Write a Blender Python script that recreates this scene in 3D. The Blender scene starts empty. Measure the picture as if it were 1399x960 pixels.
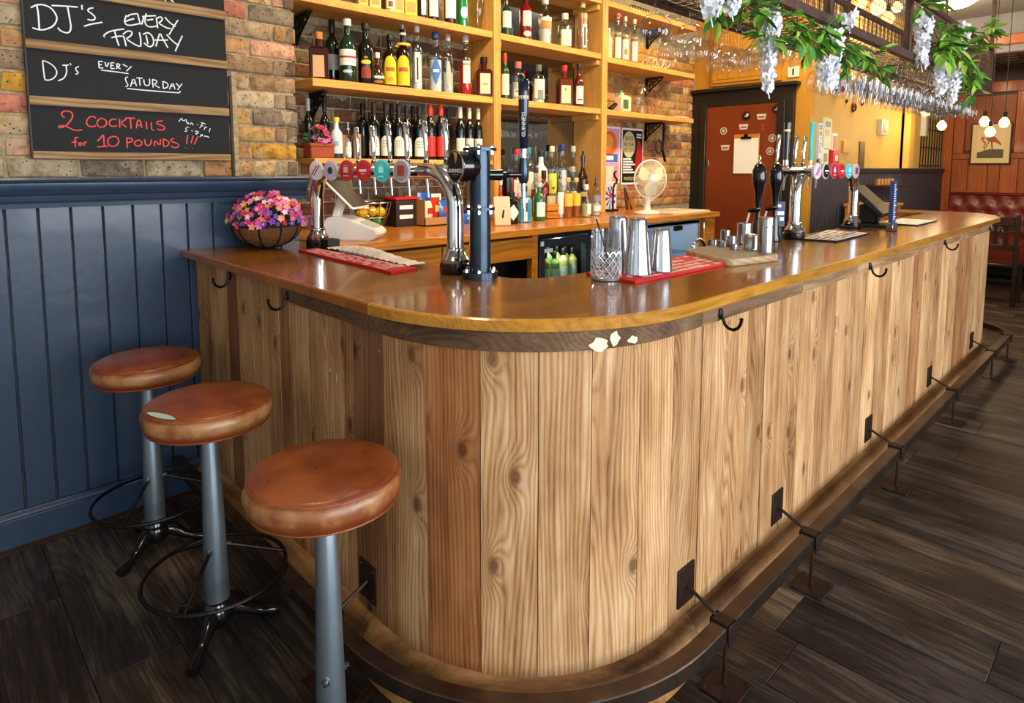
import bpy, bmesh, math, random
from mathutils import Vector, Matrix
sc = bpy.context.scene
COL = sc.collection
PI = math.pi
random.seed(7)
R = random.random
def U(a, b): return a + (b - a) * random.random()

# ---------------------------------------------------------------- camera
cd = bpy.data.cameras.new('camera'); cam = bpy.data.objects.new('camera', cd); COL.objects.link(cam)
cd.sensor_width = 36.0; cd.lens = 865.18 / 1399 * 36.0
cd.shift_x = -0.0043; cd.shift_y = -0.1194; cd.clip_start = 0.02
cam.matrix_world = Matrix(((0.69706, -0.06870, 0.71371, 0), (0.71701, 0.06429, -0.69410, 0),
                           (0.00180, 0.99557, 0.09435, 1.5), (0, 0, 0, 1)))
sc.camera = cam
# ---------------------------------------------------------------- world, daylight, exposure
sc.view_settings.view_transform = 'Standard'; sc.view_settings.look = 'None'
sc.view_settings.gamma = 1.0; sc.view_settings.use_curve_mapping = False
sc.view_settings.exposure = 0.12
w = bpy.data.worlds.new('world'); sc.world = w; w.use_nodes = True
w.node_tree.nodes['Background'].inputs[0].default_value = (0.80, 0.90, 1.0, 1)
w.node_tree.nodes['Background'].inputs[1].default_value = 0.30
def area(name, loc, rot, sx, sy, power, color):
    l = bpy.data.lights.new(name, 'AREA'); l.shape = 'RECTANGLE'; l.size = sx; l.size_y = sy
    l.energy = power; l.color = color
    o = bpy.data.objects.new(name, l); COL.objects.link(o); o.location = loc; o.rotation_euler = rot
    return o
# street windows: on the right of the camera and behind it
for i, yy in enumerate((-0.4, 1.9, 4.2)):
    area('window_daylight', (3.3, yy, 1.75), (0, PI / 2, 0), 2.0, 1.7, 120, (0.90, 0.95, 1.0))
area('window_daylight', (1.0, -2.5, 1.8), (PI / 2, 0, 0), 3.2, 1.9, 14, (0.90, 0.95, 1.0))
def point(name, loc, power, color, r=0.05):
    l = bpy.data.lights.new(name, 'POINT'); l.energy = power; l.color = color; l.shadow_soft_size = r
    o = bpy.data.objects.new(name, l); COL.objects.link(o); o.location = loc
    return o
WARM = (1.0, 0.70, 0.38)

# ---------------------------------------------------------------- material helpers
def lin(h):
    h = h.lstrip('#'); v = [int(h[i:i + 2], 16) / 255 for i in (0, 2, 4)]
    return tuple(((c / 12.92) if c <= 0.04045 else ((c + 0.055) / 1.055) ** 2.4) for c in v) + (1,)
MATS = {}
def newmat(name):
    m = bpy.data.materials.new(name); m.use_nodes = True
    nt = m.node_tree; b = nt.nodes['Principled BSDF']
    MATS[name] = m
    return m, nt, b
def plain(name, col, rough=0.5, metal=0.0, coat=0.0, bump=0.0, bscale=60, emit=0, trans=0.0, ior=1.45, tint=False, vary=0.0):
    if name in MATS: return MATS[name]
    m, nt, b = newmat(name)
    c = lin(col) if isinstance(col, str) else col
    b.inputs['Base Color'].default_value = c
    b.inputs['Roughness'].default_value = rough; b.inputs['Metallic'].default_value = metal
    b.inputs['Coat Weight'].default_value = coat; b.inputs['Coat Roughness'].default_value = 0.08
    b.inputs['Transmission Weight'].default_value = trans; b.inputs['IOR'].default_value = ior
    if emit:
        b.inputs['Emission Color'].default_value = c; b.inputs['Emission Strength'].default_value = emit
    if bump or vary:
        tc = nt.nodes.new('ShaderNodeTexCoord')
        n = nt.nodes.new('ShaderNodeTexNoise'); n.inputs['Scale'].default_value = bscale; n.inputs['Detail'].default_value = 4
        nt.links.new(tc.outputs['Object'], n.inputs['Vector'])
    if bump:
        bp = nt.nodes.new('ShaderNodeBump'); bp.inputs['Strength'].default_value = bump; bp.inputs['Distance'].default_value = 0.01
        nt.links.new(n.outputs['Fac'], bp.inputs['Height']); nt.links.new(bp.outputs['Normal'], b.inputs['Normal'])
    if vary:
        r = nt.nodes.new('ShaderNodeValToRGB')
        r.color_ramp.elements[0].position = 0.3; r.color_ramp.elements[1].position = 0.7
        r.color_ramp.elements[0].color = tuple(x * (1 - vary) for x in c[:3]) + (1,)
        r.color_ramp.elements[1].color = tuple(min(1, x * (1 + vary)) for x in c[:3]) + (1,)
        nt.links.new(n.outputs['Fac'], r.inputs['Fac']); nt.links.new(r.outputs['Color'], b.inputs['Base Color'])
    if tint:
        oi = nt.nodes.new('ShaderNodeObjectInfo'); mx = nt.nodes.new('ShaderNodeMix'); mx.data_type = 'RGBA'; mx.blend_type = 'MULTIPLY'
        mx.inputs[0].default_value = 1; mx.inputs[6].default_value = c
        if vary: nt.links.new(r.outputs['Color'], mx.inputs[6])
        nt.links.new(oi.outputs['Color'], mx.inputs[7]); nt.links.new(mx.outputs[2], b.inputs['Base Color'])
    return m
class N:
    """tiny node wrapper"""
    def __init__(s, nt): s.nt = nt
    def n(s, t, **k):
        x = s.nt.nodes.new(t)
        for a, v in k.items():
            if a.startswith('i_'): x.inputs[a[2:].replace('_', ' ')].default_value = v
            elif a.startswith('p'): x.inputs[int(a[1:])].default_value = v
            else: setattr(x, a, v)
        return x
    def l(s, a, b): s.nt.links.new(a, b)
    def math(s, op, a, b=None):
        x = s.nt.nodes.new('ShaderNodeMath'); x.operation = op
        for i, v in enumerate((a, b)):
            if v is None: continue
            if isinstance(v, (int, float)): x.inputs[i].default_value = v
            else: s.l(v, x.inputs[i])
        return x.outputs[0]
    def ramp(s, fac, stops):
        x = s.nt.nodes.new('ShaderNodeValToRGB'); e = x.color_ramp.elements
        e[0].position = stops[0][0]; e[0].color = stops[0][1]; e[1].position = stops[-1][0]; e[1].color = stops[-1][1]
        for p, c in stops[1:-1]:
            q = e.new(p); q.color = c
        s.l(fac, x.inputs[0]); return x.outputs[0]
    def mix(s, fac, a, b, mode='MIX'):
        x = s.nt.nodes.new('ShaderNodeMix'); x.data_type = 'RGBA'; x.blend_type = mode
        for i, v in ((0, fac), (6, a), (7, b)):
            if isinstance(v, (int, float, tuple)): x.inputs[i].default_value = v
            else: s.l(v, x.inputs[i])
        return x.outputs[2]
def wood(name, dark, mid, light, axis='z', rough=0.55, coat=0.0, K=75.0, amp=3.0, knots=0.0, bump=0.25, spec=0.3, tint=True, line=0.34, fib=0.5, blot=0.55, cr=0.1, streak=0.35):
    """procedural timber: grain lines along `axis` that wander into cathedral figures, fine fibres, blotches, optional knots"""
    m, nt, b = newmat(name); g = N(nt)
    tc = g.n('ShaderNodeTexCoord'); oi = g.n('ShaderNodeObjectInfo')
    off = g.math('MULTIPLY', oi.outputs['Random'], 37.0)
    cb = g.n('ShaderNodeCombineXYZ'); g.l(off, cb.inputs[0]); g.l(off, cb.inputs[1]); g.l(off, cb.inputs[2])
    ad = g.n('ShaderNodeVectorMath', operation='ADD'); g.l(tc.outputs['Object'], ad.inputs[0]); g.l(cb.outputs[0], ad.inputs[1])
    def mp(along, across):
        s = [across] * 3; s['xyz'.index(axis)] = along
        q = g.n('ShaderNodeMapping'); q.inputs['Scale'].default_value = s; g.l(ad.outputs[0], q.inputs[0]); return q.outputs[0]
    dv = g.n('ShaderNodeVectorMath', operation='DOT_PRODUCT'); d = [1.0, 0.55, 0.55]; d['xyz'.index(axis)] = 0.0
    if axis == 'x': d = [0, 1.0, 0.55]
    g.l(tc.outputs['Object'], dv.inputs[0]); dv.inputs[1].default_value = d
    big = g.n('ShaderNodeTexNoise', i_Scale=1.0, i_Detail=2.5, i_Roughness=0.5); g.l(mp(0.8, 5.0), big.inputs['Vector'])
    am = g.math('ADD', amp * .6, g.math('MULTIPLY', oi.outputs['Random'], amp * 1.6))
    v = g.math('ADD', g.math('MULTIPLY', dv.outputs['Value'], K), g.math('MULTIPLY', big.outputs['Fac'], am))
    if knots:
        vo = g.n('ShaderNodeTexVoronoi', i_Scale=1.0, i_Randomness=1.0, voronoi_dimensions='2D')
        kx = g.n('ShaderNodeCombineXYZ'); sx = g.n('ShaderNodeSeparateXYZ'); g.l(tc.outputs['Object'], sx.inputs[0])
        g.l(g.math('ADD', g.math('MULTIPLY', sx.outputs[0], 4.6), off), kx.inputs[0]); g.l(g.math('ADD', g.math('MULTIPLY', sx.outputs['xyz'.index(axis)], 2.5), off), kx.inputs[1])
        g.l(kx.outputs[0], vo.inputs['Vector'])
        sep = g.n('ShaderNodeSeparateColor'); g.l(vo.outputs['Color'], sep.inputs[0])
        on = g.math('GREATER_THAN', sep.outputs[0], 0.5)
        kd = vo.outputs['Distance']
        near = g.math('MAXIMUM', g.math('SUBTRACT', 1.0, g.math('MULTIPLY', kd, 3.4)), 0.0)
        v = g.math('ADD', v, g.math('MULTIPLY', g.math('MULTIPLY', g.math('POWER', near, 2.0), 5.0), on))
    rings = g.math('POWER', g.math('MULTIPLY', g.math('PINGPONG', v, 0.5), 2.0), 0.6)
    fi = g.n('ShaderNodeTexNoise', i_Scale=1.0, i_Detail=4.0, i_Roughness=0.75); g.l(mp(6, 330), fi.inputs['Vector'])
    bl = g.n('ShaderNodeTexNoise', i_Scale=1.0, i_Detail=4.0, i_Roughness=0.6); g.l(mp(2.2, 7.0), bl.inputs['Vector'])
    f = g.math('ADD', g.math('MULTIPLY', rings, line), g.math('MULTIPLY', fi.outputs['Fac'], fib))
    f = g.math('ADD', f, g.math('MULTIPLY', g.math('SUBTRACT', bl.outputs['Fac'], 0.5), blot))
    st = g.n('ShaderNodeTexNoise', i_Scale=1.0, i_Detail=3.0, i_Roughness=0.6); g.l(mp(1.1, 38), st.inputs['Vector'])
    f = g.math('ADD', f, g.math('MULTIPLY', g.math('SUBTRACT', st.outputs['Fac'], 0.5), streak))
    c = g.ramp(f, [(0.08, lin(dark)), (0.38, lin(mid)), (0.72, lin(light))])
    if knots:
        core = g.ramp(kd, [(0.0, (1, 1, 1, 1)), (0.035, (1, 1, 1, 1)), (0.085, (0, 0, 0, 1))])
        cm = g.math('MULTIPLY', g.math('MULTIPLY', core, knots), on); c = g.mix(cm, c, lin('54351f'))
        halo = g.math('MULTIPLY', g.math('MULTIPLY', g.math('POWER', near, 1.5), 0.35), on); c = g.mix(halo, c, lin('8a5c38'))
    if tint: c = g.mix(1.0, c, oi.outputs['Color'], 'MULTIPLY')
    g.l(c, b.inputs['Base Color'])
    b.inputs['Roughness'].default_value = rough; b.inputs['Coat Weight'].default_value = coat
    b.inputs['Coat Roughness'].default_value = cr; b.inputs['Specular IOR Level'].default_value = spec
    if bump:
        bp = g.n('ShaderNodeBump', i_Strength=bump, i_Distance=0.004)
        g.l(f, bp.inputs['Height']); g.l(bp.outputs[0], b.inputs['Normal'])
    return m
def glassy(name, tint='ffffff', body=0.03, rough=0.02):
    """thin clear glass: tinted see-through plus fresnel reflection"""
    if name in MATS: return MATS[name]
    m, nt, b = newmat(name); g = N(nt)
    nt.nodes.remove(b); out = nt.nodes['Material Output']
    t = g.n('ShaderNodeBsdfTransparent'); t.inputs[0].default_value = lin(tint)
    gl = g.n('ShaderNodeBsdfGlossy'); gl.inputs['Roughness'].default_value = rough
    lw = g.n('ShaderNodeLayerWeight'); lw.inputs[0].default_value = 0.35
    f = g.math('ADD', g.math('MULTIPLY', g.math('POWER', lw.outputs['Facing'], 2.0), 0.75), body)
    mx = g.n('ShaderNodeMixShader'); g.l(f, mx.inputs[0]); g.l(t.outputs[0], mx.inputs[1]); g.l(gl.outputs[0], mx.inputs[2])
    g.l(mx.outputs[0], out.inputs[0])
    return m

# ---------------------------------------------------------------- mesh helpers
def world_of(p):
    v = Vector((0, 0, 0))
    while p is not None:
        v = v + Vector(p.location); p = p.parent
    return v
def obj(name, bm, m, parent=None, loc=None, rz=0.0, color=None, smooth=40, label=None, rot=None):
    """link a bmesh as ONE object. loc is in world terms; parents are never rotated unless built locally (loc=None)"""
    if isinstance(bm, bmesh.types.BMesh):
        me = bpy.data.meshes.new(name)
        if smooth:
            for f in bm.faces: f.smooth = True
        bm.normal_update(); bm.to_mesh(me); bm.free()
        if smooth: me.set_sharp_from_angle(angle=math.radians(smooth))
        if m is not None: me.materials.append(m)
    else: me = bm
    o = bpy.data.objects.new(name, me); COL.objects.link(o)
    if parent is not None: o.parent = parent
    if loc is not None:
        o.location = Vector(loc) - (world_of(parent) if parent is not None else Vector((0, 0, 0)))
    if rot is not None: o.rotation_euler = rot
    elif rz: o.rotation_euler = (0, 0, rz)
    if color is not None: o.color = (color[0], color[1], color[2], 1)
    if label: o['label'] = label
    return o
def thing(name, label, cat, loc=(0, 0, 0), rz=0.0, group=None, rot=None):
    o = bpy.data.objects.new(name, None); o.empty_display_size = 0.05; COL.objects.link(o)
    o.location = loc; o.rotation_euler = rot if rot else (0, 0, rz)
    return tag(o, label, cat, group)
def tag(o, label, cat, group=None):
    o['label'] = label; o['category'] = cat
    if group: o['group'] = group
    return o
def struct(o): o['kind'] = 'structure'; return o
def stuff(o): o['kind'] = 'stuff'; return o
def dup(root, loc, rz=None, label=None, group=None, color=None):
    def cp(o, par):
        c = o.copy(); COL.objects.link(c); c.parent = par
        for ch in list(o.children): cp(ch, c)
        return c
    r = cp(root, root.parent); r.location = loc
    if rz is not None: r.rotation_euler = (0, 0, rz)
    if label: r['label'] = label
    if group: r['group'] = group
    return r
def BM(): return bmesh.new()
def box(bm, x0, x1, y0, y1, z0, z1, bev=0.0):
    vs = [bm.verts.new(p) for p in ((x0, y0, z0), (x1, y0, z0), (x1, y1, z0), (x0, y1, z0), (x0, y0, z1), (x1, y0, z1), (x1, y1, z1), (x0, y1, z1))]
    fs = [bm.faces.new([vs[i] for i in q]) for q in ((0, 3, 2, 1), (4, 5, 6, 7), (0, 1, 5, 4), (1, 2, 6, 5), (2, 3, 7, 6), (3, 0, 4, 7))]
    if bev:
        es = set()
        for f in fs:
            for e in f.edges: es.add(e)
        bmesh.ops.bevel(bm, geom=list(es), offset=bev, segments=1, affect='EDGES', profile=0.5)
    return bm
def lathe(bm, prof, seg=24, c=(0, 0, 0), M=None):
    rings = []
    for r, z in prof:
        if r < 1e-6: rings.append([bm.verts.new((c[0], c[1], c[2] + z))])
        else: rings.append([bm.verts.new((c[0] + r * math.cos(2 * PI * k / seg), c[1] + r * math.sin(2 * PI * k / seg), c[2] + z)) for k in range(seg)])
    new = [v for rg in rings for v in rg]
    for a, b in zip(rings, rings[1:]):
        for k in range(seg):
            k2 = (k + 1) % seg
            if len(a) == 1 and len(b) == 1: continue
            if len(a) == 1: bm.faces.new((a[0], b[k2], b[k]))
            elif len(b) == 1: bm.faces.new((a[k], a[k2], b[0]))
            else: bm.faces.new((a[k], a[k2], b[k2], b[k]))
    if M is not None: bmesh.ops.transform(bm, matrix=M, verts=new)
    return bm
def tube(bm, pts, r, seg=8, closed=False, caps=True):
    pts = [Vector(p) for p in pts]; n = len(pts); rings = []
    up = Vector((0, 0, 1)); prev = None
    for i, p in enumerate(pts):
        if closed: t = pts[(i + 1) % n] - pts[i - 1]
        else: t = pts[min(i + 1, n - 1)] - pts[max(i - 1, 0)]
        t.normalize()
        if prev is None:
            a = t.cross(up)
            if a.length < 1e-3: a = t.cross(Vector((1, 0, 0)))
        else:
            a = prev - t * prev.dot(t)
            if a.length < 1e-4: a = t.cross(up)
        a.normalize(); prev = a; b = t.cross(a)
        rr = r[i] if isinstance(r, (list, tuple)) else r
        rings.append([bm.verts.new(p + (a * math.cos(2 * PI * k / seg) + b * math.sin(2 * PI * k / seg)) * rr) for k in range(seg)])
    m = n if closed else n - 1
    for i in range(m):
        A, B_ = rings[i], rings[(i + 1) % n]
        for k in range(seg): bm.faces.new((A[k], B_[k], B_[(k + 1) % seg], A[(k + 1) % seg]))
    if caps and not closed:
        bm.faces.new(rings[0]); bm.faces.new(rings[-1][::-1])
    return bm
def prism(bm, poly, z0, z1):
    """poly: ccw (x,y)"""
    a = [bm.verts.new((p[0], p[1], z0)) for p in poly]; b = [bm.verts.new((p[0], p[1], z1)) for p in poly]
    bm.faces.new(a[::-1]); bm.faces.new(b)
    n = len(poly)
    for i in range(n): bm.faces.new((a[i], a[(i + 1) % n], b[(i + 1) % n], b[i]))
    return bm
def xform(bm, M): bmesh.ops.transform(bm, matrix=M, verts=bm.verts); return bm
T = Matrix.Translation
def RX(a): return Matrix.Rotation(a, 4, 'X')
def RY(a): return Matrix.Rotation(a, 4, 'Y')
def RZ(a): return Matrix.Rotation(a, 4, 'Z')
def text_bm(s, size, depth=0.001, align='CENTER'):
    cu = bpy.data.curves.new('t', 'FONT'); cu.body = s; cu.size = size; cu.extrude = depth / 2
    cu.align_x = align; cu.align_y = 'CENTER'; cu.resolution_u = 2
    o = bpy.data.objects.new('t', cu); COL.objects.link(o)
    dg = bpy.context.evaluated_depsgraph_get(); dg.update()
    me = bpy.data.meshes.new_from_object(o.evaluated_get(dg))
    bm = BM(); bm.from_mesh(me)
    bpy.data.objects.remove(o); bpy.data.curves.remove(cu); bpy.data.meshes.remove(me)
    return bm
# orientation that lays local (x right, y up, z out) on a wall facing +X, -Y or any yaw
def facing(yaw):
    """local z -> horizontal direction yaw (0=+X), local y -> up"""
    n = Vector((math.cos(yaw), math.sin(yaw), 0)); up = Vector((0, 0, 1)); rt = up.cross(n)
    return Matrix(((rt.x, up.x, n.x, 0), (rt.y, up.y, n.y, 0), (rt.z, up.z, n.z, 0), (0, 0, 0, 1)))

# ---------------------------------------------------------------- materials
wood('floor_wood', '15110f', '322b26', '6a5f55', axis='x', rough=0.46, K=40, amp=14, bump=0.3, line=.14, fib=.6, blot=1.0, streak=.6)
wood('bar_pine', '6c4526', 'b88b5c', 'e6c79c', axis='z', rough=0.62, K=75, amp=13, knots=0.85, bump=0.3, line=.24, fib=.46, blot=.75, streak=.5)
wood('skirt_pine', '5e3d22', 'a57a4c', 'd8b482', axis='x', rough=0.45, K=20, amp=3, bump=0.2, line=.08, blot=1.1)
wood('band_wood', '4a3626', '80654a', 'b09a7c', axis='x', rough=0.75, K=60, amp=10, bump=0.4, line=.14, blot=.8)
wood('counter_oak', '5c370d', '8a5313', 'b27820', axis='y', rough=0.2, coat=0.25, K=40, amp=12, bump=0.03, tint=False, line=.12, cr=.06, blot=.8)
wood('counter_edge', '8a5414', 'c28a30', 'dcae54', axis='y', rough=0.3, coat=0.4, K=50, amp=8, bump=0.05, line=.12)
wood('shelf_pine', 'b5792f', 'd6a250', 'efc77c', axis='y', rough=0.5, K=60, amp=10, bump=0.05, line=.15)
wood('shelf_pine_up', 'a8712e', 'cd9a4e', 'e6bd76', axis='z', rough=0.5, K=60, amp=10, bump=0.05, line=.15)
wood('strip_wood', '4f3b28', '806242', 'a98f6c', axis='y', rough=0.8, K=80, amp=6, bump=0.2)
wood('panel_wood', '5c2409', '8e4216', 'b0602a', axis='z', rough=0.45, coat=0.1, K=50, amp=6, bump=0.08)
wood('dark_wood', '120a07', '24160e', '3c2617', axis='z', rough=0.4, K=60, amp=4, bump=0.05)
wood('board_wood', '7d6445', 'a88c68', 'c4ab86', axis='y', rough=0.6, K=60, amp=6, bump=0.1)
wood('honey_wood', '94500f', 'c07522', 'd88f38', axis='y', rough=0.3, coat=0.3, K=45, amp=4, bump=0.03)
def brickmat():
    m, nt, b = newmat('brick'); g = N(nt)
    tc = g.n('ShaderNodeTexCoord'); oi = g.n('ShaderNodeObjectInfo')
    ad = g.n('ShaderNodeVectorMath', operation='ADD'); g.l(tc.outputs['Object'], ad.inputs[0])
    cb = g.n('ShaderNodeCombineXYZ'); o = g.math('MULTIPLY', oi.outputs['Random'], 50.0); g.l(o, cb.inputs[0]); g.l(o, cb.inputs[1]); g.l(cb.outputs[0], ad.inputs[1])
    n1 = g.n('ShaderNodeTexNoise', i_Scale=22.0, i_Detail=6.0, i_Roughness=0.65); g.l(ad.outputs[0], n1.inputs['Vector'])
    n2 = g.n('ShaderNodeTexNoise', i_Scale=9.0, i_Detail=3.0); g.l(ad.outputs[0], n2.inputs['Vector'])
    vo = g.n('ShaderNodeTexVoronoi', i_Scale=55.0); g.l(ad.outputs[0], vo.inputs['Vector'])
    pits = g.ramp(vo.outputs['Distance'], [(0.0, (0, 0, 0, 1)), (0.12, (0.1, 0.1, 0.1, 1)), (0.2, (1, 1, 1, 1))])
    c = g.ramp(n1.outputs['Fac'], [(0.25, lin('6b5946')), (0.48, lin('d8cdbd')), (0.75, lin('ffffff'))])
    c = g.mix(1.0, c, oi.outputs['Color'], 'MULTIPLY')
    c = g.mix(g.math('MULTIPLY', g.math('GREATER_THAN', n2.outputs['Fac'], 0.58), 0.45), c, lin('b9a385'))
    c = g.mix(1.0, c, pits, 'MULTIPLY')
    g.l(c, b.inputs['Base Color']); b.inputs['Roughness'].default_value = 0.9
    bp = g.n('ShaderNodeBump', i_Strength=0.8, i_Distance=0.006); g.l(g.math('ADD', n1.outputs['Fac'], g.math('MULTIPLY', pits, 0.4)), bp.inputs['Height']); g.l(bp.outputs[0], b.inputs['Normal'])
    return m
brickmat()
plain('mortar', 'a08f70', 0.95, bump=0.8, bscale=40, vary=0.3)
plain('blue_paint', '283950', 0.34, coat=0.15, bump=0.08, bscale=25, vary=0.12)
plain('blue_dark', '262c36', 0.5)
plain('yellow_paint', 'c49e50', 0.6, vary=0.05, bscale=3)
plain('ochre_paint', 'cc9030', 0.45)
plain('ceiling_grey', '7d7e82', 0.8)
plain('white_paint', 'd9d6cc', 0.7)
plain('black_gloss', '0c0c0e', 0.15, coat=0.4)
plain('black_matt', '101012', 0.5)
plain('black_iron', '141210', 0.42, metal=0.5, bump=0.2, bscale=80)
plain('rail_steel', '5a4a40', 0.3, metal=0.85, vary=0.35, bscale=12)
plain('chrome', 'e0e0e0', 0.07, metal=1.0)
plain('steel', 'a9a9a9', 0.24, metal=1.0, bump=0.05, bscale=120)
plain('pole_steel', '7c8890', 0.38, metal=0.75, vary=0.12, bscale=9)
plain('gun_steel', '3b4854', 0.28, metal=0.85, vary=0.15, bscale=14)
plain('white_plastic', 'e9e6dc', 0.35); plain('grey_plastic', 'b9b7b0', 0.4)
plain('tint', 'ffffff', 0.45, tint=True); plain('tint_gloss', 'ffffff', 0.12, coat=0.3, tint=True)
plain('paper', 'f3eee0', 0.7); plain('print_dark', '1c1a1c', 0.6); plain('red_mat', 'c4151d', 0.55)
plain('chalk_white', 'e2e6ee', 0.9); plain('chalk_red', 'e0524f', 0.9)
plain('slate', '0c0e12', 0.75, vary=0.2, bscale=4)
plain('door_brown', '7a3413', 0.4, vary=0.12, bscale=3)
plain('rack_iron', '5a4236', 0.6, metal=0.4, vary=0.3, bscale=20)
plain('rust', '33231c', 0.5, metal=0.5, vary=0.3, bscale=20)

# ---------------------------------------------------------------- floor: planks laid across the room
fl = BM(); box(fl, -4.2, 3.4, -2.6, 12.2, -0.06, -0.004)
floor = struct(obj('floor', fl, plain('underfloor', '15110e', 0.9)))
PW = 0.2357
fc = [(1, 1, 1), (0.75, 0.78, 0.85), (1.25, 1.12, 0.98), (1.5, 1.3, 1.05), (0.6, 0.6, 0.62), (1.1, 1.0, 1.0), (0.9, 0.72, 0.62)]
row = 0; y = -1.1; random.seed(3)
while y < 11.3:
    x = -3.07 - U(0, 0.9)
    if 1.5 < y < 5.9: xe0 = -1.05
    else: xe0 = -3.07
    xr = 0.35 if y < 0.6 else (1.6 if y < 4 else 1.0 + y * 0.12)
    while x < xr:
        ln = 1.22; x1 = x + ln
        a, b_ = max(x, xe0 if y > 1.0 else -3.07), min(x1, xr)
        if b_ - a > 0.05:
            bm = BM(); hw = PW / 2 - 0.0012
            box(bm, -(b_ - a) / 2 + 0.001, (b_ - a) / 2 - 0.001, -hw, hw, -0.012, 0, 0.0012)
            k = random.choice(fc); s = U(0.8, 1.15); warm = 1.0
            obj('floor_plank', bm, MATS['floor_wood'], floor, ((a + b_) / 2, y + PW / 2, U(-0.0005, 0.0)), color=(k[0] * s, k[1] * s, k[2] * s))
        x = x1
    y += PW
# ---------------------------------------------------------------- wall_left: brick chimney breast over painted boards
XW = -3.09; YE = 1.46
bm = BM(); box(bm, -3.75, XW - 0.012, -2.6, YE - 0.012, 0, 3.35)
wall_left = struct(obj('wall_left', bm, MATS['mortar']))
BC = [lin('c9a46c'), lin('b98f62'), lin('d1a18a'), lin('c47f6c'), lin('a8927a'), lin('c99a3a'), lin('a38668'), lin('b9ab92'), lin('8e8272'), lin('d3b78d')]
BR = [lin('e0ac5c'), lin('c8905a'), lin('dca44c'), lin('a87a52'), lin('ecc070'), lin('cc8450'), lin('d8b070')]
BG = [lin('8b7a66'), lin('77675a'), lin('9a8468'), lin('6e5b4a'), lin('8a5d42')]  # dim palette: the left bay's shade is put into the brick colour
def brick_bm(l, h, d, seed):
    rr = random.Random(seed); b = BM(); box(b, -d, 0, -l / 2, l / 2, -h / 2, h / 2, min(0.006, h * .1))
    for v in b.verts:
        v.co += Vector((rr.uniform(-.002, .002), rr.uniform(-.003, .003), rr.uniform(-.0025, .0025)))
    return b
def mesh_of(bm, name, m, smooth=50):
    me = bpy.data.meshes.new(name)
    for f in bm.faces: f.smooth = True
    bm.to_mesh(me); bm.free(); me.set_sharp_from_angle(angle=math.radians(smooth)); me.materials.append(m); return me
bmesh_s = [mesh_of(brick_bm(0.225, 0.072, 0.05, i), 'brick', MATS['brick']) for i in range(4)]
bmesh_h = [mesh_of(brick_bm(0.105, 0.072, 0.05, 9 + i), 'brick', MATS['brick']) for i in range(3)]
def lay(parent, x, y0, y1, z0, z1, pal, end_flush=True, dx=0.006):
    z = z0; c = 0
    while z < z1:
        yy = y1 - (0 if c % 2 else -0.0); c += 1
        pat = random.choice(['SH', 'HS', 'SS'])[c % 2:] or 'S'
        first = True
        while yy > y0:
            s = (('H' if c % 2 else 'S') if first else random.choice('SSSH')); first = False
            l = 0.225 if s == 'S' else 0.105
            me = random.choice(bmesh_s if s == 'S' else bmesh_h)
            kk = random.choice(pal); s2 = U(0.9, 1.25) if pal is BC else U(0.8, 1.15)
            ye = yy + (U(-0.012, 0.004) if yy == y1 else 0)
            obj('brick', me, None, parent, (x + U(-dx, dx * .5), ye - l / 2, z + 0.037), color=(kk[0] * s2, kk[1] * s2, kk[2] * s2))
            yy -= l + 0.01
        z += 0.082
random.seed(11)
lay(wall_left, XW, -0.05, YE, 1.464, 2.72, BC)
b = BM(); box(b, 0, .012, 1.128, 1.140, 1.465, 1.93, .002); obj('chase_strip', b, plain('chase_dark', '3a2c20', .7), wall_left, (XW, 0, 0))  # raised dark strip stands in for the dark of a vertical recess
b = BM(); box(b, 0, .007, 1.142, 1.165, 1.465, 1.95, .002); obj('plaster_strip', b, MATS['mortar'], wall_left, (XW, 0, 0))
# side face of the chimney breast beside the shelves
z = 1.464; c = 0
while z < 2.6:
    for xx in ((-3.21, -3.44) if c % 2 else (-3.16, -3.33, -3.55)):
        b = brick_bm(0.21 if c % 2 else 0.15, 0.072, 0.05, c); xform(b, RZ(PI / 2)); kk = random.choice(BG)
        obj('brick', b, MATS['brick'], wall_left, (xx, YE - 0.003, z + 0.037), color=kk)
    z += 0.082; c += 1
# painted wainscot boards, rail and skirting
bs = [0.2792, 0.3821, 0.4889, 0.5996, 0.7091, 0.818, 0.9236, 1.0335, 1.1393, 1.25, 1.355, 1.455]
bs = [bs[0] - 0.107 * k for k in range(12, 0, -1)] + bs
for a, b_ in zip(bs, bs[1:]):
    bm = BM(); wv = b_ - a - 0.0025
    box(bm, -0.02, 0, -wv / 2, wv / 2, 0.14, 1.355, 0.0045)
    obj('wainscot_board', bm, MATS['blue_paint'], wall_left, (XW + 0.006 + U(-.0006, .0006), (a + b_) / 2, 0))
prof = [(0, 1.345), (0.014, 1.345), (0.016, 1.362), (0.012, 1.366), (0.018, 1.372), (0.022, 1.388), (0.02, 1.392), (0.03, 1.398), (0.042, 1.418), (0.046, 1.436), (0.046, 1.442), (0.054, 1.446), (0.058, 1.455), (0.054, 1.463), (0, 1.463)]
def moulding(name, prof, x, y0, y1, m, parent):
    b = BM(); A = [b.verts.new((p[0], y0, p[1])) for p in prof]; Z = [b.verts.new((p[0], y1, p[1])) for p in prof]; n = len(prof)
    for i in range(n): b.faces.new((A[i], A[(i + 1) % n], Z[(i + 1) % n], Z[i]))
    b.faces.new(A[::-1]); b.faces.new(Z)
    bmesh.ops.recalc_face_normals(b, faces=b.faces)
    return obj(name, b, m, parent, (x, 0, 0), smooth=25)
moulding('dado_rail', prof, XW, -2.5, YE + 0.03, MATS['blue_paint'], wall_left)
sk = [(0, 0), (0.03, 0), (0.03, 0.125), (0.026, 0.13), (0.03, 0.136), (0.026, 0.146), (0.018, 0.155), (0, 0.158)]
struct(moulding('baseboard_left', sk, XW, -2.5, 0.95, MATS['blue_paint'], None))
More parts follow.
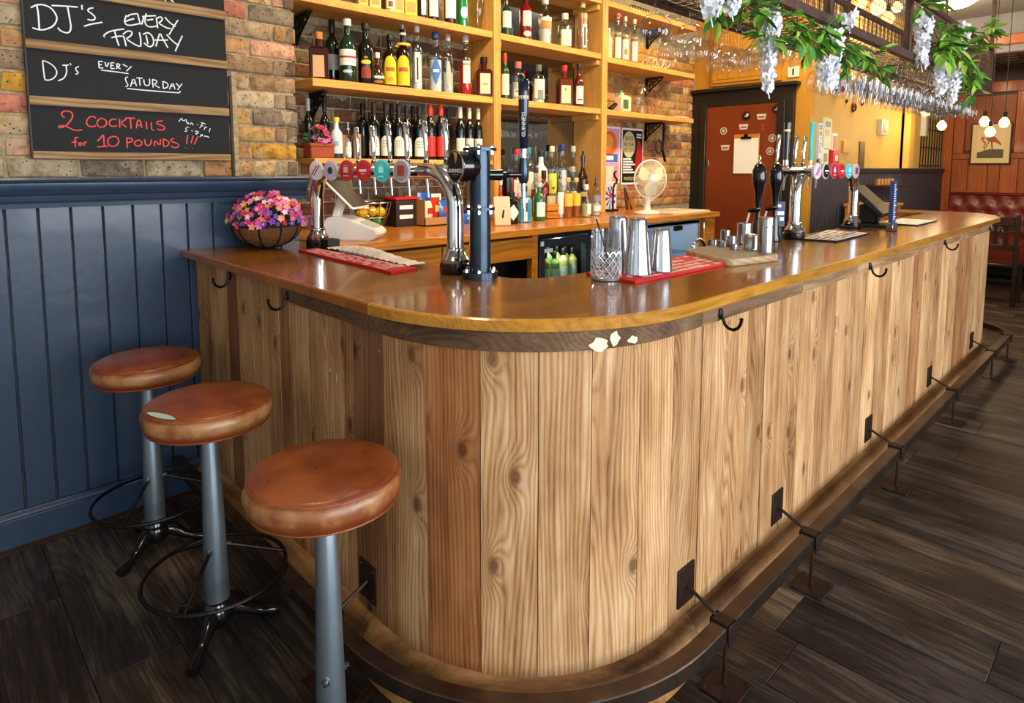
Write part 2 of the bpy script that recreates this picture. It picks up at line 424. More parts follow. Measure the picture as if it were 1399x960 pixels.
struct(moulding('trim_1', [(0, 0), (0.045, 0), (0.045, 0.012), (0.032, 0.02), (0, 0.02)], XW, -2.5, 0.95, MATS['dark_wood'], None))
# ---------------------------------------------------------------- wall_back behind the shelves
XB = -3.62
bm = BM(); box(bm, -3.95, XB - 0.01, YE - 0.02, 6.3, 0, 3.35)
wall_back = struct(obj('wall_back', bm, MATS['mortar']))
random.seed(21)
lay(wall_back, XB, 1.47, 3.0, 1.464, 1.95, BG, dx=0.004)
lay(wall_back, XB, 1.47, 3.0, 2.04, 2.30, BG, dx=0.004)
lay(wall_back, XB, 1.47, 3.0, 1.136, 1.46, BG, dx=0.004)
lay(wall_back, XB, 4.45, 6.19, 1.136, 2.62, BR, dx=0.004)
# ---------------------------------------------------------------- end wall with the brown door, yellow side wall, timber far wall
YD = 6.2; XY = -2.40
bm = BM(); box(bm, -3.95, XY, YD, YD + 0.1, 0, 3.35)
wall_far = struct(obj('wall_far', bm, MATS['ochre_paint']))
bm = BM(); box(bm, XY - 0.12, XY, YD + 0.1, 11.3, 0, 3.35)
wall_side = struct(obj('wall_side', bm, MATS['yellow_paint']))
bm = BM(); box(bm, XY, XY + 0.03, 9.1, 9.86, 1.52, 2.75); box(bm, XY, XY + 0.10, 9.1, 9.3, 1.52, 2.75)
obj('pilaster', bm, MATS['yellow_paint'], wall_side, (0, 0, 0))
yy = YD + 0.1
while yy < 11.28:
    bm = BM(); box(bm, 0, 0.018, -0.048, 0.048, 0.1, 1.46, 0.004)
    obj('beadboard', bm, plain('blue_boards', '2c3442', 0.45), wall_side, (XY, yy + 0.05, 0)); yy += 0.1
moulding('dado_rail', [(0, 1.46), (0.03, 1.46), (0.045, 1.5), (0.045, 1.515), (0, 1.52)], XY, YD + 0.1, 11.28, MATS['blue_dark'], wall_side)
# timber panelling on the far wall
YF = 11.3
bm = BM(); box(bm, XY - 0.1, 1.6, YF, YF + 0.1, 0, 3.0)
wall_end = struct(obj('wall_end', bm, MATS['dark_wood']))
random.seed(5)
def board(nm, x0, x1, z0, z1, proud=0.02, col=(1, 1, 1)):
    b = BM(); box(b, -(x1 - x0) / 2 + .003, (x1 - x0) / 2 - .003, -proud, 0, z0, z1, 0.004)
    obj(nm, b, MATS['panel_wood'], wall_end, ((x0 + x1) / 2, YF, 0), color=col)
x = XY + 0.12
board('stile', XY, XY + 0.12, 0.6, 2.75, 0.05, (1.1, 1.05, 1.0))
while x < 1.4:
    wd = U(0.14, 0.24); s = U(0.75, 1.15)
    board('wall_board', x, x + wd, 0.5, 1.66, 0.02, (s, s * U(.9, 1), s * .9))
    x += wd
board('panel_rail', XY + .12, 1.4, 1.66, 1.74, 0.045, (0.9, 0.85, 0.8))
board('panel_rail', XY + .12, 1.4, 2.6, 2.75, 0.045, (0.95, 0.9, 0.85))
x = XY + 0.12; k = 0
while x < 1.4:
    board('panel_stile', x, x + 0.14, 1.74, 2.6, 0.04, (1, .95, .9)); board('wall_panel', x + .14, x + .72, 1.78, 2.56, 0.018, (0.8, .75, .7))
    x += 0.72
# ceilings and bulkhead
bm = BM(); box(bm, -4.2, 3.4, -2.6, 9.7, 3.35, 3.42)
struct(obj('ceiling', bm, MATS['ceiling_grey']))
bm = BM(); box(bm, -2.4, 2.0, 9.6, 11.4, 2.98, 3.05)
ceil2 = struct(obj('ceiling_low', bm, MATS['white_paint'])); ceil2.name = 'ceiling.001'
bm = BM(); box(bm, -2.4, 2.0, 9.55, 9.7, 2.9, 3.35)
struct(obj('trim_2', bm, MATS['ceiling_grey']))
bm = BM(); box(bm, -2.4, 2.0, 9.5, 9.55, 2.98, 3.1, 0.01)
struct(obj('trim_3', bm, MATS['panel_wood']))
# street side of the room, out of view: masonry piers between the shop windows
bm = BM(); box(bm, 3.35, 3.45, -2.6, 12, 0, 0.75); box(bm, 3.35, 3.45, -2.6, 12, 2.75, 3.35); box(bm, 3.35, 3.45, 5.3, 12, 0.75, 2.75)
struct(obj('wall_right', bm, MATS['white_paint']))
bm = BM(); box(bm, -3.7, 3.45, -2.7, -2.6, 0, 0.75); box(bm, -3.7, 3.45, -2.7, -2.6, 2.85, 3.35); box(bm, -3.7, -1.0, -2.7, -2.6, .75, 2.85)
struct(obj('wall_front', bm, MATS['white_paint']))

# ---------------------------------------------------------------- the bar
def bpath(s, off, face=0.0):
    """point on the plan of the bar front at arc length s, `off` metres out from the boards"""
    L1, RR = 1.59, 0.56; LA = RR * PI / 2
    if s <= L1: return Vector((-3.09 + s, 0.95 - off, 0)), -PI / 2
    if s <= L1 + LA:
        a = -PI / 2 + (s - L1) / RR; return Vector((-1.5 + (RR + off) * math.cos(a), 1.51 + (RR + off) * math.sin(a), 0)), a
    return Vector((-0.94 + off, 1.51 + s - L1 - LA, 0)), 0.0
def sweep(prof, s0, s1, name, m, parent, color=None, bevel_ends=True, smooth=40):
    """prof: closed list of (off, z)"""
    n = max(1, int((s1 - s0) / 0.05)) if (s1 > 1.59 and s0 < 2.47) else 1
    p, a = bpath((s0 + s1) / 2, 0)
    Mi = (T(p) @ RZ(a + PI / 2)).inverted()     # local x along the front, local -y outwards
    cuts = sorted(set([s0, s1] + [s0 + (s1 - s0) * i / n for i in range(1, n)] + [c for c in (1.59, 2.4696) if s0 < c < s1]))
    b = BM(); rings = []
    for s in cuts:
        rg = []
        for o, z in prof:
            q, _ = bpath(s, o); q.z = z; rg.append(b.verts.new(Mi @ q))
        rings.append(rg)
    k = len(prof)
    for A, Z in zip(rings, rings[1:]):
        for i in range(k): b.faces.new((A[i], A[(i + 1) % k], Z[(i + 1) % k], Z[i]))
    b.faces.new(rings[0][::-1]); b.faces.new(rings[-1])
    bmesh.ops.recalc_face_normals(b, faces=b.faces)
    o = obj(name, b, m, parent, p, smooth=smooth, color=color)
    o.rotation_euler = (0, 0, a + PI / 2)
    return o
bar = thing('bar_counter', 'long curved bar clad in reclaimed pine planks', 'bar', (-1.5, 1.51, 0))
# core, worktop
def inner(off, z0, z1, m, name):
    pts = [bpath(s, -off)[0] for s in [0.012] + [1.59 + .8796 * i / 10 for i in range(11)] + [6.96]]
    poly = [(p.x, p.y) for p in pts] + [(-1.42, 6.0), (-1.42, 1.62), (-1.50, 1.44), (-3.078, 1.44)]
    b = BM(); prism(b, poly, z0, z1)
    return obj(name, b, m, bar, (0, 0, 0))
inner(0.022, 0.0, 1.1015, MATS['black_matt'], 'carcass')
# planks: (end arc length, colour, grain darkness)
SB = [(0.187, 'g'), (0.3779, 't'), (0.4982, 'd'), (0.6464, 't'), (0.884, 't'), (0.9676, 'b'), (1.1177, 't'), (1.2401, 't'), (1.3474, 't'), (1.4071, 'b'), (1.5702, 'd'), (1.7452, 't'), (1.9073, 'r'), (2.0585, 'l'), (2.1997, 'l'), (2.3518, 'l'), (2.497, 'l'), (2.6521, 'g'), (2.7973, 'l'), (2.9475, 'l'), (3.0797, 'g'), (3.2239, 'l'), (3.382, 't'), (3.563, 'l'), (3.746, 't'), (3.931, 'l'), (4.1239, 't'), (4.3019, 'w'), (4.4968, 't'), (4.6828, 'w'), (4.8986, 'l'), (5.1044, 'p'), (5.3112, 'w'), (5.5171, 'l'), (5.7199, 'w'), (5.9377, 'w'), (6.1495, 'p'), (6.3544, 'p'), (6.5722, 'w'), (6.8059, 'w'), (6.96, 'w'), (6.96, 'w')]
def plank_col(k):
    return {'l': (1.08, 1.07, 1.06), 't': (.9, .85, .79), 'b': (.66, .54, .44), 'd': (.40, .31, .26), 'r': (.74, .50, .36), 'g': (.78, .72, .66), 'w': (1.25, 1.26, 1.26), 'p': (.82, .66, .58)}[k]
random.seed(9)
s_prev = 0.012
for s1, kx in SB:
    wdt = s1 - s_prev
    top = 1.1015 if s1 < 1.0 else 1.05
    c = 0.0012; o = U(-0.0015, 0.0015)
    prof = [(-0.02, 0.12), (o - 0.0, 0.12), (o, top), (-0.02, top)]
    q = plank_col(kx); v = U(.94, 1.05)
    sweep(prof, s_prev + c, s1 - c, 'plank', MATS['bar_pine'], bar, color=(q[0] * v, q[1] * v, q[2] * v), smooth=30)
    s_prev = s1
# top band boards
sb = [1.0, 2.62, 3.35, 3.95, 4.9, 5.9, 6.96]
cb = [(.72, .64, .58), (.95, .88, .80), (1.45, 1.38, 1.22), (1.6, 1.45, 1.25), (1.7, 1.5, 1.3), (1.6, 1.5, 1.42)]
for i in range(6):
    sweep([(0.0, 1.042), (0.013, 1.042), (0.015, 1.05), (0.015, 1.1015), (0, 1.1015)], sb[i] + .001, sb[i + 1] - .001, 'band_board', MATS['band_wood'], bar, color=cb[i])
# skirting round the foot
for a, b_ in ((0.012, 1.5), (1.502, 2.6), (2.602, 4.6), (4.602, 6.96)):
    sweep([(-0.02, 0), (0.05, 0), (0.05, 0.07), (0.044, 0.10), (0.028, 0.13), (0.01, 0.148), (0.0, 0.152), (-0.02, 0.152)], a, b_, 'skirting', MATS['skirt_pine'], bar, color=(.95, .88, .8), smooth=60)
# the worktop is lifted off as one piece
top = thing('bar_worktop', 'glossy varnished brown bar top with golden oak edge', 'worktop', (-1.5, 1.51, 1.102))
pts = [(-3.08, .905)] + [(-1.5 + .605 * math.cos(a), 1.51 + .605 * math.sin(a)) for a in [-PI / 2 + PI / 2 * i / 24 for i in range(25)]]
far = [(-.895, 6.04), (-.93, 6.22), (-1.02, 6.42), (-1.14, 6.56), (-1.30, 6.62), (-1.72, 6.62)]
innr = [(-1.72, 6.2), (-1.42, 6.2), (-1.42, 1.75), (-1.43, 1.60), (-1.46, 1.50), (-1.52, 1.45), (-1.60, 1.44), (-3.08, 1.44)]
poly = pts + far + innr
b = BM(); prism(b, poly, 1.1025, 1.1355)
bmesh.ops.bevel(b, geom=[e for e in b.edges if abs(e.verts[0].co.z - e.verts[1].co.z) < 1e-4 and e.verts[0].co.z > 1.12], offset=0.004, segments=2, affect='EDGES')
obj('top_board', b, MATS['counter_oak'], top, (0, 0, 0), smooth=30)
def edge_strip(pp, name, col):
    b = BM(); cx = sum(p[0] for p in pp) / len(pp); cy = sum(p[1] for p in pp) / len(pp)
    outp = []; 
    for i, p in enumerate(pp):
        a_ = Vector(pp[max(i - 1, 0)]); c_ = Vector(pp[min(i + 1, len(pp) - 1)]); t = (c_ - a_).normalized(); n = Vector((t.y, -t.x))
        outp.append((p[0] + n.x * .012, p[1] + n.y * .012))
    prof = []
    rings = []
    for p, q in zip(pp, outp):
        rings.append([b.verts.new(v) for v in ((p[0], p[1], 1.1022), (q[0], q[1], 1.1022 + .003), (q[0], q[1], 1.132), ((p[0] * .4 + q[0] * .6), (p[1] * .4 + q[1] * .6), 1.1361), (p[0], p[1], 1.1361))])
    for A, Z in zip(rings, rings[1:]):
        for i in range(5): b.faces.new((A[i], A[(i + 1) % 5], Z[(i + 1) % 5], Z[i]))
    b.faces.new(rings[0][::-1]); b.faces.new(rings[-1]); bmesh.ops.recalc_face_normals(b, faces=b.faces)
    obj(name, b, MATS['counter_edge'], top, (0, 0, 0), color=col, smooth=30)
edge_strip([(-3.08, .905), (-1.5, .905)], 'oak_lipping', (.62, .42, .28))
edge_strip(pts[1:20], 'oak_lipping', (1.0, .95, .9)); edge_strip(pts[19:] + [(-.895, 1.9)], 'oak_lipping', (1, 1, 1))
edge_strip([(-.895, 1.9), (-.895, 4.0)], 'oak_lipping', (.95, .92, .9)); edge_strip([(-.895, 4.0)] + far, 'oak_lipping', (.88, .84, .8))
# worn paint chips on the band
chip = plain('old_paint', 'e8dcc0', .8)
for s, z, w_, h_, o_, sd in ((2.2106, 1.056, .055, .034, .0158, 1), (2.2544, 1.068, .030, .036, .0158, 2), (2.3101, 1.058, .034, .020, .0158, 3), (1.3057, .845, .008, .030, .0018, 4), (1.2629, .86, .006, .012, .0018, 5), (1.5553, .985, .004, .006, .0018, 6)):
    p, a = bpath(s, o_); rr = random.Random(sd); b = BM()
    b.faces.new([b.verts.new((0, w_ * rr.uniform(.35, .6) * math.cos(q * .63), h_ * rr.uniform(.35, .65) * math.sin(q * .63))) for q in range(10)])
    o = obj('paint_chip', b, chip, bar, (p.x, p.y, z), smooth=0); o.rotation_euler = (0, 0, a)
# coat hooks under the worktop
def hook(x, y, rz):
    t = thing('coat_hook', '', 'hook', (x, y, 1.05), rz)
    b = BM(); lathe(b, [(0, 0), (.009, 0), (.011, .003), (.008, .006), (0, .007)], 12, M=T((0, 0, .015)) @ RY(PI / 2) @ Matrix.Scale(1.6, 4, (1, 0, 0)))
    obj('back_plate', b, MATS['black_iron'], t)
    b = BM(); pp = [(0.004, 0, .018), (.010, 0, 0), (.016, 0, -.016), (.028, 0, -.026), (.044, 0, -.028), (.058, 0, -.02), (.066, 0, -.006), (.068, 0, .004)]
    tube(b, pp, [.006, .005, .005, .005, .005, .005, .005, .005], 8); lathe(b, [(0, -.007), (.007, 0), (0, .007)], 8, (.068, 0, .008))
    obj('hook_arm', b, MATS['black_iron'], t)
    return t
hl = ['black iron coat hook on the left bar front, nearer the blue wall', 'black iron coat hook at the left end of the dark band board',
      'black iron coat hook nearest the curved corner on the long front', 'second black coat hook along the long bar front',
      'third black coat hook along the long bar front', 'black coat hook at the far end of the bar front']
for i, (x, y, rz) in enumerate(((-2.653, .948, -PI / 2), (-2.09, .934, -PI / 2), (-.923, 1.762, 0), (-.923, 3.139, 0), (-.923, 4.512, 0), (-.923, 5.88, 0))):
    h = hook(x, y, rz); h['label'] = hl[i]; h['group'] = 'coat hooks under the bar top'
# foot rail: flat steel bar on stays
rail = thing('foot_rail', 'rusty brown steel foot rail running round the foot of the bar', 'foot rail', (-1.5, .8, 0))
pr_ = [(.102, .155), (.15, .155), (.15, .197), (.147, .2), (.105, .2), (.102, .197)]
def railbar(s0, s1): sweep(pr_, s0, s1, 'rail_bar', MATS['rail_steel'], rail, smooth=20)
railbar(0.04, 1.55); railbar(1.55, 2.6); railbar(2.6, 5.2); railbar(5.2, 7.2)
b = BM(); cy, cx = 6.24, -1.24; rings = []
for i in range(13):
    a = PI / 2 * i / 12 * 1.05
    rings.append([b.verts.new((cx + r * math.cos(a), cy + r * math.sin(a), z)) for r, z in ((.402, .155), (.45, .155), (.45, .2), (.402, .2))])
for A, Z in zip(rings, rings[1:]):
    for i in range(4): b.faces.new((A[i], A[(i + 1) % 4], Z[(i + 1) % 4], Z[i]))
b.faces.new(rings[0][::-1]); b.faces.new(rings[-1]); bmesh.ops.recalc_face_normals(b, faces=b.faces)
obj('rail_bar', b, MATS['rail_steel'], rail, (0, 0, 0), smooth=20)
for s in (1.4688, 2.59, 3.23, 4.26, 5.38, 6.56, 7.2):
    p, a = bpath(s, 0)
    def lo(b): return b
    M0 = RZ(a)
    loc = (p.x, p.y, 0)
    if s < 7:
        b = BM(); box(b, .0, .006, -.045, .045, .19, .31, .001); 
        for yy in (-.034, .034):
            for zz in (.205, .295): lathe(b, [(0, 0), (.004, 0), (.003, .003), (0, .003)], 8, M=T((.006, yy, zz)) @ RY(PI / 2))
        o = obj('wall_plate', b, MATS['rust'], rail, loc); o.rotation_euler.z = a
    b = BM(); tube(b, [(.005 if s < 7 else -.3, 0, .25 if s < 7 else .21), (.096, 0, .209), (.1, 0, .202)], .0055, 6)
    o = obj('stay_rod', b, MATS['rust'], rail, loc); o.rotation_euler.z = a
    b = BM(); box(b, .095, .156, -.022, .022, .2, .206, .001); box(b, .151, .157, -.022, .022, .14, .206, .001); box(b, .095, .101, -.022, .022, .16, .206, .001)
    o = obj('clamp', b, MATS['rust'], rail, loc); o.rotation_euler.z = a
    b = BM(); tube(b, [(.135, 0, .15), (.135, 0, .008)], .0065, 8)
    o = obj('post', b, MATS['rust'], rail, loc); o.rotation_euler.z = a
    b = BM(); box(b, .085, .195, -.06, .06, 0.0, .006, .001)
    for yy in (-.048, .048):
        for xx in (.097, .183): lathe(b, [(0, 0), (.005, 0), (.004, .003), (0, .003)], 8, (xx, yy, .006))
    o = obj('floor_plate', b, MATS['rust'], rail, loc); o.rotation_euler.z = a
# stool side strut seen behind the near stool

# ---------------------------------------------------------------- bar stools
def leather():
    m, nt, b = newmat('leather'); g = N(nt)
    tc = g.n('ShaderNodeTexCoord'); oi = g.n('ShaderNodeObjectInfo')
    ad = g.n('ShaderNodeVectorMath', operation='ADD'); g.l(tc.outputs['Object'], ad.inputs[0]); g.l(oi.outputs['Random'], ad.inputs[1])
    n = g.n('ShaderNodeTexNoise', i_Scale=7.0, i_Detail=5.0, i_Roughness=.6); g.l(ad.outputs[0], n.inputs['Vector'])
    c = g.ramp(n.outputs['Fac'], [(.28, lin('6a2c12')), (.5, lin('86401a')), (.75, lin('9c5022'))])
    sp = g.n('ShaderNodeSeparateXYZ'); g.l(tc.outputs['Object'], sp.inputs[0])
    n3 = g.n('ShaderNodeTexNoise', i_Scale=1.0, i_Detail=4.0); mpp = g.n('ShaderNodeMapping'); mpp.inputs['Scale'].default_value = (9, 9, 60); g.l(ad.outputs[0], mpp.inputs[0]); g.l(mpp.outputs[0], n3.inputs['Vector'])
    band = g.ramp(g.math('ADD', sp.outputs[2], g.math('MULTIPLY', g.math('SUBTRACT', n3.outputs['Fac'], .5), .03)), [(.018, (0, 0, 0, 1)), (.036, (1, 1, 1, 1)), (.06, (1, 1, 1, 1)), (.072, (0, 0, 0, 1))])
    rad = g.math('SQRT', g.math('ADD', g.math('POWER', sp.outputs[0], 2.0), g.math('POWER', sp.outputs[1], 2.0)))
    side = g.math('GREATER_THAN', rad, .168)
    pt = g.ramp(n.outputs['Fac'], [(.40, (.15,) * 3 + (1,)), (.58, (1, 1, 1, 1))]); c = g.mix(g.math('MULTIPLY', g.math('MULTIPLY', g.math('MULTIPLY', band, side), pt), .8), c, lin('b88a56'))
    g.l(c, b.inputs['Base Color'])
    v = g.n('ShaderNodeTexVoronoi', i_Scale=320.0); g.l(tc.outputs['Object'], v.inputs['Vector'])
    n2 = g.n('ShaderNodeTexNoise', i_Scale=14.0, i_Detail=5.0); g.l(ad.outputs[0], n2.inputs['Vector'])
    bp = g.n('ShaderNodeBump', i_Strength=.35, i_Distance=.003); g.l(g.math('ADD', g.math('MULTIPLY', v.outputs['Distance'], .25), n2.outputs['Fac']), bp.inputs['Height']); g.l(bp.outputs[0], b.inputs['Normal'])
    rg = g.ramp(n2.outputs['Fac'], [(.3, (.26,) * 3 + (1,)), (.7, (.46,) * 3 + (1,))]); g.l(rg, b.inputs['Roughness'])
    b.inputs['Coat Weight'].default_value = .25; b.inputs['Coat Roughness'].default_value = .25
leather()
def stool(x, y, rz, zt, label, hole=False, fa=0.0, ring_on=True):
    t = thing('bar_stool', label, 'stool', (x, y, 0), rz, 'leather bar stools')
    r = .185; z0 = zt - .085
    s = BM(); prof = [(0, 0), (r * .86, 0), (r * .965, .010), (r, .030), (r * 1.005, .046), (r * .985, .062), (r * .95, .070)]
    lathe(s, prof, 64); seat = obj('seat', s, MATS['leather'], t, smooth=60); seat.location = (0, 0, z0)
    s = BM(); lathe(s, [(r * .955, .066), (r * .95, .074), (r * .9, .080), (r * .6, .085), (0, .087)], 64)
    tp = obj('seat_top', s, MATS['leather'], t, smooth=60); tp.location = (0, 0, z0)
    for zz, rr in ((.071, r * .955), (.008, r * .955)):
        s = BM(); tube(s, [(rr * math.cos(2 * PI * k / 56), rr * math.sin(2 * PI * k / 56), zz) for k in range(56)], .0028, 6, closed=True)
        o = obj('piping', s, MATS['leather'], t); o.location = (0, 0, z0)
    s = BM(); aa = -1.9; tube(s, [(r * k * math.cos(aa), r * k * math.sin(aa), z) for k, z in ((.97, .01), (1.003, .03), (1.008, .046), (.99, .062), (.958, .07))], .0018, 5)
    o = obj('seam', s, MATS['leather'], t); o.location = (0, 0, z0)
    if hole:
        s = BM(); a0 = 4.75; pts = []
        for k in range(9):
            a = a0 + .7 * k / 8; wv = .014 * math.sin(PI * k / 8) ** .7; pts.append((a, wv))
        A = [s.verts.new(((r * .93) * math.cos(a), (r * .93) * math.sin(a), .0795)) for a, wv in pts]
        Z = [s.verts.new(((r * .93 - wv * 1.6) * math.cos(a), (r * .93 - wv * 1.6) * math.sin(a), .083)) for a, wv in pts]
        for k in range(8):
            try: s.faces.new((A[k], A[k + 1], Z[k + 1], Z[k]))
            except ValueError: pass
        o = obj('torn_patch', s, plain('foam', 'a9c4b4', .9), t, label='pale green foam showing through a tear'); o.location = (0, 0, z0 + .001)
    s = BM(); lathe(s, [(0, z0 - .012), (.05, z0 - .012), (.05, z0), (0, z0)], 24); lathe(s, [(.021, z0 - .06), (.021, z0 - .01)], 20)
    obj('seat_spindle', s, MATS['black_iron'], t)
    s = BM(); lathe(s, [(0, z0 - .035), (.023, z0 - .035), (.026, z0 - .04), (.038, .12), (.038, .11), (0, .11)], 32); obj('pole', s, MATS['pole_steel'], t)
    s = BM(); lathe(s, [(0.02, 0), (.03, .002), (.026, .005)], 20, (0, 0, z0 - .035)); obj('collar', s, MATS['black_iron'], t)
    s = BM()
    lathe(s, [(0, .03), (.03, .035), (.05, .06), (.054, .085), (.046, .10), (.05, .112), (.046, .122), (.038, .125)], 28); obj('base_hub', s, MATS['black_gloss'], t)
    for k in range(3):
        a = 2 * PI * k / 3 + fa; s = BM(); d = Vector((math.cos(a), math.sin(a), 0))
        pp = [d * .03 + Vector((0, 0, .08)), d * .06 + Vector((0, 0, .075)), d * .10 + Vector((0, 0, .045)), d * .135 + Vector((0, 0, .03)), d * .165 + Vector((0, 0, .022)), d * .185 + Vector((0, 0, .018))]
        tube(s, pp, [.024, .026, .017, .016, .021, .017], 12); obj('foot', s, MATS['black_gloss'], t)
    s = BM(); zr = .215; rr = .21; cx = .0
    if ring_on: tube(s, [(cx + rr * math.cos(2 * PI * k / 48), rr * math.sin(2 * PI * k / 48), zr) for k in range(48)], .0065, 8, closed=True); obj('foot_ring', s, MATS['black_iron'], t)
    else: s.free()
    for k in range(3 if ring_on else 0):
        a = 2 * PI * k / 3 - .75; s = BM(); tube(s, [(.028 * math.cos(a), .028 * math.sin(a), .30), (cx + rr * math.cos(a), rr * math.sin(a), zr)], .006, 8); obj('ring_stay', s, MATS['black_iron'], t)
    for k in range(3):
        a = 2 * PI * k / 3 - .75; s = BM(); lathe(s, [(0, 0), (.010, 0), (.010, .006), (.006, .007), (.006, .014), (0, .015)], 6, M=RZ(a) @ T((.033, 0, .30 if ring_on else .24)) @ RY(PI / 2)); obj('bolt', s, MATS['steel'], t)
    return t
stool(-2.70, .64, 0, .78, 'brown leather bar stool furthest back, beside the blue boarded wall', fa=-.94)
stool(-2.05, .65, 0, .79, 'brown leather bar stool in the middle with a torn seat edge', hole=True, fa=-.75)
stool(-1.39, .70, 0, .78, 'nearest brown leather bar stool with a smooth reddish seat', ring_on=False)

# ---------------------------------------------------------------- chalkboard price list
cbd = thing('chalkboard_menu', 'tall chalkboard menu with wooden strips hung on the brick wall', 'chalkboard', (XW + .012, .745, 1.54), 0)
b = BM(); box(b, 0, .016, .376, 1.117, 1.545, 2.42, .001); obj('backing_board', b, MATS['slate'], cbd, (XW + .008, 0, 0))
for zc, h in ((1.552, .03), (1.760, .035), (1.974, .035), (2.195, .04)):
    b = BM(); box(b, 0, .014, .376, 1.117, -h / 2, h / 2, .002); obj('wooden_strip', b, MATS['strip_wood'], cbd, (XW + .022, 0, zc), color=(1, .97, .93))
b = BM(); box(b, 0, .02, .372, .380, 1.54, 2.42, .001); obj('side_trim', b, MATS['black_matt'], cbd, (XW + .008, 0, 0))
def strokes(lst, r, name, m):
    b = BM()
    for st in lst:
        pts = [Vector((0, p[0], p[1])) for p in st]
        if len(pts) > 2:   # smooth a little
            q = [pts[0]]
            for i in range(1, len(pts) - 1): q += [pts[i] * .75 + pts[i - 1] * .25, pts[i] * .75 + pts[i + 1] * .25]
            pts = q + [pts[-1]]
        if len(pts) == 1: pts = [pts[0], pts[0] + Vector((0, .002, 0))]
        tube(b, pts, r, 5)
    xform(b, Matrix.Scale(.25, 4, (1, 0, 0)))
    return stuff(obj(name, b, m, cbd, (XW + .0245, 0, 0), smooth=0))
strokes([[(0.4208,2.1198),(0.4242,2.0925),(0.424,2.0307)], [(0.4022,2.1086),(0.4192,2.1215),(0.4393,2.127),(0.4657,2.1196),(0.4812,2.094),(0.4818,2.0739),(0.4686,2.0495),(0.4442,2.0337),(0.4239,2.0287),(0.4029,2.0342)], [(0.4678,2.128),(0.5073,2.1329),(0.5529,2.1368)], [(0.5193,2.131),(0.5238,2.0847),(0.5268,2.0564),(0.5211,2.035),(0.5087,2.0299),(0.4917,2.0347),(0.4827,2.0464)], [(0.567,2.1475),(0.5667,2.1289)], [(0.6052,2.143),(0.5905,2.1379),(0.5846,2.1278),(0.5986,2.1197),(0.6107,2.1071),(0.6065,2.0959),(0.5936,2.0926),(0.5828,2.0942)], [(0.5698,2.0651),(0.5927,2.077),(0.6337,2.0906)], [(0.6401,2.0335),(0.634,2.0368),(0.6505,2.0541),(0.6737,2.0652),(0.7105,2.0759)], [(0.7217,2.1331),(0.7163,2.1215),(0.7122,2.1047),(0.7197,2.0932),(0.736,2.094),(0.7695,2.1075)], [(0.7247,2.1282),(0.7349,2.1389),(0.7631,2.1465)], [(0.7156,2.107),(0.7339,2.1171),(0.7489,2.1239)], [(0.7631,2.1454),(0.7656,2.1295),(0.7739,2.0962),(0.7858,2.1364)], [(0.795,2.1526),(0.7907,2.1336),(0.788,2.1112),(0.7991,2.0989),(0.8161,2.1001),(0.8335,2.1072)], [(0.7792,2.1372),(0.7978,2.1428),(0.832,2.1495)], [(0.797,2.1254),(0.821,2.133)], [(0.8333,2.1405),(0.8365,2.0984)], [(0.8349,2.1389),(0.8491,2.1486),(0.8575,2.1426),(0.8516,2.1286),(0.8393,2.1211),(0.8578,2.1109),(0.8714,2.1048),(0.8871,2.1042)], [(0.8665,2.1496),(0.883,2.1298),(0.9071,2.1155)], [(0.9184,2.1449),(0.898,2.1115),(0.8799,2.0768)], [(0.6752,2.065),(0.68,2.0335),(0.688,2.0041)], [(0.6626,2.0339),(0.6852,2.0432),(0.7029,2.0457)], [(0.7062,2.048),(0.7102,2.0305),(0.7138,2.0065)], [(0.7049,2.0532),(0.7185,2.0678),(0.7349,2.0721),(0.7393,2.0618),(0.7287,2.0458),(0.7138,2.0383),(0.7358,2.0232),(0.7551,2.0141),(0.7666,2.0128)], [(0.766,2.0705),(0.7697,2.0425),(0.7683,2.013)], [(0.779,2.064),(0.798,2.076),(0.8144,2.0636),(0.8198,2.0347),(0.8088,2.0165),(0.7952,2.0166),(0.7807,2.0293)], [(0.7907,2.062),(0.7957,2.0258)], [(0.826,2.0206),(0.8362,2.0556),(0.8443,2.0821),(0.8551,2.0545),(0.8728,2.0212)], [(0.8221,2.0469),(0.848,2.0497),(0.8743,2.0542)], [(0.8701,2.0772),(0.8901,2.0537),(0.9171,2.0358)], [(0.9335,2.0807),(0.9144,2.04),(0.9016,2.0098)], [(0.8703,2.2321),(0.8723,2.2158)], [(0.8845,2.2385),(0.8944,2.2254),(0.9047,2.219)]], .0028, 'chalk_lettering', MATS['chalk_white'])
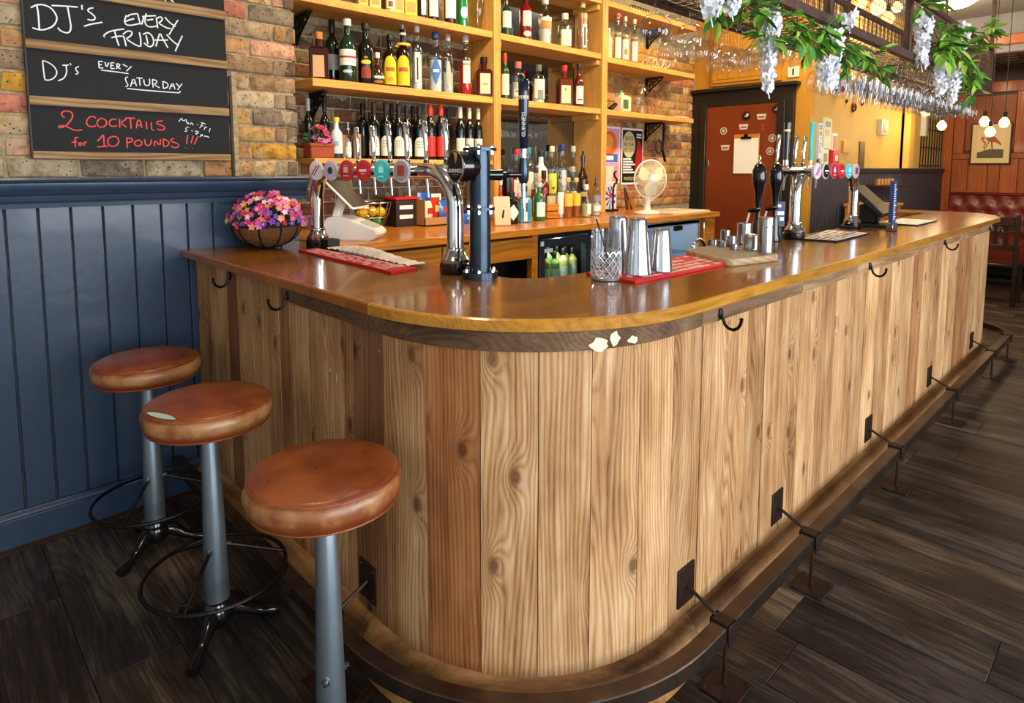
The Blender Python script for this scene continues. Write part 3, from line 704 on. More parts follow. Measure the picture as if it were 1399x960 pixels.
strokes([[(0.4274,1.9125),(0.4283,1.8803),(0.4303,1.844)], [(0.4275,1.9146),(0.444,1.9104),(0.4636,1.8964),(0.4725,1.8728),(0.4611,1.8511),(0.4435,1.8404),(0.4302,1.8419)], [(0.4897,1.9034),(0.5107,1.9066)], [(0.5019,1.904),(0.5031,1.876),(0.4921,1.8521),(0.4726,1.8419)], [(0.5147,1.9145),(0.5188,1.9075)], [(0.5442,1.9054),(0.5324,1.8978),(0.5344,1.8876),(0.5429,1.8801),(0.5318,1.8727)], [(0.6127,1.9334),(0.6132,1.9067)], [(0.6127,1.9334),(0.6276,1.9339)], [(0.6132,1.9207),(0.6232,1.9206)], [(0.6132,1.9067),(0.6274,1.9083)], [(0.635,1.9326),(0.6394,1.9096),(0.6473,1.9319)], [(0.6557,1.9329),(0.6545,1.9091)], [(0.6557,1.9329),(0.6678,1.933)], [(0.6551,1.9221),(0.6646,1.9223)], [(0.6545,1.9091),(0.6678,1.9105)], [(0.6765,1.931),(0.6754,1.9092)], [(0.6765,1.931),(0.6879,1.9301),(0.6848,1.9211),(0.677,1.9193),(0.6889,1.9107)], [(0.6976,1.9312),(0.7146,1.9222)], [(0.7293,1.926),(0.7098,1.9042)], [(0.6195,1.8989),(0.6691,1.8977),(0.7172,1.8949)], [(0.7144,1.8807),(0.7035,1.8766),(0.7071,1.86),(0.7144,1.8456),(0.7034,1.8396)], [(0.7214,1.8412),(0.7351,1.8828),(0.7442,1.8463)], [(0.7248,1.8566),(0.7412,1.8582)], [(0.7459,1.8808),(0.7687,1.8811)], [(0.7568,1.8799),(0.758,1.8496)], [(0.7731,1.8764),(0.774,1.8561),(0.7838,1.8499),(0.7954,1.8581),(0.7946,1.8816)], [(0.8057,1.8796),(0.807,1.8458)], [(0.8057,1.8796),(0.8244,1.8763),(0.8191,1.8634),(0.8095,1.8605),(0.8325,1.846)], [(0.8463,1.8763),(0.8467,1.8452)], [(0.8463,1.8763),(0.867,1.8679),(0.8643,1.8509),(0.8467,1.8452)], [(0.8708,1.8442),(0.8849,1.8769),(0.8933,1.8462)], [(0.8743,1.8581),(0.8909,1.8596)], [(0.8984,1.8729),(0.9105,1.8582)], [(0.9231,1.8731),(0.903,1.8439)], [(0.7094,1.8331),(0.7802,1.8312),(0.9094,1.8317)], [(0.9094,1.8317),(0.9147,1.8406)]], .0022, 'chalk_lettering', MATS['chalk_white'])
strokes([[(0.486,1.6997),(0.4775,1.7069),(0.4768,1.7176),(0.4862,1.7258),(0.5016,1.7268),(0.5129,1.7198),(0.5128,1.7028),(0.5019,1.6837),(0.4881,1.6676),(0.4723,1.6592),(0.4643,1.6609),(0.4664,1.6665),(0.4805,1.6687),(0.4931,1.6647),(0.5081,1.6546),(0.5236,1.6506),(0.5423,1.6552)], [(0.5917,1.7042),(0.5826,1.7106),(0.569,1.7076),(0.5589,1.6929),(0.5581,1.6788),(0.567,1.6689),(0.5804,1.6689),(0.5902,1.6741)], [(0.6095,1.7052),(0.5982,1.6966),(0.5934,1.6837),(0.5982,1.6713),(0.6103,1.6677),(0.6231,1.6741),(0.6294,1.6887),(0.6231,1.7012),(0.6095,1.7052)], [(0.6621,1.7017),(0.651,1.7043),(0.6394,1.6957),(0.636,1.6827),(0.6425,1.6744),(0.6551,1.673),(0.6652,1.6777)], [(0.6751,1.7057),(0.6741,1.67)], [(0.6993,1.7054),(0.6771,1.6896),(0.6992,1.6728)], [(0.5273,1.6227),(0.5195,1.624),(0.5152,1.6161),(0.5155,1.5974),(0.5161,1.5849)], [(0.5041,1.6033),(0.5213,1.6069)], [(0.5316,1.6041),(0.5265,1.5977),(0.5296,1.5915),(0.5364,1.5933),(0.5373,1.6011),(0.5316,1.6041)], [(0.5449,1.6045),(0.5455,1.5904)], [(0.5453,1.6014),(0.5503,1.6062),(0.5556,1.6055)], [(0.591,1.6107),(0.6025,1.6222),(0.6145,1.6418),(0.6148,1.6194),(0.6147,1.5922)], [(0.5898,1.5884),(0.6091,1.5898),(0.6272,1.5916)], [(0.6474,1.6318),(0.6331,1.6265),(0.6267,1.6102),(0.6315,1.5943),(0.6481,1.5899),(0.6626,1.5983),(0.6691,1.6148),(0.6628,1.6307),(0.6474,1.6328)], [(0.6955,1.71),(0.7128,1.711),(0.7317,1.7114)], [(0.7142,1.7095),(0.7159,1.6671)], [(0.7355,1.6696),(0.7401,1.7027),(0.752,1.705),(0.7554,1.6722)], [(0.7376,1.6829),(0.7548,1.6844)], [(0.7734,1.6995),(0.7749,1.6681)], [(0.7934,1.6973),(0.7922,1.6722),(0.7949,1.6656),(0.8024,1.6643)], [(0.838,1.7063),(0.821,1.7037),(0.8125,1.6983),(0.8189,1.6902),(0.8371,1.686),(0.846,1.678),(0.8393,1.6676),(0.8238,1.6652),(0.8149,1.6716)], [(0.6971,1.6271),(0.698,1.5862)], [(0.6957,1.627),(0.7102,1.6276),(0.72,1.6213),(0.7153,1.613),(0.699,1.6075)], [(0.7405,1.6204),(0.7285,1.615),(0.7236,1.605),(0.7305,1.5953),(0.7437,1.5956),(0.753,1.6042),(0.7521,1.6158),(0.7405,1.6204)], [(0.7644,1.6245),(0.765,1.6045),(0.7751,1.5965),(0.7875,1.6052),(0.79,1.6253)], [(0.8008,1.5971),(0.8021,1.6257),(0.8222,1.596),(0.8251,1.6265)], [(0.8359,1.6269),(0.8361,1.5964)], [(0.8345,1.6285),(0.8528,1.6223),(0.8601,1.6107),(0.8517,1.5985),(0.836,1.5947)], [(0.8799,1.6318),(0.8671,1.6279),(0.8652,1.6193),(0.8807,1.6147),(0.8963,1.6083),(0.8975,1.598),(0.886,1.5915),(0.8703,1.5939),(0.8659,1.6006)], [(0.9361,1.6493),(0.9327,1.6301),(0.9302,1.6092)], [(0.9596,1.6467),(0.9483,1.6132)], [(0.9787,1.6457),(0.9618,1.6084)], [(0.923,1.5934),(0.9246,1.5924)], [(0.9348,1.5885),(0.9361,1.5879)], [(0.9532,1.5918),(0.9545,1.5904)]], .0026, 'chalk_lettering', MATS['chalk_red'])
strokes([[(0.9023,1.7063),(0.916,1.7259),(0.9183,1.7072),(0.935,1.7201),(0.9327,1.7028)], [(0.9392,1.7048),(0.943,1.7016),(0.9405,1.6969),(0.9374,1.7002),(0.9392,1.7048)], [(0.9502,1.695),(0.9515,1.7037),(0.9571,1.7033),(0.9616,1.6931)], [(0.9766,1.6974),(0.9815,1.6955)], [(0.9936,1.7077),(1.0134,1.7016)], [(1.0018,1.7046),(0.9875,1.6818)], [(0.993,1.6936),(1.0029,1.6916)], [(1.0112,1.6892),(1.0066,1.6749)], [(1.0104,1.685),(1.0196,1.6878)], [(1.033,1.6832),(1.0271,1.6659)], [(0.9432,1.6843),(0.9334,1.6838),(0.9282,1.6749),(0.9345,1.6718),(0.9326,1.6648),(0.9239,1.6651)], [(0.9523,1.6691),(0.9578,1.6676)], [(0.9671,1.668),(0.9852,1.667),(0.9697,1.6524)], [(0.9684,1.66),(0.9815,1.6581)], [(0.9947,1.6551),(0.9875,1.6425)], [(0.9946,1.6533),(1.0013,1.6518),(0.9943,1.6463)], [(1.0059,1.6432),(1.0096,1.6504),(1.0127,1.6434),(1.017,1.6489),(1.0194,1.6419),(1.023,1.6473),(1.0243,1.6385)]], .0016, 'chalk_lettering', MATS['chalk_white'])

# ---------------------------------------------------------------- shelving on the back bar
XS = -3.32
shv = thing('bottle_shelving', 'golden pine shelving unit filled with bottles behind the bar', 'shelving', (-3.46, 4.0, 1.136))
def shelf(y0, y1, zt, x0=XB + .004, x1=XS, th=.045, part='shelf'):
    b = BM(); box(b, x0 + 3.46, x1 + 3.46, -(y1 - y0) / 2, (y1 - y0) / 2, zt - th, zt, .0025)
    return obj(part, b, MATS['shelf_pine'], shv, (-3.46, (y0 + y1) / 2, 0), color=(1, 1, 1))
shelf(1.665, 3.0, 2.0); shelf(1.60, 3.0, 2.445); shelf(1.665, 3.0, 1.56, th=.03); shelf(1.6, 3.0, 2.885)
shelf(3.065, 4.2, 2.0); shelf(3.065, 4.2, 2.445); shelf(3.065, 4.2, 2.885)
shelf(4.27, 5.67, 2.0); shelf(4.27, 5.67, 2.43); shelf(4.27, 5.67, 2.885)
for ya, yb in ((3.0, 3.065), (4.2, 4.27)):
    b = BM(); box(b, XB + .004, XS + .012, ya, yb, 1.137, 3.2, .003); obj('upright', b, MATS['shelf_pine_up'], shv, (0, 0, 0))
for ya in (3.066, 4.166):
    for zt in (2.0, 2.445, 2.885):
        b = BM(); box(b, XB + .01, XS - .02, ya, ya + .033, zt - .09, zt - .046, .002); obj('batten', b, MATS['shelf_pine'], shv, (0, 0, 0))
def bracket(y, zt, s=.17, t=None):
    b = BM(); th = .012
    box(b, XB, XB + .012, -th, th, zt - s, zt); box(b, XB, XB + s + .02, -th, th, zt - .012, zt)
    n = 9
    pp = [(XB + .012 + (s) * math.sin(PI / 2 * (1 - i / n)) ** 1.6, 0, zt - .01 - s * .95 * (i / n) ** 1.4) for i in range(n + 1)]
    tube(b, pp, .007, 6)
    for i in range(6):
        for j in range(6):
            cx_, cz = XB + .03 + i * .026 + (j % 2) * .013, zt - .025 - j * .024
            if (cx_ - XB) / s + (zt - cz) / s < .95:
                tube(b, [(cx_ + .011 * math.cos(k * PI / 3), 0, cz + .011 * math.sin(k * PI / 3)) for k in range(6)], .0045, 5, closed=True)
    return obj('iron_bracket', b, MATS['black_iron'], t or shv, (0, y, 0))
bracket(1.80, 1.95); bracket(5.28, 1.95); bracket(5.28, 2.38); bracket(5.28, 2.83); bracket(1.72, 2.39)
bracket(5.28, 1.95)
mr = BM(); box(mr, XB + .002, XB + .008, 3.07, 4.19, 1.14, 3.2, .001)
tag(obj('wall_mirror', mr, plain('mirror_glass', '9aa0a4', .02, metal=1.0), None, (0, 0, 0)), 'dark mirror panel behind the middle bay of bottle shelves', 'mirror')

# ---------------------------------------------------------------- back counter, drawers, bottle fridges
bc = thing('back_counter', 'orange brown varnished wooden back counter along the brick wall', 'counter', (-3.1, 3.3, 0))
b = BM(); box(b, XB, -2.715, 1.475, 5.12, 1.092, 1.136, .004); obj('counter_top', b, MATS['honey_wood'], bc, (0, 0, 0))
b = BM(); box(b, XB, -2.76, 1.475, 2.86, 0.0, .60); obj('cabinet_base', b, MATS['black_matt'], bc, (0, 0, 0))
b = BM(); box(b, -2.80, -2.75, 2.815, 2.865, 0, 1.09, .002); obj('front_post', b, MATS['honey_wood'], bc, (0, 0, 0))
b = BM(); box(b, -3.3, -2.95, 1.54, 2.81, .60, .94); obj('black_backing', b, MATS['black_matt'], bc, (0, 0, 0))  # solid black box added so the space under the drawers looks dark
b = BM(); box(b, -3.55, -2.81, 2.82, 2.86, 0, 1.09); obj('inner_panel', b, MATS['black_matt'], bc, (0, 0, 0))
for ya, yb in ((4.93, 5.10), (1.475, 1.53), (3.98, 4.02)):
    b = BM(); box(b, XB, -2.75, ya, yb, 0, 1.09, .002); obj('side_panel', b, MATS['honey_wood'], bc, (0, 0, 0))
for ya, yb in ((1.54, 2.10), (2.11, 2.81)):
    d = BM(); box(d, -3.3, -2.742, ya, yb, .945, 1.075, .003); obj('drawer', d, MATS['honey_wood'], bc, (0, 0, 0))
def bottle_bm(kind, r, h):
    """outer glass outline"""
    k = {'wine': [(0, 0), (r * .9, 0), (r, .01), (r, h * .60), (r * .93, h * .66), (r * .55, h * .73), (r * .36, h * .78), (r * .34, h * .95), (r * .38, h * .955), (r * .38, h)],
         'spirit': [(0, 0), (r * .92, 0), (r, .008), (r, h * .56), (r * .96, h * .62), (r * .7, h * .69), (r * .42, h * .74), (r * .36, h * .80), (r * .36, h * .92), (r * .44, h * .925), (r * .44, h)],
         'tall': [(0, 0), (r * .92, 0), (r, .008), (r * .98, h * .62), (r * .8, h * .70), (r * .5, h * .76), (r * .40, h * .8), (r * .36, h)],
         'squat': [(0, 0), (r * .95, 0), (r, .012), (r, h * .62), (r * .9, h * .70), (r * .5, h * .76), (r * .36, h * .79), (r * .36, h)],
         'round': [(0, 0), (r * .6, 0), (r * .95, h * .12), (r, h * .3), (r * .85, h * .48), (r * .45, h * .6), (r * .3, h * .66), (r * .3, h)]}[kind]
    return k
CAPZ = {'wine': .80, 'spirit': .90, 'tall': .90, 'squat': .84, 'round': .84, 'square': .86}
NECK = {'wine': .40, 'spirit': .46, 'tall': .40, 'squat': .42, 'round': .34, 'square': .36}
def arc_label(r, z0, z1, a0, a1, shape='rect', seg=12):
    b = BM(); n = seg
    lo, hi = [], []
    for i in range(n + 1):
        t = i / n; a = a0 + (a1 - a0) * t
        if shape == 'arch': zt = z0 + (z1 - z0) * (.62 + .38 * math.sqrt(max(0, 1 - (2 * t - 1) ** 2))); zb = z0
        elif shape == 'oval': q = math.sqrt(max(0, 1 - (2 * t - 1) ** 2)); zm = (z0 + z1) / 2; zt = zm + (z1 - z0) / 2 * q; zb = zm - (z1 - z0) / 2 * q
        elif shape == 'diamond': q = 1 - abs(2 * t - 1); zm = (z0 + z1) / 2; zt = zm + (z1 - z0) / 2 * q; zb = zm - (z1 - z0) / 2 * q
        else: zt, zb = z1, z0
        lo.append(b.verts.new((r * math.cos(a), r * math.sin(a), zb))); hi.append(b.verts.new((r * math.cos(a), r * math.sin(a), zt)))
    for i in range(n):
        if (hi[i].co - lo[i].co).length < 1e-6 and (hi[i + 1].co - lo[i + 1].co).length < 1e-6: continue
        b.faces.new((lo[i], lo[i + 1], hi[i + 1], hi[i]))
    bmesh.ops.remove_doubles(b, verts=b.verts, dist=1e-6)
    return b
def square_prof(kind, r, h, M=None):
    b = BM(); q = r * .92
    box(b, -q, q, -q, q, 0, h * .66, r * .12); box(b, -q * .8, q * .8, -q * .8, q * .8, h * .66, h * .70, r * .1)
    lathe(b, [(r * .34, h * .69), (r * .32, h * .88), (r * .36, h)], 16); return b
def bottle(x, y, z, r, h, kind, glass, liquid, cap, labels, text, group, fill=.5, yaw=-.55, name='bottle', pour=False):
    """glass: colour (opaque dark glass) or None for clear. labels: list of (z0,z1,width_rad,shape,colour,offset)"""
    t = thing(name, text, 'bottle', (x, y, z), 0, group)
    sq = kind == 'square'
    gm = glassy('clear_glass', 'eef2ee', .05) if glass is None else MATS['tint_gloss']
    b = square_prof(kind, r, h) if sq else lathe(BM(), bottle_bm(kind, r, h), 20)
    if sq: xform(b, RZ(yaw))
    obj('glass', b, gm, t, color=lin(glass) if glass else None, smooth=35)
    if glass is None and liquid:
        ri = r * .86; b = BM()
        if sq: box(b, -ri * .9, ri * .9, -ri * .9, ri * .9, .006, h * .66 * fill); xform(b, RZ(yaw))
        else: lathe(b, [(0, .006), (ri, .006), (ri, h * .6 * fill), (0, h * .6 * fill)], 16)
        obj('liquid', b, MATS['tint_gloss'], t, color=lin(liquid), smooth=35)
    if cap:
        cz = CAPZ[kind] * h; nr = NECK[kind] * r
        if pour:
            b = lathe(BM(), [(0, cz), (nr * 1.05, cz), (nr, cz + h * .04), (nr * .5, cz + h * .06), (nr * .45, cz + h * .14), (nr * .3, h * 1.08), (0, h * 1.08)], 12)
            obj('pourer', b, MATS['tint_gloss'], t, color=lin(cap), smooth=35)
        else:
            b = lathe(BM(), [(nr * 1.08, cz), (nr * 1.12, cz + .002), (nr * 1.12, h * 1.0), (nr, h * 1.012), (0, h * 1.012)], 14)
            obj('cap', b, MATS['tint'], t, color=lin(cap), smooth=35)
    for z0, z1, wd, shp, colr, off in labels:
        if sq:
            q = r * .92; b = BM(); hw = q * min(.92, wd / 2.0); box(b, q, q + .0008 + .0005 * labels.index((z0, z1, wd, shp, colr, off)), -hw, hw, z0 * h, z1 * h); xform(b, RZ(yaw + off))
        else: li = labels.index((z0, z1, wd, shp, colr, off)); b = arc_label(r * 1.012 + .0003 + li * .0005, z0 * h, z1 * h, yaw + off - wd / 2, yaw + off + wd / 2, shp)
        obj('paper_label', b, MATS['tint'], t, color=lin(colr), smooth=60)
    return t

# ---------------------------------------------------------------- bottles, bay by bay
random.seed(31)
W = 'f1ece0'; CR = 'e8dcb8'
def shelf_row(rows, x, z, group):
    for (y, r, h), kind, glass, liq, cap, labels, text, fill in rows:
        bottle(x, y, z, r, h, kind, glass, liq, cap, labels, text, group, fill, pour=(text.endswith('pourer') or 'pourer' in text))
G2 = 'spirit bottles on the middle left shelf'
shelf_row([
 ((1.748, 0.0559, 0.2631), 'square', '3a1a0a', None, 'c8763a', [(.05, .5, 1.2, 'rect', 'd6a878', .0)], 'square dark brown bottle with an orange cap, leftmost on the middle left shelf', .5),
 ((1.9283, 0.047, 0.3633), 'spirit', '14301c', None, 'd9dcd8', [(.27, .52, 2.6, 'rect', W, 0), (.385, .42, 2.6, 'rect', 'b8342c', 0), (.15, .2, 1.2, 'oval', 'c9d2cc', 0)], 'dark green bottle with a white cap and a white label striped red', .5),
 ((2.0494, 0.0481, 0.3572), 'spirit', '0e1410', None, '1a1712', [(.33, .40, 1.3, 'oval', 'e2c838', 0), (.10, .30, 1.2, 'arch', '8e3a22', 0), (.42, .46, .5, 'oval', 'd0702a', 0)], 'black bottle with a small yellow and red label low on its front', .5),
 ((2.1271, 0.0422, 0.199), 'round', '3c1c0c', None, 'e0d8c8', [(.22, .30, 2.4, 'rect', 'e8dfc4', 0), (.08, .16, 1.6, 'rect', 'a06838', 0)], 'short round brown bottle with a cream band between black and yellow labelled bottles', .5),
 ((2.2178, 0.0429, 0.3131), 'spirit', '1c0c06', None, '14100e', [(.05, .60, 1.9, 'arch', 'f0c81e', 0), (.30, .38, 1.2, 'rect', 'b4602a', 0), (.1, .2, .9, 'oval', 'd89a20', 0)], 'dark bottle with a yellow arched label and a black cap', .5),
 ((2.3135, 0.0458, 0.3655), 'spirit', '1c0c06', None, 'c8c8c8', [(.05, .55, 1.9, 'arch', 'f0c81e', 0), (.28, .35, 1.2, 'rect', 'b4602a', 0), (.72, .76, 6.2, 'rect', 'e8c040', 0)], 'dark bottle with a yellow arched label and a steel pourer', .5),
 ((2.4207, 0.035, 0.4058), 'tall', None, 'dfe4e2', 'e8e8e4', [(.12, .58, 1.0, 'rect', 'e6e8e2', 0), (.16, .5, .25, 'rect', '2a2a2e', 0)], 'slim clear bottle with a white cap and dark upright lettering', .9),
 ((2.5654, 0.0455, 0.3816), 'spirit', None, 'dbe4ec', '2c3c80', [(.12, .6, 1.5, 'diamond', '3f6fc0', 0), (.33, .38, .9, 'rect', 'c8d8f0', 0)], 'clear bottle with a bright blue diamond label and blue cap', .9),
 ((2.6682, 0.039, 0.3824), 'tall', None, 'c8ccd0', 'a8acb4', [(.1, .55, .8, 'oval', 'b8b4a4', 0)], 'slim clear bottle with a silver cap beside the blue label bottle', .6),
 ((2.8195, 0.0424, 0.3944), 'spirit', None, 'c0101a', 'c8c8c4', [(.2, .58, 1.2, 'rect', 'efe6d4', .1), (.5, .54, 1.2, 'rect', 'b49a58', .1)], 'clear bottle of bright red liquid with a cream label', .95),
 ((2.9869, 0.0642, 0.2746), 'square', '4a120c', None, '1c1410', [(.08, .58, 1.2, 'rect', 'e6cfa4', 0), (.3, .34, .6, 'rect', 'b08850', 0)], 'square dark red bottle with a cream label at the right end of its shelf', .5),
], -3.40, 2.0, G2)
shelf_row([((1.8946, 0.0413, 0.3732), 'wine', '10160e', None, '181a16', [(.22, .46, 2.4, 'rect', '8e9290', 0)], 'tall dark bottle with a grey label standing behind the shelf front', .5),
 ((2.7108, 0.0301, 0.2499), 'tall', '10140e', None, '181a16', [(.2, .4, 2, 'rect', '6e7060', 0)], 'small dark bottle behind the two clear bottles', .5)], -3.52, 2.0, G2)
G3 = 'bottles and cartons on the top left shelf'
for i, (px, wd, colr, lab) in enumerate((((2.0377, 0.0287), 0, 'e8c040', ''), ((2.1191, 0.0336), 0, 'ecd27a', ''), ((2.2894, 0.03), 0, 'e6c46a', ''), ((2.3728, 0.0398), 0, 'e4b020', ''))):
    y, r = px
    t = thing('bottle_carton', ['deep yellow bottle carton, leftmost on the top left shelf', 'pale yellow bottle carton, second on the top left shelf', 'pale buff bottle carton, third on the top left shelf', 'golden carton with a white disc on the top left shelf'][i], 'carton', (-3.41, y, 2.4455), -.3, 'bottle cartons on the top left shelf')
    b = BM(); box(b, -r, r, -r, r, 0, .31, .002); obj('carton', b, MATS['tint'], t, color=lin(colr))
    b = BM(); box(b, r + .0003, r + .001, -r * .7, r * .7, .03, .09)
    obj('printed_panel', b, MATS['tint'], t, color=lin('a88a3a'))
    if i == 3:
        b = BM(); lathe(b, [(0, 0), (r * .7, 0), (r * .7, .001), (0, .001)], 20, M=T((r + .001, 0, .14)) @ RY(PI / 2)); obj('white_disc', b, MATS['tint'], t, color=lin('f4ead2'))
shelf_row([
 ((2.2288, 0.0337, 0.283), 'spirit', None, 'e8d8a0', 'd8b84a', [(.1, .4, 1.6, 'rect', 'f0e6c8', 0), (.13, .25, .8, 'rect', '5a5048', 0)], 'bottle of pale liquid with a printed cream label between yellow cartons', .9),
 ((2.4665, 0.0303, 0.3071), 'spirit', '1c1210', None, '1c1a18', [(.1, .6, 1.0, 'rect', 'eae6dc', .2)], 'dark bottle with a narrow white label beside the golden carton', .5),
 ((2.5532, 0.0355, 0.3254), 'spirit', '281410', None, '1c1a18', [(.1, .6, 1.8, 'rect', 'f2eee4', 0)], 'dark bottle with a broad white label, left of the pair', .5),
 ((2.6911, 0.0411, 0.3545), 'spirit', '3c1810', None, '1c1a18', [(.12, .66, 1.9, 'rect', 'f4efe6', 0)], 'dark red bottle with a tall white label, right of the pair', .5),
 ((2.7973, 0.0394, 0.3769), 'spirit', '0f7a3c', None, '1c1a18', [(.16, .36, 1.3, 'oval', 'f0f0e6', .2), (.0, .12, .25, 'rect', 'e8ece6', .2)], 'bright green bottle with a white round label', .5),
], -3.40, 2.4455, G3)
y, r = (2.944, 0.0489)
t = thing('glass_vase', 'clear ribbed glass vase at the right end of the top left shelf', 'vase', (-3.41, y, 2.4455), 0, None)
b = lathe(BM(), [(0, 0), (r * .6, 0), (r * .55, .02), (r * .5, .05), (r * .85, .14), (r, .22), (r * .8, .27)], 24); obj('glass', b, glassy('clear_glass', 'eef2ee', .05), t)
# wines on the low left shelf
G1 = 'wine bottles on the low left shelf'
rows = []
def wn(b3, lab, cap, text, glass='0a0f0c', win=False):
    ls = [(.06, .42, 2.1, 'arch' if win else 'rect', lab, 0)]
    if win:
        for i in range(3):
            for j in range(3): ls.append((.22 + j * .05, .24 + j * .05, .14, 'rect', '3a342c', -.35 + i * .35))
    rows.append((b3, 'wine', glass, None, cap, ls, text, .5))
wn((1.7225, 0.0254, 0.3391), '0e120e', 'a8acb4', 'dark wine bottle with a silver capsule at the left end of the low shelf')
wn((1.8241, 0.0281, 0.3379), 'b8b4a8', '1a1616', 'wine bottle with a black capsule behind the small flower planter')
wn((2.0782, 0.034, 0.3368), '20241e', '14161a', 'black capped wine bottle behind the first cream labels, low shelf')
for i, (p, lb) in enumerate((((2.0956, 0.0335, 0.3383), 'e6e2d2'), ((2.1801, 0.0362, 0.3392), 'efe8d2'), ((2.2738, 0.0345, 0.3391), 'efe8d2'), ((2.3343, 0.0326, 0.3343), 'e6e4cc'), ((2.4304, 0.0355, 0.3362), 'efe8d2'))):
    wn(p, lb, '121416', ['first', 'second', 'third', 'fourth', 'fifth'][i] + ' black capped wine bottle with a cream window print label, counted from the left', win=True)
for i, p in enumerate(((2.2872, 0.0306, 0.3485), (2.4514, 0.0315, 0.3458))):
    wn(p, '20241e', '121416', ['black capped wine bottle standing in the second row, further left', 'black capped wine bottle standing in the second row, further right'][i])
wn((2.518, 0.036, 0.3564), 'd8281c', 'd23a2c', 'red capped wine bottle with a red label, left one of two')
wn((2.605, 0.0365, 0.3625), 'e0301c', 'd23a2c', 'red capped wine bottle with a red label, right one of two')
wn((2.742, 0.0302, 0.3517), '18201c', '1e2624', 'dark plain wine bottle right of the red capped bottles')
for i, p in enumerate(((2.7707, 0.0325, 0.3545), (2.852, 0.0304, 0.355), (2.9322, 0.0308, 0.3553))):
    wn(p, 'e8decb', 'e6ddc8', 'cream capped wine bottle with a cream label, ' + ['left', 'middle', 'right'][i] + ' of three by the upright')
for q in rows:
    xx = -3.40
    bottle(xx if 'second row' not in q[6] and 'behind' not in q[6] and 'silver' not in q[6] and 'plain' not in q[6] else -3.50, q[0][0], 1.561, q[0][1], q[0][2], 'wine', q[2], None, q[4], q[5], q[6], G1)
y, r, h = (1.8388, 0.034, 0.2324)
bottle(-3.39, y, 1.561, r, h, 'spirit', 'e8e6e0', None, 'd8d030', [(.18, .5, 2.2, 'rect', 'dcdad2', 0), (.0, .12, 6.2, 'rect', '20222c', 0), (.3, .42, .8, 'rect', '9aa8c0', 0)], 'white bottle with a yellow cap on a dark foot', 'bar bottles by the flower planter')
y, r, h = (1.9142, 0.0194, 0.1785)
bottle(-3.39, y, 1.561, r, h + .02, 'squat', None, 'e8e4da', 'c8c8c8', [(.1, .35, 2.0, 'rect', 'ece8dc', 0)], 'tiny clear bottle with a white label and steel pourer', 'bar bottles by the flower planter', .8, pour=True)
for nm, p, lb in (('glass spice jar with an orange lid beside the wines', (1.9887, 0.0242, 0.1469), 'd0783c'), ('glass jar with an orange lid behind the tiny bottle', (1.9456, 0.02, 0.1439), 'd0683c')):
    t = thing('lidded_jar', nm, 'jar', (-3.42 if 'spice' in nm else -3.5, p[0], 1.561), 0, 'orange lidded jars')
    obj('glass', lathe(BM(), [(0, 0), (p[1], 0), (p[1], p[2] * .75), (p[1] * .85, p[2] * .8)], 18), MATS['tint_gloss'], t, color=lin('a89a8c'))
    obj('lid', lathe(BM(), [(p[1] * 1.02, p[2] * .78), (p[1] * 1.02, p[2]), (0, p[2])], 18), MATS['tint'], t, color=lin(lb))
# flower making
def blossom(b, c, n, s, petals=5):
    n = Vector(n).normalized(); a = n.cross(Vector((.3, .2, 1))).normalized(); d = n.cross(a); ph = R() * 6
    c = Vector(c)
    for k in range(petals):
        th = ph + 2 * PI * k / petals; u = a * math.cos(th) + d * math.sin(th); v = -a * math.sin(th) + d * math.cos(th)
        p = [c, c + u * s * .5 + v * s * .38 + n * s * .1, c + u * s + v * s * .2 + n * s * .22, c + u * s * 1.02 - v * s * .2 + n * s * .2, c + u * s * .5 - v * s * .38 + n * s * .1]
        b.faces.new([b.verts.new(q) for q in p])
FC = ['d4559a', 'e2718a', 'c04fb0', 'e98a7c', 'b42a3c', '5a3a9a', 'e07ab0', 'd8468a', 'e8a060', '7a3fb0', 'f0c8d0', 'cf3048']
def leaf_bm(s, w=.42, fold=.15, n=5):
    b = BM(); L, Rr, Mi = [], [], []
    for i in range(n + 1):
        t = i / n; ww = s * w * math.sin(PI * min(1, t * .97 + .015)) ** .8 * (1.15 - .5 * t); z = -s * .25 * t * t
        Mi.append(b.verts.new((s * t, 0, z - ww * fold))); L.append(b.verts.new((s * t, ww * .5, z + ww * fold * .6))); Rr.append(b.verts.new((s * t, -ww * .5, z + ww * fold * .6)))
    for i in range(n):
        b.faces.new((Mi[i], Mi[i + 1], L[i + 1], L[i])); b.faces.new((Rr[i], Rr[i + 1], Mi[i + 1], Mi[i]))
    return b
plain('petal', 'ffffff', .6, tint=True); plain('leaf_green', 'ffffff', .5, tint=True)
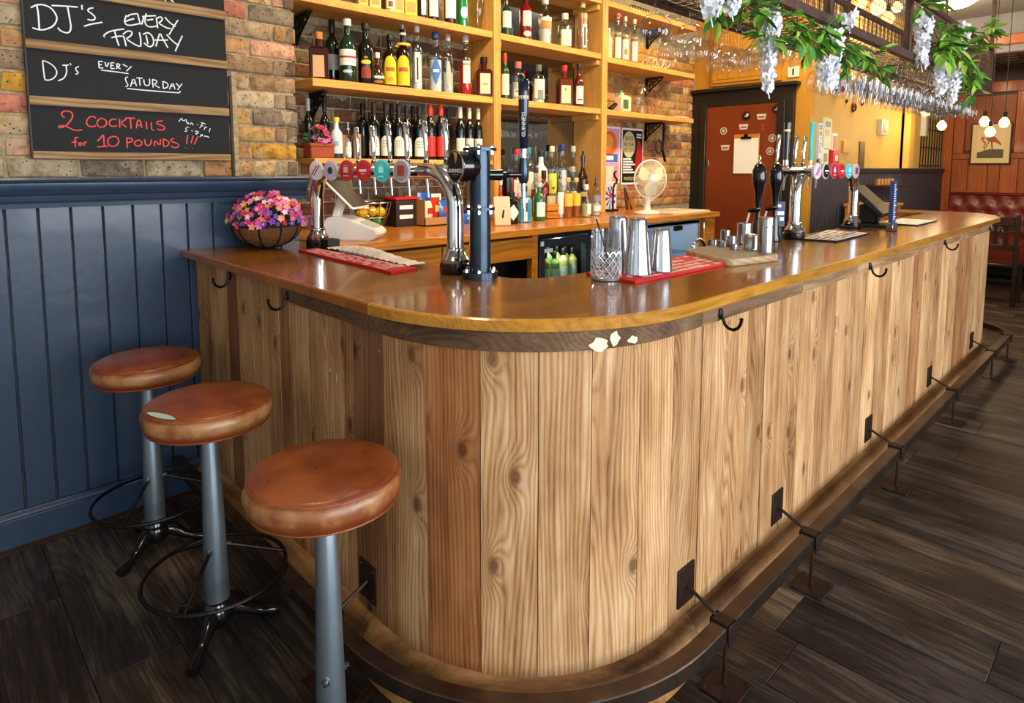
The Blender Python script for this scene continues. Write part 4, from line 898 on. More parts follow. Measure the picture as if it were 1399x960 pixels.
def flowers(parent, loc, rx, ry, rz_, n, s, part='flower'):
    for i in range(n):
        th = U(0, 2 * PI); ph = math.acos(U(-.05, 1)); d = Vector((math.sin(ph) * math.cos(th), math.sin(ph) * math.sin(th), math.cos(ph)))
        b = BM(); c = random.choice(FC); blossom(b, (0, 0, 0), d + Vector((.3, -.3, 0)), s * U(.8, 1.25))
        q = Vector(loc) + Vector((d.x * rx, d.y * ry, d.z * rz_)) * U(.85, 1.05)
        o = obj(part, b, MATS['petal'], parent, q, color=lin(c), smooth=0)
        b = lathe(BM(), [(0, s * .25), (s * .2, s * .15), (s * .2, 0)], 6, M=d.to_track_quat('Z', 'Y').to_matrix().to_4x4())
        if i % 3 == 0: e = obj('flower_centre', b, MATS['petal'], o, color=lin(random.choice(['f0e0a0', 'f6f2da', '40203a'])), smooth=0)
        else: b.free()
    b = BM()
    for i in range(n * 2):
        th = U(0, 2 * PI); ph = math.acos(U(-.1, 1)); d = Vector((math.sin(ph) * math.cos(th), math.sin(ph) * math.sin(th), math.cos(ph)))
        lf = leaf_bm(s * 2.0); M = T(Vector((d.x * rx, d.y * ry, d.z * rz_)) * .75) @ d.to_track_quat('X', 'Z').to_matrix().to_4x4() @ RX(U(0, 6))
        me = bpy.data.meshes.new('x'); lf.to_mesh(me); lf.free(); me.transform(M); b.from_mesh(me); bpy.data.meshes.remove(me)
    stuff(obj('foliage', b, MATS['leaf_green'], parent, loc, color=lin('2f5a26')))
y, r = (1.7445, 0.063)
t = thing('flower_planter', 'small terracotta planter of pink flowers on the low left shelf', 'planter', (-3.42, y, 1.561), 0)
b = BM(); box(b, -.05, .05, -.075, .075, 0, .075, .006); box(b, -.056, .056, -.082, .082, .065, .085, .004); obj('trough', b, plain('terracotta', '9c4a2c', .8), t)
flowers(t, (-3.42, y, 1.65), .06, .09, .10, 34, .016)
# middle and right bays
GM = 'spirit bottles in the middle bay'
shelf_row([
 ((3.2033, 0.0368, 0.285), 'spirit', '12381e', None, '20281e', [(.22, .62, 2.0, 'rect', 'efe6cf', 0)], 'green bottle with a cream label, leftmost on the upper middle shelf', .5),
 ((3.4002, 0.046, 0.337), 'squat', '7a0f14', None, '201414', [(.3, .62, 1.6, 'rect', 'eadfcb', .1), (.08, .2, 1.4, 'oval', 'e6cfc0', .1)], 'deep red bottle with a cream label on the upper middle shelf', .5),
 ((3.6095, 0.0502, 0.3328), 'spirit', None, 'dfe2e0', 'c8c8c8', [(.36, .56, 1.9, 'rect', 'e08a3c', 0), (.52, .6, 1.9, 'rect', 'f0e8da', 0)], 'clear bottle with an orange label on the upper middle shelf', .9),
 ((3.8369, 0.0548, 0.2679), 'squat', None, 'c8c07a', 'efe6c8', [(.06, .52, 1.7, 'rect', 'efeac8', 0)], 'shorter clear bottle with a pale yellow label and cream cap', .5),
 ((4.0504, 0.0474, 0.3894), 'tall', None, 'b0764a', 'd8b070', [(.08, .55, .7, 'rect', 'e8e2e2', .1), (.12, .5, .3, 'rect', '3a2630', .1)], 'tall bottle of amber pink spirit with a cork stopper', 1.3),
], -3.40, 2.4455, GM)
shelf_row([
 ((3.1889, 0.0317, 0.3286), 'wine', '16401e', None, 'b83a2a', [(.1, .55, 2, 'rect', 'efe6c0', 0)], 'green bottle with a red cap, leftmost on the lower middle shelf', .5),
 ((3.3221, 0.0513, 0.282), 'squat', None, 'd8dcd8', 'c8705a', [(.1, .3, 1.7, 'rect', 'e6ded0', 0), (.22, .26, 1.2, 'rect', 'b04848', 0)], 'clear round shouldered bottle with a pinkish cap', .8),
 ((3.5404, 0.0502, 0.2854), 'squat', None, 'd8dcd8', '6a6a62', [(.12, .62, 1.8, 'rect', 'ece4cc', 0), (.1, .34, .9, 'rect', '8a8a84', .1)], 'clear bottle with a tall cream label in front of the mirror', .8),
 ((3.8338, 0.0581, 0.3128), 'square', '6a2a10', None, 'd42028', [(.06, .5, 1.4, 'rect', 'ecd9a8', 0), (.36, .44, .4, 'rect', '302018', -.2)], 'square amber bottle sealed with bright red wax', .5),
 ((4.0114, 0.0388, 0.3418), 'spirit', '5a1e12', None, '1c1818', [(.08, .5, 1.9, 'rect', 'efe6d8', .1), (.16, .2, 1.2, 'rect', '705a50', .1)], 'amber bottle with a white label beside the red wax bottle', .5),
], -3.40, 2.0, GM)
shelf_row([
 ((4.3993, 0.028, 0.258), 'tall', 'e8dc98', None, 'efe8c0', [], 'slim cream coloured bottle beside the right upright', .5),
 ((4.5205, 0.0315, 0.3961), 'spirit', None, 'b88a3c', 'd8d0c8', [(.06, .5, 2.2, 'rect', 'f0e8d0', 0), (.93, .97, 6.2, 'rect', 'b8483a', 0)], 'swing top bottle with a white label, left of three on the right shelf', .95),
 ((4.6261, 0.032, 0.3889), 'spirit', None, 'b88a3c', 'd8d0c8', [(.06, .5, 2.2, 'rect', 'f0e8d0', 0), (.15, .3, 1.0, 'oval', 'b0803c', 0)], 'swing top bottle with a white label, middle of three on the right shelf', .95),
 ((4.762, 0.0325, 0.3883), 'spirit', None, 'a8742c', 'd8d0c8', [(.06, .5, 2.2, 'rect', 'f0e8d0', 0)], 'swing top bottle with a white label, right of three on the right shelf', .95),
], -3.40, 2.4305, 'bottles on the upper right shelf')
y, r = (5.1384, 0.1174)
t = thing('ribbon_coil', 'tangled coil of cream cord lying on the upper right shelf', 'cord', (-3.41, y, 2.4305), 0)
b = BM(); pts = []
for i in range(140):
    a = i * .33; pts.append((.05 * math.cos(a) * (1 + .25 * math.sin(i * .21)), -.13 + .26 * i / 140 + .04 * math.sin(a * 1.3), .05 + .045 * math.sin(a)))
tube(b, pts, .004, 5); obj('cord', b, plain('cream', 'ece0b8', .6), t)
# lower right shelf: jug, small jar, big glass jar, folded paper
y, r = (4.6492, 0.0718)
t = thing('plastic_jug', 'peach coloured plastic jug with a green cap on the right shelf', 'jug', (-3.43, y, 2.0005), 0)
b = BM(); box(b, -.05, .05, -r, r, 0, .15, .018); box(b, -.03, .03, -r * .8, -r * .2, .15, .17, .006); obj('jug_body', b, MATS['tint'], t, color=lin('e6cfae'))
obj('cap', lathe(BM(), [(0, .19), (.022, .19), (.024, .165), (.02, .15)], 14, (0, -r * .5, 0)), MATS['tint'], t, color=lin('2e9a5a'))
b = BM(); box(b, .051, .053, -r * .8, r * .2, .03, .11); obj('paper_label', b, MATS['tint'], t, color=lin('4a6a3a'))
y, r = (4.4765, 0.0415)
t = thing('phone_handset', 'black handset leaning beside the green capped jug', 'handset', (-3.40, y, 2.0005), 0)
b = BM(); box(b, -.02, .02, -.05, .05, 0, .03, .008); xform(b, RX(.5)); xform(b, T((0, 0, .028))); obj('handset', b, MATS['black_matt'], t)
y, r = (4.9469, 0.0746)
t = thing('glass_jar', 'large empty clear glass jar on the right shelf', 'jar', (-3.45, y, 2.0005), 0)
obj('glass', lathe(BM(), [(0, 0), (r * .95, 0), (r, .02), (r, .2), (r * .8, .235), (r * .75, .25), (r * .8, .27)], 24), glassy('clear_glass', 'eef2ee', .05), t)
y, r = (5.0213, 0.0238)
t = thing('glass_globe', 'small clear bulb standing beside the large glass jar', 'bulb', (-3.36, y, 2.0005), 0)
obj('glass', lathe(BM(), [(0, 0), (.018, 0), (.012, .02), (.028, .05), (.024, .08), (.01, .1), (0, .1)], 16), glassy('clear_glass', 'eef2ee', .05), t)
y, r = (5.5252, 0.0791)
t = thing('folded_papers', 'small pile of folded white papers at the right shelf end', 'papers', (-3.41, y, 2.0005), 0)
for i in range(3):
    b = BM(); box(b, -.06, .06, -.1, .1, 0, .004, .001); xform(b, RZ(U(-.3, .3))); xform(b, T((0, 0, .0045 * i))); obj('sheet', b, MATS['paper'], t, color=(1, 1, 1))
y, r = (4.8352, 0.1001)
t = thing('iron_trivet', 'black scrolled iron ornament on the topmost right shelf', 'ornament', (-3.40, y, 2.8855), 0)
b = BM()
for k in range(7): tube(b, [(0, -.12 + .04 * k + .025 * math.cos(a * .7), .03 + .025 * math.sin(a * .7)) for a in range(9)], .004, 5)
obj('scroll', b, MATS['black_iron'], t)
# bottles standing on the back counter: (px,w,top, x plane, base z)
GB = 'spirit bottles crowded on the back counter'
ris = thing('bottle_riser', 'low wooden step under the rear bottles on the back counter', 'riser', (-3.52, 3.62, 1.1365))
b = BM(); box(b, -3.60, -3.47, 3.075, 4.18, 1.1365, 1.25, .002); obj('riser_box', b, MATS['honey_wood'], ris, (0, 0, 0))
def cb_(px3, x, z, *a):
    y, r, h = px3; kind, glass, liq, cap, labels, text, fill = a
    bottle(x, y, z, r, h, kind, glass, liq, cap, labels, text, GB, fill, pour='pourer' in text)
Z0 = 1.1365; Z1 = 1.2505
cb_((2.9237, 0.0563, 0.2097), -3.06, Z0, 'squat', '0c0c10', None, '121214', [(.12, .62, 1.7, 'diamond', 'f0eee6', .1)], 'squat black bottle with a white diamond label, front of the counter', .5)
cb_((3.0751, 0.0453, 0.2481), -3.08, Z0, 'square', '3a94aa', None, '1c2430', [(.04, .68, .9, 'rect', 'e8e8e2', .1), (.3, .55, .3, 'oval', '303a40', .1)], 'square pale blue glass bottle with a tall white label', .5)
cb_((3.2415, 0.0441, 0.2655), -3.10, Z0, 'spirit', '0e6a34', None, 'c8ccc4', [(.12, .5, 1.5, 'rect', 'e6ebe2', .1), (.56, .66, .5, 'oval', 'a82a28', .3)], 'green bottle with a pale label and a red seal', .5)
cb_((2.9599, 0.0353, 0.3028), -3.2, Z0, 'round', 'b4361e', None, 'c8c8c8', [(.1, .3, 1.5, 'rect', 'd88a70', .1)], 'round bottle of bright red liqueur half hidden by the beer tap', .5)
cb_((3.4353, 0.0425, 0.4008), -3.53, Z1, 'spirit', None, 'b01c24', 'c8283a', [(.1, .42, 1.7, 'rect', 'efd8cc', .1)], 'tall clear bottle with red liquid and a red cap, rear row', .8)
cb_((3.2763, 0.0323, 0.3843), -3.32, Z0, 'spirit', None, 'e0a898', '201a1c', [(.1, .5, 2, 'rect', 'ecc8b8', .1)], 'bottle with a pink label and black cap between blue and black bottles', .8)
cb_((3.5642, 0.0433, 0.4151), -3.53, Z1, 'spirit', None, 'd0d8cc', '3a8a9a', [(.1, .55, 1.7, 'rect', 'e0e2c8', .1)], 'clear bottle with a turquoise cap, rear row', .8)
cb_((3.7066, 0.056, 0.3894), -3.53, Z1, 'spirit', 'ece6da', None, '202020', [(.15, .5, 1.6, 'rect', 'e8c8a0', .1)], 'white bottle with a black cap, rear row', .5)
cb_((3.8366, 0.042, 0.4335), -3.53, Z1, 'spirit', None, 'c8cc70', 'e6e6a8', [(.12, .5, 1.8, 'rect', 'e6dc3a', .1), (.2, .25, .4, 'rect', '30301c', .1)], 'clear bottle with a bright yellow label, rear row', .8)
cb_((3.9623, 0.0457, 0.4488), -3.53, Z1, 'spirit', None, 'd8dccc', '2c3a7a', [(.25, .5, 1.3, 'oval', 'd8d0dc', .1)], 'frosted clear bottle with a dark blue cap, rear row', .9)
cb_((4.102, 0.0403, 0.4403), -3.53, Z1, 'spirit', None, '5a6068', 'c8c8c8', [(.2, .5, 1.3, 'rect', '484c60', .1)], 'smoky grey bottle with a silver cap, rear row', .9)
cb_((3.4725, 0.039, 0.3742), -3.36, Z0, 'spirit', None, '8a2e10', '3a2018', [(.12, .42, 1.8, 'rect', 'c88a4a', .1)], 'amber bottle with a brown cap behind the green bottle', .95)
cb_((3.5407, 0.0421, 0.3521), -3.34, Z0, 'squat', '5e1c10', None, '2a1410', [(.5, .6, 1, 'oval', 'b03428', .1)], 'dark red round shouldered bottle behind the green bottle', .5)
cb_((3.572, 0.0393, 0.2909), -3.3, Z0 + .0, 'spirit', None, '8a3c18', 'c8b890', [(.2, .55, 2.0, 'rect', 'ecd9b0', .1)], 'whisky bottle with a cream label above the wooden crate', .5)
cb_((4.0253, 0.0451, 0.477), -3.36, Z0, 'spirit', '2c120c', None, '201c1a', [(.3, .38, 1.3, 'rect', 'c8b894', .1)], 'tall dark brown bottle with a black pourer beside the upright', .5)
cb_((3.5248, 0.03, 0.3256), -3.16, Z0, 'spirit', None, 'dcdccc', '22201e', [(.1, .6, 1.8, 'rect', 'e8e6d8', .1)], 'slim clear bottle with a black pourer left of the yellow bottles', .9)
cb_((3.5701, 0.0355, 0.2985), -3.12, Z0, 'spirit', None, 'b4581c', 'd8b85a', [(.3, .62, 2.0, 'rect', 'f0c42c', .1)], 'bottle with a golden yellow label, left one of the pair', .5)
cb_((3.6857, 0.0362, 0.2973), -3.14, Z0, 'spirit', None, 'b4581c', 'd8b85a', [(.3, .62, 2.0, 'rect', 'f0c42c', .1)], 'bottle with a golden yellow label, right one of the pair', .5)
cb_((3.8281, 0.0407, 0.3809), -3.30, Z0, 'spirit', None, 'c8c8a0', 'b0a890', [(.3, .5, 1.4, 'rect', 'e0d8b8', .1)], 'tall clear bottle behind the golden yellow labels', .8)
cb_((3.7595, 0.0392, 0.2471), -3.10, Z0, 'squat', None, 'cfcf98', 'e0e0d0', [(.1, .42, 1.0, 'rect', 'eeeedd', .4)], 'small clear bottle of pale yellow liquid near the upright', .7)
cb_((3.9247, 0.0403, 0.2781), -3.14, Z0, 'squat', None, 'd6d6d0', '241a18', [(.42, .58, 1.6, 'rect', '8a88b0', .1), (.14, .3, 1.6, 'rect', 'efeee4', .1)], 'clear bottle with a lilac label and black pourer at the right end', .6)
t = thing('wooden_crate', 'small wooden slatted crate among the counter bottles', 'crate', (-3.2, 3.4729, 1.1365), -.2)
for zz in (0, .055):
    b = BM(); box(b, -.05, .05, -.07, .07, zz + .004, zz + .05, .002); obj('slat_board', b, MATS['honey_wood'], t)
t = thing('cutting_board', 'pale wooden serving board with a slot, upright behind the tap column', 'board', (-2.98, 2.775, 1.1365), 0, rot=(0, -.18, -.5))
b = BM(); box(b, -.008, .008, -.055, .055, 0, .19, .006); obj('board', b, plain('pale_ply', 'd9c39c', .6), t)
b = BM(); tube(b, [(.009, .0, .05), (.009, .01, .10)], .006, 8); obj('slot', b, MATS['dark_wood'], t)

# ---------------------------------------------------------------- fridges with bottles
fr = thing('bottle_fridge', 'black glass door fridge full of bottles under the back counter', 'fridge', (-3.0, 3.42, 0))
b = BM(); box(b, -3.55, -2.80, 2.88, 3.96, 0.1, .74); box(b, -3.55, -3.5, 2.88, 3.96, .74, 1.08); box(b, -3.55, -2.80, 2.88, 2.90, .74, 1.085); box(b, -3.55, -2.8, 3.42, 3.44, .74, 1.085); box(b, -3.55, -2.8, 3.94, 3.96, .74, 1.085); box(b, -3.55, -2.78, 2.88, 3.96, 1.06, 1.088, .002)
obj('fridge_case', b, MATS['black_matt'], fr, (0, 0, 0))
for ya, yb in ((2.90, 3.42), (3.44, 3.94)):
    b = BM(); box(b, -2.80, -2.765, ya, yb, 1.0, 1.05, .003); box(b, -2.80, -2.765, ya, ya + .05, .15, 1.0, .003); box(b, -2.80, -2.765, yb - .07, yb, .15, 1.0, .003)
    d = obj('door_frame', b, plain('door_grey', '2c323c', .35), fr, (0, 0, 0))
    b = BM(); box(b, -2.790, -2.785, ya + .05, yb - .07, .15, 1.0); obj('glass_pane', b, glassy('door_glass', 'dfe8e4', .06), fr, (0, 0, 0))
    b = BM(); tube(b, [(-2.765, yb - .02, .95), (-2.74, yb - .02, .945), (-2.74, yb - .02, .78)], .005, 6); obj('door_handle', b, MATS['chrome'], fr, (0, 0, 0))
b = BM(); box(b, -3.5, -2.82, 2.9, 3.42, .735, .742); obj('fridge_shelf', b, MATS['steel'], fr, (0, 0, 0))
b = BM(); box(b, -2.7648, -2.764, 2.905, 2.935, 1.01, 1.04); box(b, -2.7648, -2.764, 2.94, 3.02, .965, .99); obj('stickers', b, MATS['paper'], fr, (0, 0, 0))
for i in range(14):
    xx = -2.87 - (i // 5) * .1; yy = 2.965 + (i % 5) * .093 + (.04 if i // 5 == 1 else 0)
    if yy > 3.38: continue
    bottle(xx, yy, .743, .036, U(.20, .235), 'wine', random.choice(['9aa850', 'b8b868', '7a9a58', 'c8c078']), None, '1a1c18', [(.1, .45, 1.8, 'rect', 'd8e2d0', 0)], 'pale wine bottle in the ' + ('front', 'second', 'rear')[i // 5] + ' fridge row, ' + ('leftmost', 'second from the left', 'third from the left', 'fourth from the left', 'rightmost')[i % 5], 'white wines in the bottle fridge')
point('fridge_light', (-2.84, 3.15, 1.03), 6, (1, 1, .9), .03)
f2 = thing('open_fridge', 'open fridge with a pale blue interior at the right end of the counter', 'fridge', (-3.0, 4.4, 0))
b = BM(); box(b, -3.5, -2.80, 4.04, 4.07, .3, 1.06); box(b, -3.5, -2.80, 4.88, 4.91, .3, 1.06); box(b, -3.5, -3.47, 4.04, 4.91, .3, 1.06); box(b, -3.5, -2.8, 4.04, 4.91, .3, .34); box(b, -3.5, -2.79, 4.04, 4.91, 1.04, 1.075, .002)
obj('fridge_case', b, plain('fridge_blue', 'a9bccd', .4), f2, (0, 0, 0))
b = BM(); box(b, -2.8, -2.79, 4.03, 4.92, 1.045, 1.08, .002); box(b, -2.8, -2.79, 4.88, 4.92, .3, 1.05); obj('trim_frame', b, MATS['grey_plastic'], f2, (0, 0, 0))
b = BM(); box(b, -2.80, -2.77, 4.50, 4.62, 1.0, 1.04, .01); obj('latch', b, MATS['black_matt'], f2, (0, 0, 0))
b = BM(); [box(b, -3.46, -2.84, 4.08 + .05 * k, 4.083 + .05 * k, .80, .803) for k in range(16)]; stuff(obj('wire_shelf', b, MATS['steel'], f2, (0, 0, 0)))
for k, y_ in enumerate((4.16, 4.26)): bottle(-2.95, y_, .804, .034, .2, 'spirit', '1c1a20', None, 'c8c8c8', [(.1, .5, 1.8, 'rect', 'e6e2e0', 0)], ('dark bottle with a white label inside the open fridge, left one', 'dark bottle with a white label inside the open fridge, right one')[k], 'bottles in the open fridge')
point('fridge_light', (-3.0, 4.5, .98), 2.0, (.85, .93, 1), .03)

# ---------------------------------------------------------------- tablet till, fruit basket, snack boxes, fan, posters
tl = thing('card_till', 'white tablet till with a dark slanting screen on the back counter', 'till', (-2.95, 1.68, 1.1365), .72)
b = BM()
prof_ = [(-.13, 0), (.12, 0), (.16, .035), (.14, .06), (-.02, .12), (-.10, .12), (-.13, .09)]
A = [b.verts.new((p[0], -.085, p[1])) for p in prof_]; Z = [b.verts.new((p[0], .085, p[1])) for p in prof_]
b.faces.new(A); b.faces.new(Z[::-1])
for i in range(7): b.faces.new((A[i], Z[i], Z[(i + 1) % 7], A[(i + 1) % 7]))
bmesh.ops.recalc_face_normals(b, faces=b.faces); bmesh.ops.bevel(b, geom=list(b.edges), offset=.006, segments=2, affect='EDGES')
obj('till_base', b, MATS['white_plastic'], tl)
b = BM(); box(b, -.02, .02, -.03, .03, 0, .17, .01); xform(b, T((-.10, 0, .08)) @ RY(.35)); obj('stand_neck', b, MATS['white_plastic'], tl)
b = BM(); box(b, -.012, 0, -.13, .13, -.10, .10, .006); M_ = T((-.02, 0, .235)) @ RY(-.80); xform(b, M_); obj('tablet_back', b, MATS['white_plastic'], tl)
b = BM(); box(b, 0.0005, .002, -.12, .12, -.092, .092); xform(b, M_); obj('screen', b, plain('screen_dark', '2a2622', .25), tl)
b = BM(); box(b, .05, .13, -.06, .06, .062, .068, .002); xform(b, RY(.38) @ T((-.03, 0, .045))); obj('receipt_slot', b, MATS['grey_plastic'], tl)
yb = 2.0563
fb = thing('fruit_basket', 'wire basket of lemons and limes on the back counter', 'basket', (-3.40, yb, 1.1365))
def ring(r, z, n=28, sx=1.0): return [(r * math.cos(2 * PI * k / n), sx * r * math.sin(2 * PI * k / n), z) for k in range(n)]
for rr, zz in ((.07, .008), (.095, .07), (.105, .12)):
    obj('wire_hoop', tube(BM(), ring(rr, zz, sx=1.15), .0028, 6, closed=True), MATS['steel'], fb)
obj('wire_hoop', tube(BM(), ring(.115, .16, sx=1.15), .0035, 6, closed=True), MATS['steel'], fb)
for k in range(12):
    a = 2 * PI * k / 12; obj('wire_rib', tube(BM(), [(.07 * math.cos(a), .08 * math.sin(a), .008), (.1 * math.cos(a), .115 * math.sin(a), .09), (.115 * math.cos(a), .132 * math.sin(a), .16)], .0022, 5), MATS['steel'], fb)
for i, (dx, dy, dz, cl, nm) in enumerate(((.02, -.05, .045, '7aa828', 'lime'), (.03, .03, .045, '3f8a30', 'lime'), (-.03, 0, .045, '6a9a28', 'lime'), (.02, -.065, .10, 'e0b020', 'lemon'), (.025, .0, .105, 'd8a81c', 'lemon'), (.02, .06, .10, 'e6b41c', 'lemon'))):
    t = thing(nm, ['bright green lime at the left of the basket', 'dark green lime at the bottom right of the basket', 'green lime at the back of the basket', 'yellow lemon on top at the left', 'yellow lemon on top in the middle', 'yellow lemon on top at the right'][i], nm, (-3.40 + dx, yb + dy, 1.1365 + dz), 0, 'citrus fruit in the wire basket')
    b = BM(); s = .032 if nm == 'lime' else .034
    lathe(b, [(0, -s * 1.05), (s * .25, -s * .95), (s * .75, -s * .6), (s, 0), (s * .75, s * .6), (s * .3, s * .95), (s * .12, s * 1.12), (0, s * 1.16)], 18, M=RX(PI / 2 + U(-.4, .4)))
    obj('fruit', b, MATS['tint_gloss'], t, color=lin(cl))
y0, y1 = 2.2028, 2.4039
t = thing('snack_box', 'dark brown display box of snacks with a red top', 'box', (-3.43, (y0 + y1) / 2, 1.1365))
b = BM(); box(b, -.07, .07, -.085, .085, 0, .17, .002); obj('box_body', b, plain('snack_brown', '2c1812', .6), t)
b = BM(); box(b, -.075, .075, -.09, .09, .171, .185, .002); obj('box_lid', b, MATS['red_mat'], t)
for z in (.05, .11):
    b = BM(); box(b, .0705, .0715, -.06, .04, z, z + .025); obj('print_band', b, MATS['paper'], t)
y2 = 2.4921
t = thing('cardboard_tray', 'brown cardboard tray holding bright crisp packets', 'tray', (-3.38, y2 + .02, 1.1365))
b = BM(); box(b, -.11, .11, -.14, .14, 0, .008); box(b, .105, .11, -.14, .14, 0, .055); box(b, -.11, -.105, -.14, .14, 0, .19); box(b, -.11, .11, -.14, -.135, 0, .17); box(b, -.11, .11, .135, .14, 0, .10); obj('tray', b, plain('cardboard', 'b07c46', .8), t)
for i, (dx, dy, cl, hh) in enumerate((( .05, -.07, 'efe2b8', .15), (.03, .0, 'c83020', .17), (.05, .07, '2c62b8', .15), (-.03, -.04, '2a5aa8', .2), (-.04, .05, 'e8e0d0', .19), (.13, .19, '2c66c8', .07))):
    p = thing('crisp_packet', ['cream crisp packet at the front left of the cardboard tray', 'red crisp packet in the middle of the tray', 'blue crisp packet at the front right of the tray', 'blue crisp packet sticking up at the back', 'white crisp packet at the back right', 'shiny blue packet lying beside the tray'][i], 'packet', (-3.38 + dx, y2 + .02 + dy, 1.146 if i < 5 else 1.137), U(-.3, .3), 'crisp packets')
    b = BM(); fv, bv = [], []
    for a_ in range(7):
        for c_ in range(7):
            u, v = a_ / 6, c_ / 6; q = (.018 * math.sin(PI * u) * math.sin(PI * v) + U(-.002, .002), (u - .5) * .10, v * hh)
            fv.append(b.verts.new(q)); bv.append(b.verts.new((-q[0] - .001, q[1], q[2])))
    for a_ in range(6):
        for c_ in range(6):
            i0 = a_ * 7 + c_; b.faces.new([fv[k] for k in (i0, i0 + 7, i0 + 8, i0 + 1)]); b.faces.new([bv[k] for k in (i0, i0 + 1, i0 + 8, i0 + 7)])
    obj('packet', b, MATS['tint_gloss'], p, color=lin(cl))
    b = BM(); box(b, .019, .0195, -.025, .025, hh * .45, hh * .7); obj('printed_panel', b, MATS['tint'], p, color=lin('e8c030' if i % 2 else 'c02c20'))
# desk fan
fn = thing('desk_fan', 'cream plastic desk fan standing on the back counter', 'fan', (-2.97, 4.38, 1.1365), -.35)
obj('fan_base', lathe(BM(), [(0, 0), (.105, 0), (.11, .012), (.09, .025), (.05, .032), (0, .034)], 32), MATS['white_plastic'], fn)
obj('fan_neck', lathe(BM(), [(.035, .03), (.028, .05), (.026, .14), (.03, .16)], 20), MATS['white_plastic'], fn)
Mf = T((.02, 0, .285)) @ RY(PI / 2 + .0)
obj('motor_housing', lathe(BM(), [(0, -.13), (.04, -.125), (.055, -.09), (.055, -.02), (.04, 0)], 24, M=Mf), MATS['white_plastic'], fn)
obj('guard_rim', tube(BM(), [Mf @ Vector((.155 * math.cos(2 * PI * k / 40), .155 * math.sin(2 * PI * k / 40), .02)) for k in range(40)], .006, 6, closed=True), MATS['white_plastic'], fn)
b = BM()
for k in range(64):
    a = 2 * PI * k / 64
    tube(b, [Mf @ Vector((r_ * math.cos(a), r_ * math.sin(a), z_)) for r_, z_ in ((.04, .075), (.09, .066), (.135, .045), (.155, .02))], .0016, 4)
    if k % 2 == 0: tube(b, [Mf @ Vector((r_ * math.cos(a), r_ * math.sin(a), z_)) for r_, z_ in ((.05, -.03), (.11, -.022), (.155, .02))], .0016, 4)
stuff(obj('guard_wires', b, plain('cream_plastic', 'e9e4c8', .4), fn))
obj('guard_hub', lathe(BM(), [(0, .086), (.03, .084), (.042, .074), (.042, .07)], 24, M=Mf), MATS['white_plastic'], fn)
for k in range(3):
    b = BM(); n = 8; A, Z = [], []
    for i in range(n + 1):
        r_ = .03 + .105 * i / n; w_ = .5 * math.sin(PI * (.25 + .7 * i / n)) + .2; a = 2 * PI * k / 3
        A.append(b.verts.new(Mf @ Vector((r_ * math.cos(a - w_), r_ * math.sin(a - w_), .015)))); Z.append(b.verts.new(Mf @ Vector((r_ * math.cos(a + w_), r_ * math.sin(a + w_), .04))))
    for i in range(n): b.faces.new((A[i], A[i + 1], Z[i + 1], Z[i]))
    obj('fan_blade', b, plain('blade_cream', 'e4dcb0', .4), fn)
obj('power_cord', tube(BM(), [(-.06, .02, .02), (-.1, .08, .01), (-.2, .15, .12), (-.3, .12, .14), (-.34, .2, .05), (-.3, .28, .10), (-.38, .3, .14)], .004, 6), MATS['white_plastic'], fn)
# posters
def poster(name, label, y0, y1, z0, z1):
    t = thing(name, label, 'poster', (XB + .004, (y0 + y1) / 2, z0))
    b = BM(); box(b, 0, .008, -(y1 - y0) / 2, (y1 - y0) / 2, 0, z1 - z0, .002); obj('frame', b, MATS['white_plastic'], t)
    return t
def flat(t, poly, layer, colr, name='print', base=.0085):
    """poly in (y,z) local"""
    b = BM(); vs = [b.verts.new((base + layer * .0006, p[0], p[1])) for p in poly]; b.faces.new(vs); b.normal_update()
    for f in b.faces:
        if f.normal.x < 0: f.normal_flip()
    return obj(name, b, MATS['tint'], t, color=lin(colr), smooth=0)
def ell(cy, cz, ry, rz_, n=28, a0=0, a1=2 * PI): return [(cy + ry * math.cos(a0 + (a1 - a0) * k / n), cz + rz_ * math.sin(a0 + (a1 - a0) * k / n)) for k in range(n + (0 if abs(a1 - a0 - 2 * PI) < 1e-6 else 1))]
def rect(a, b_, c, d): return [(a, c), (b_, c), (b_, d), (a, d)]
p1 = poster('wall_poster', 'lilac and pink poster with an orange disc on the brick wall', 4.30, 4.865, 1.37, 1.895)
flat(p1, rect(-.265, .265, .02, .505), 0, 'c9a0c0'); flat(p1, rect(-.265, .265, .02, .16), 1, 'd890a0'); flat(p1, ell(.12, .37, .11, .11), 1, 'e06a20'); flat(p1, ell(.10, .38, .07, .07), 2, 'e89a40')
flat(p1, rect(-.05, .24, .20, .27), 1, '3a62b8'); flat(p1, rect(.02, .18, .215, .255), 2, 'e8e0ea')
flat(p1, [(.0, .02), (.16, .02), (.19, .16), (.06, .16)], 2, 'e0d8c0')
p2 = poster('wall_poster', 'black and red poster with a pale green oval of lettering', 4.885, 5.235, 1.355, 1.89)
flat(p2, rect(-.16, .16, .02, .515), 0, '181216'); flat(p2, ell(.08, .27, .085, .155, a0=-PI / 2 - .5, a1=PI / 2), 1, 'a81a24'); flat(p2, ell(-.06, .38, .10, .125), 2, 'b9c490')
for s, z, cl, sz, yy in (('BASS', .435, 'b03030', .062, -.06), ('IN THE', .38, 'b03030', .05, -.06), ('BUSH', .325, 'b03030', .062, -.06), ('POCKET W', .055, 'd8d8a0', .045, -.02)):
    b = text_bm(s, sz); xform(b, T((.0115, yy, z)) @ facing(0)); obj('lettering', b, MATS['tint'], p2, color=lin(cl), smooth=0)
for k in range(6): flat(p2, rect(-.15, -.02 + .03 * ((k * 7) % 3), .235 - k * .025, .25 - k * .025), 2, 'e8e4e0')
for k in range(2): flat(p2, rect(.06, .14, .47 - k * .025, .485 - k * .025), 2, 'e8e4e0')
y = 4.4421
t = thing('menu_card', 'blue and white sunburst card standing on the back counter', 'card', (-3.40, y, 1.1365))
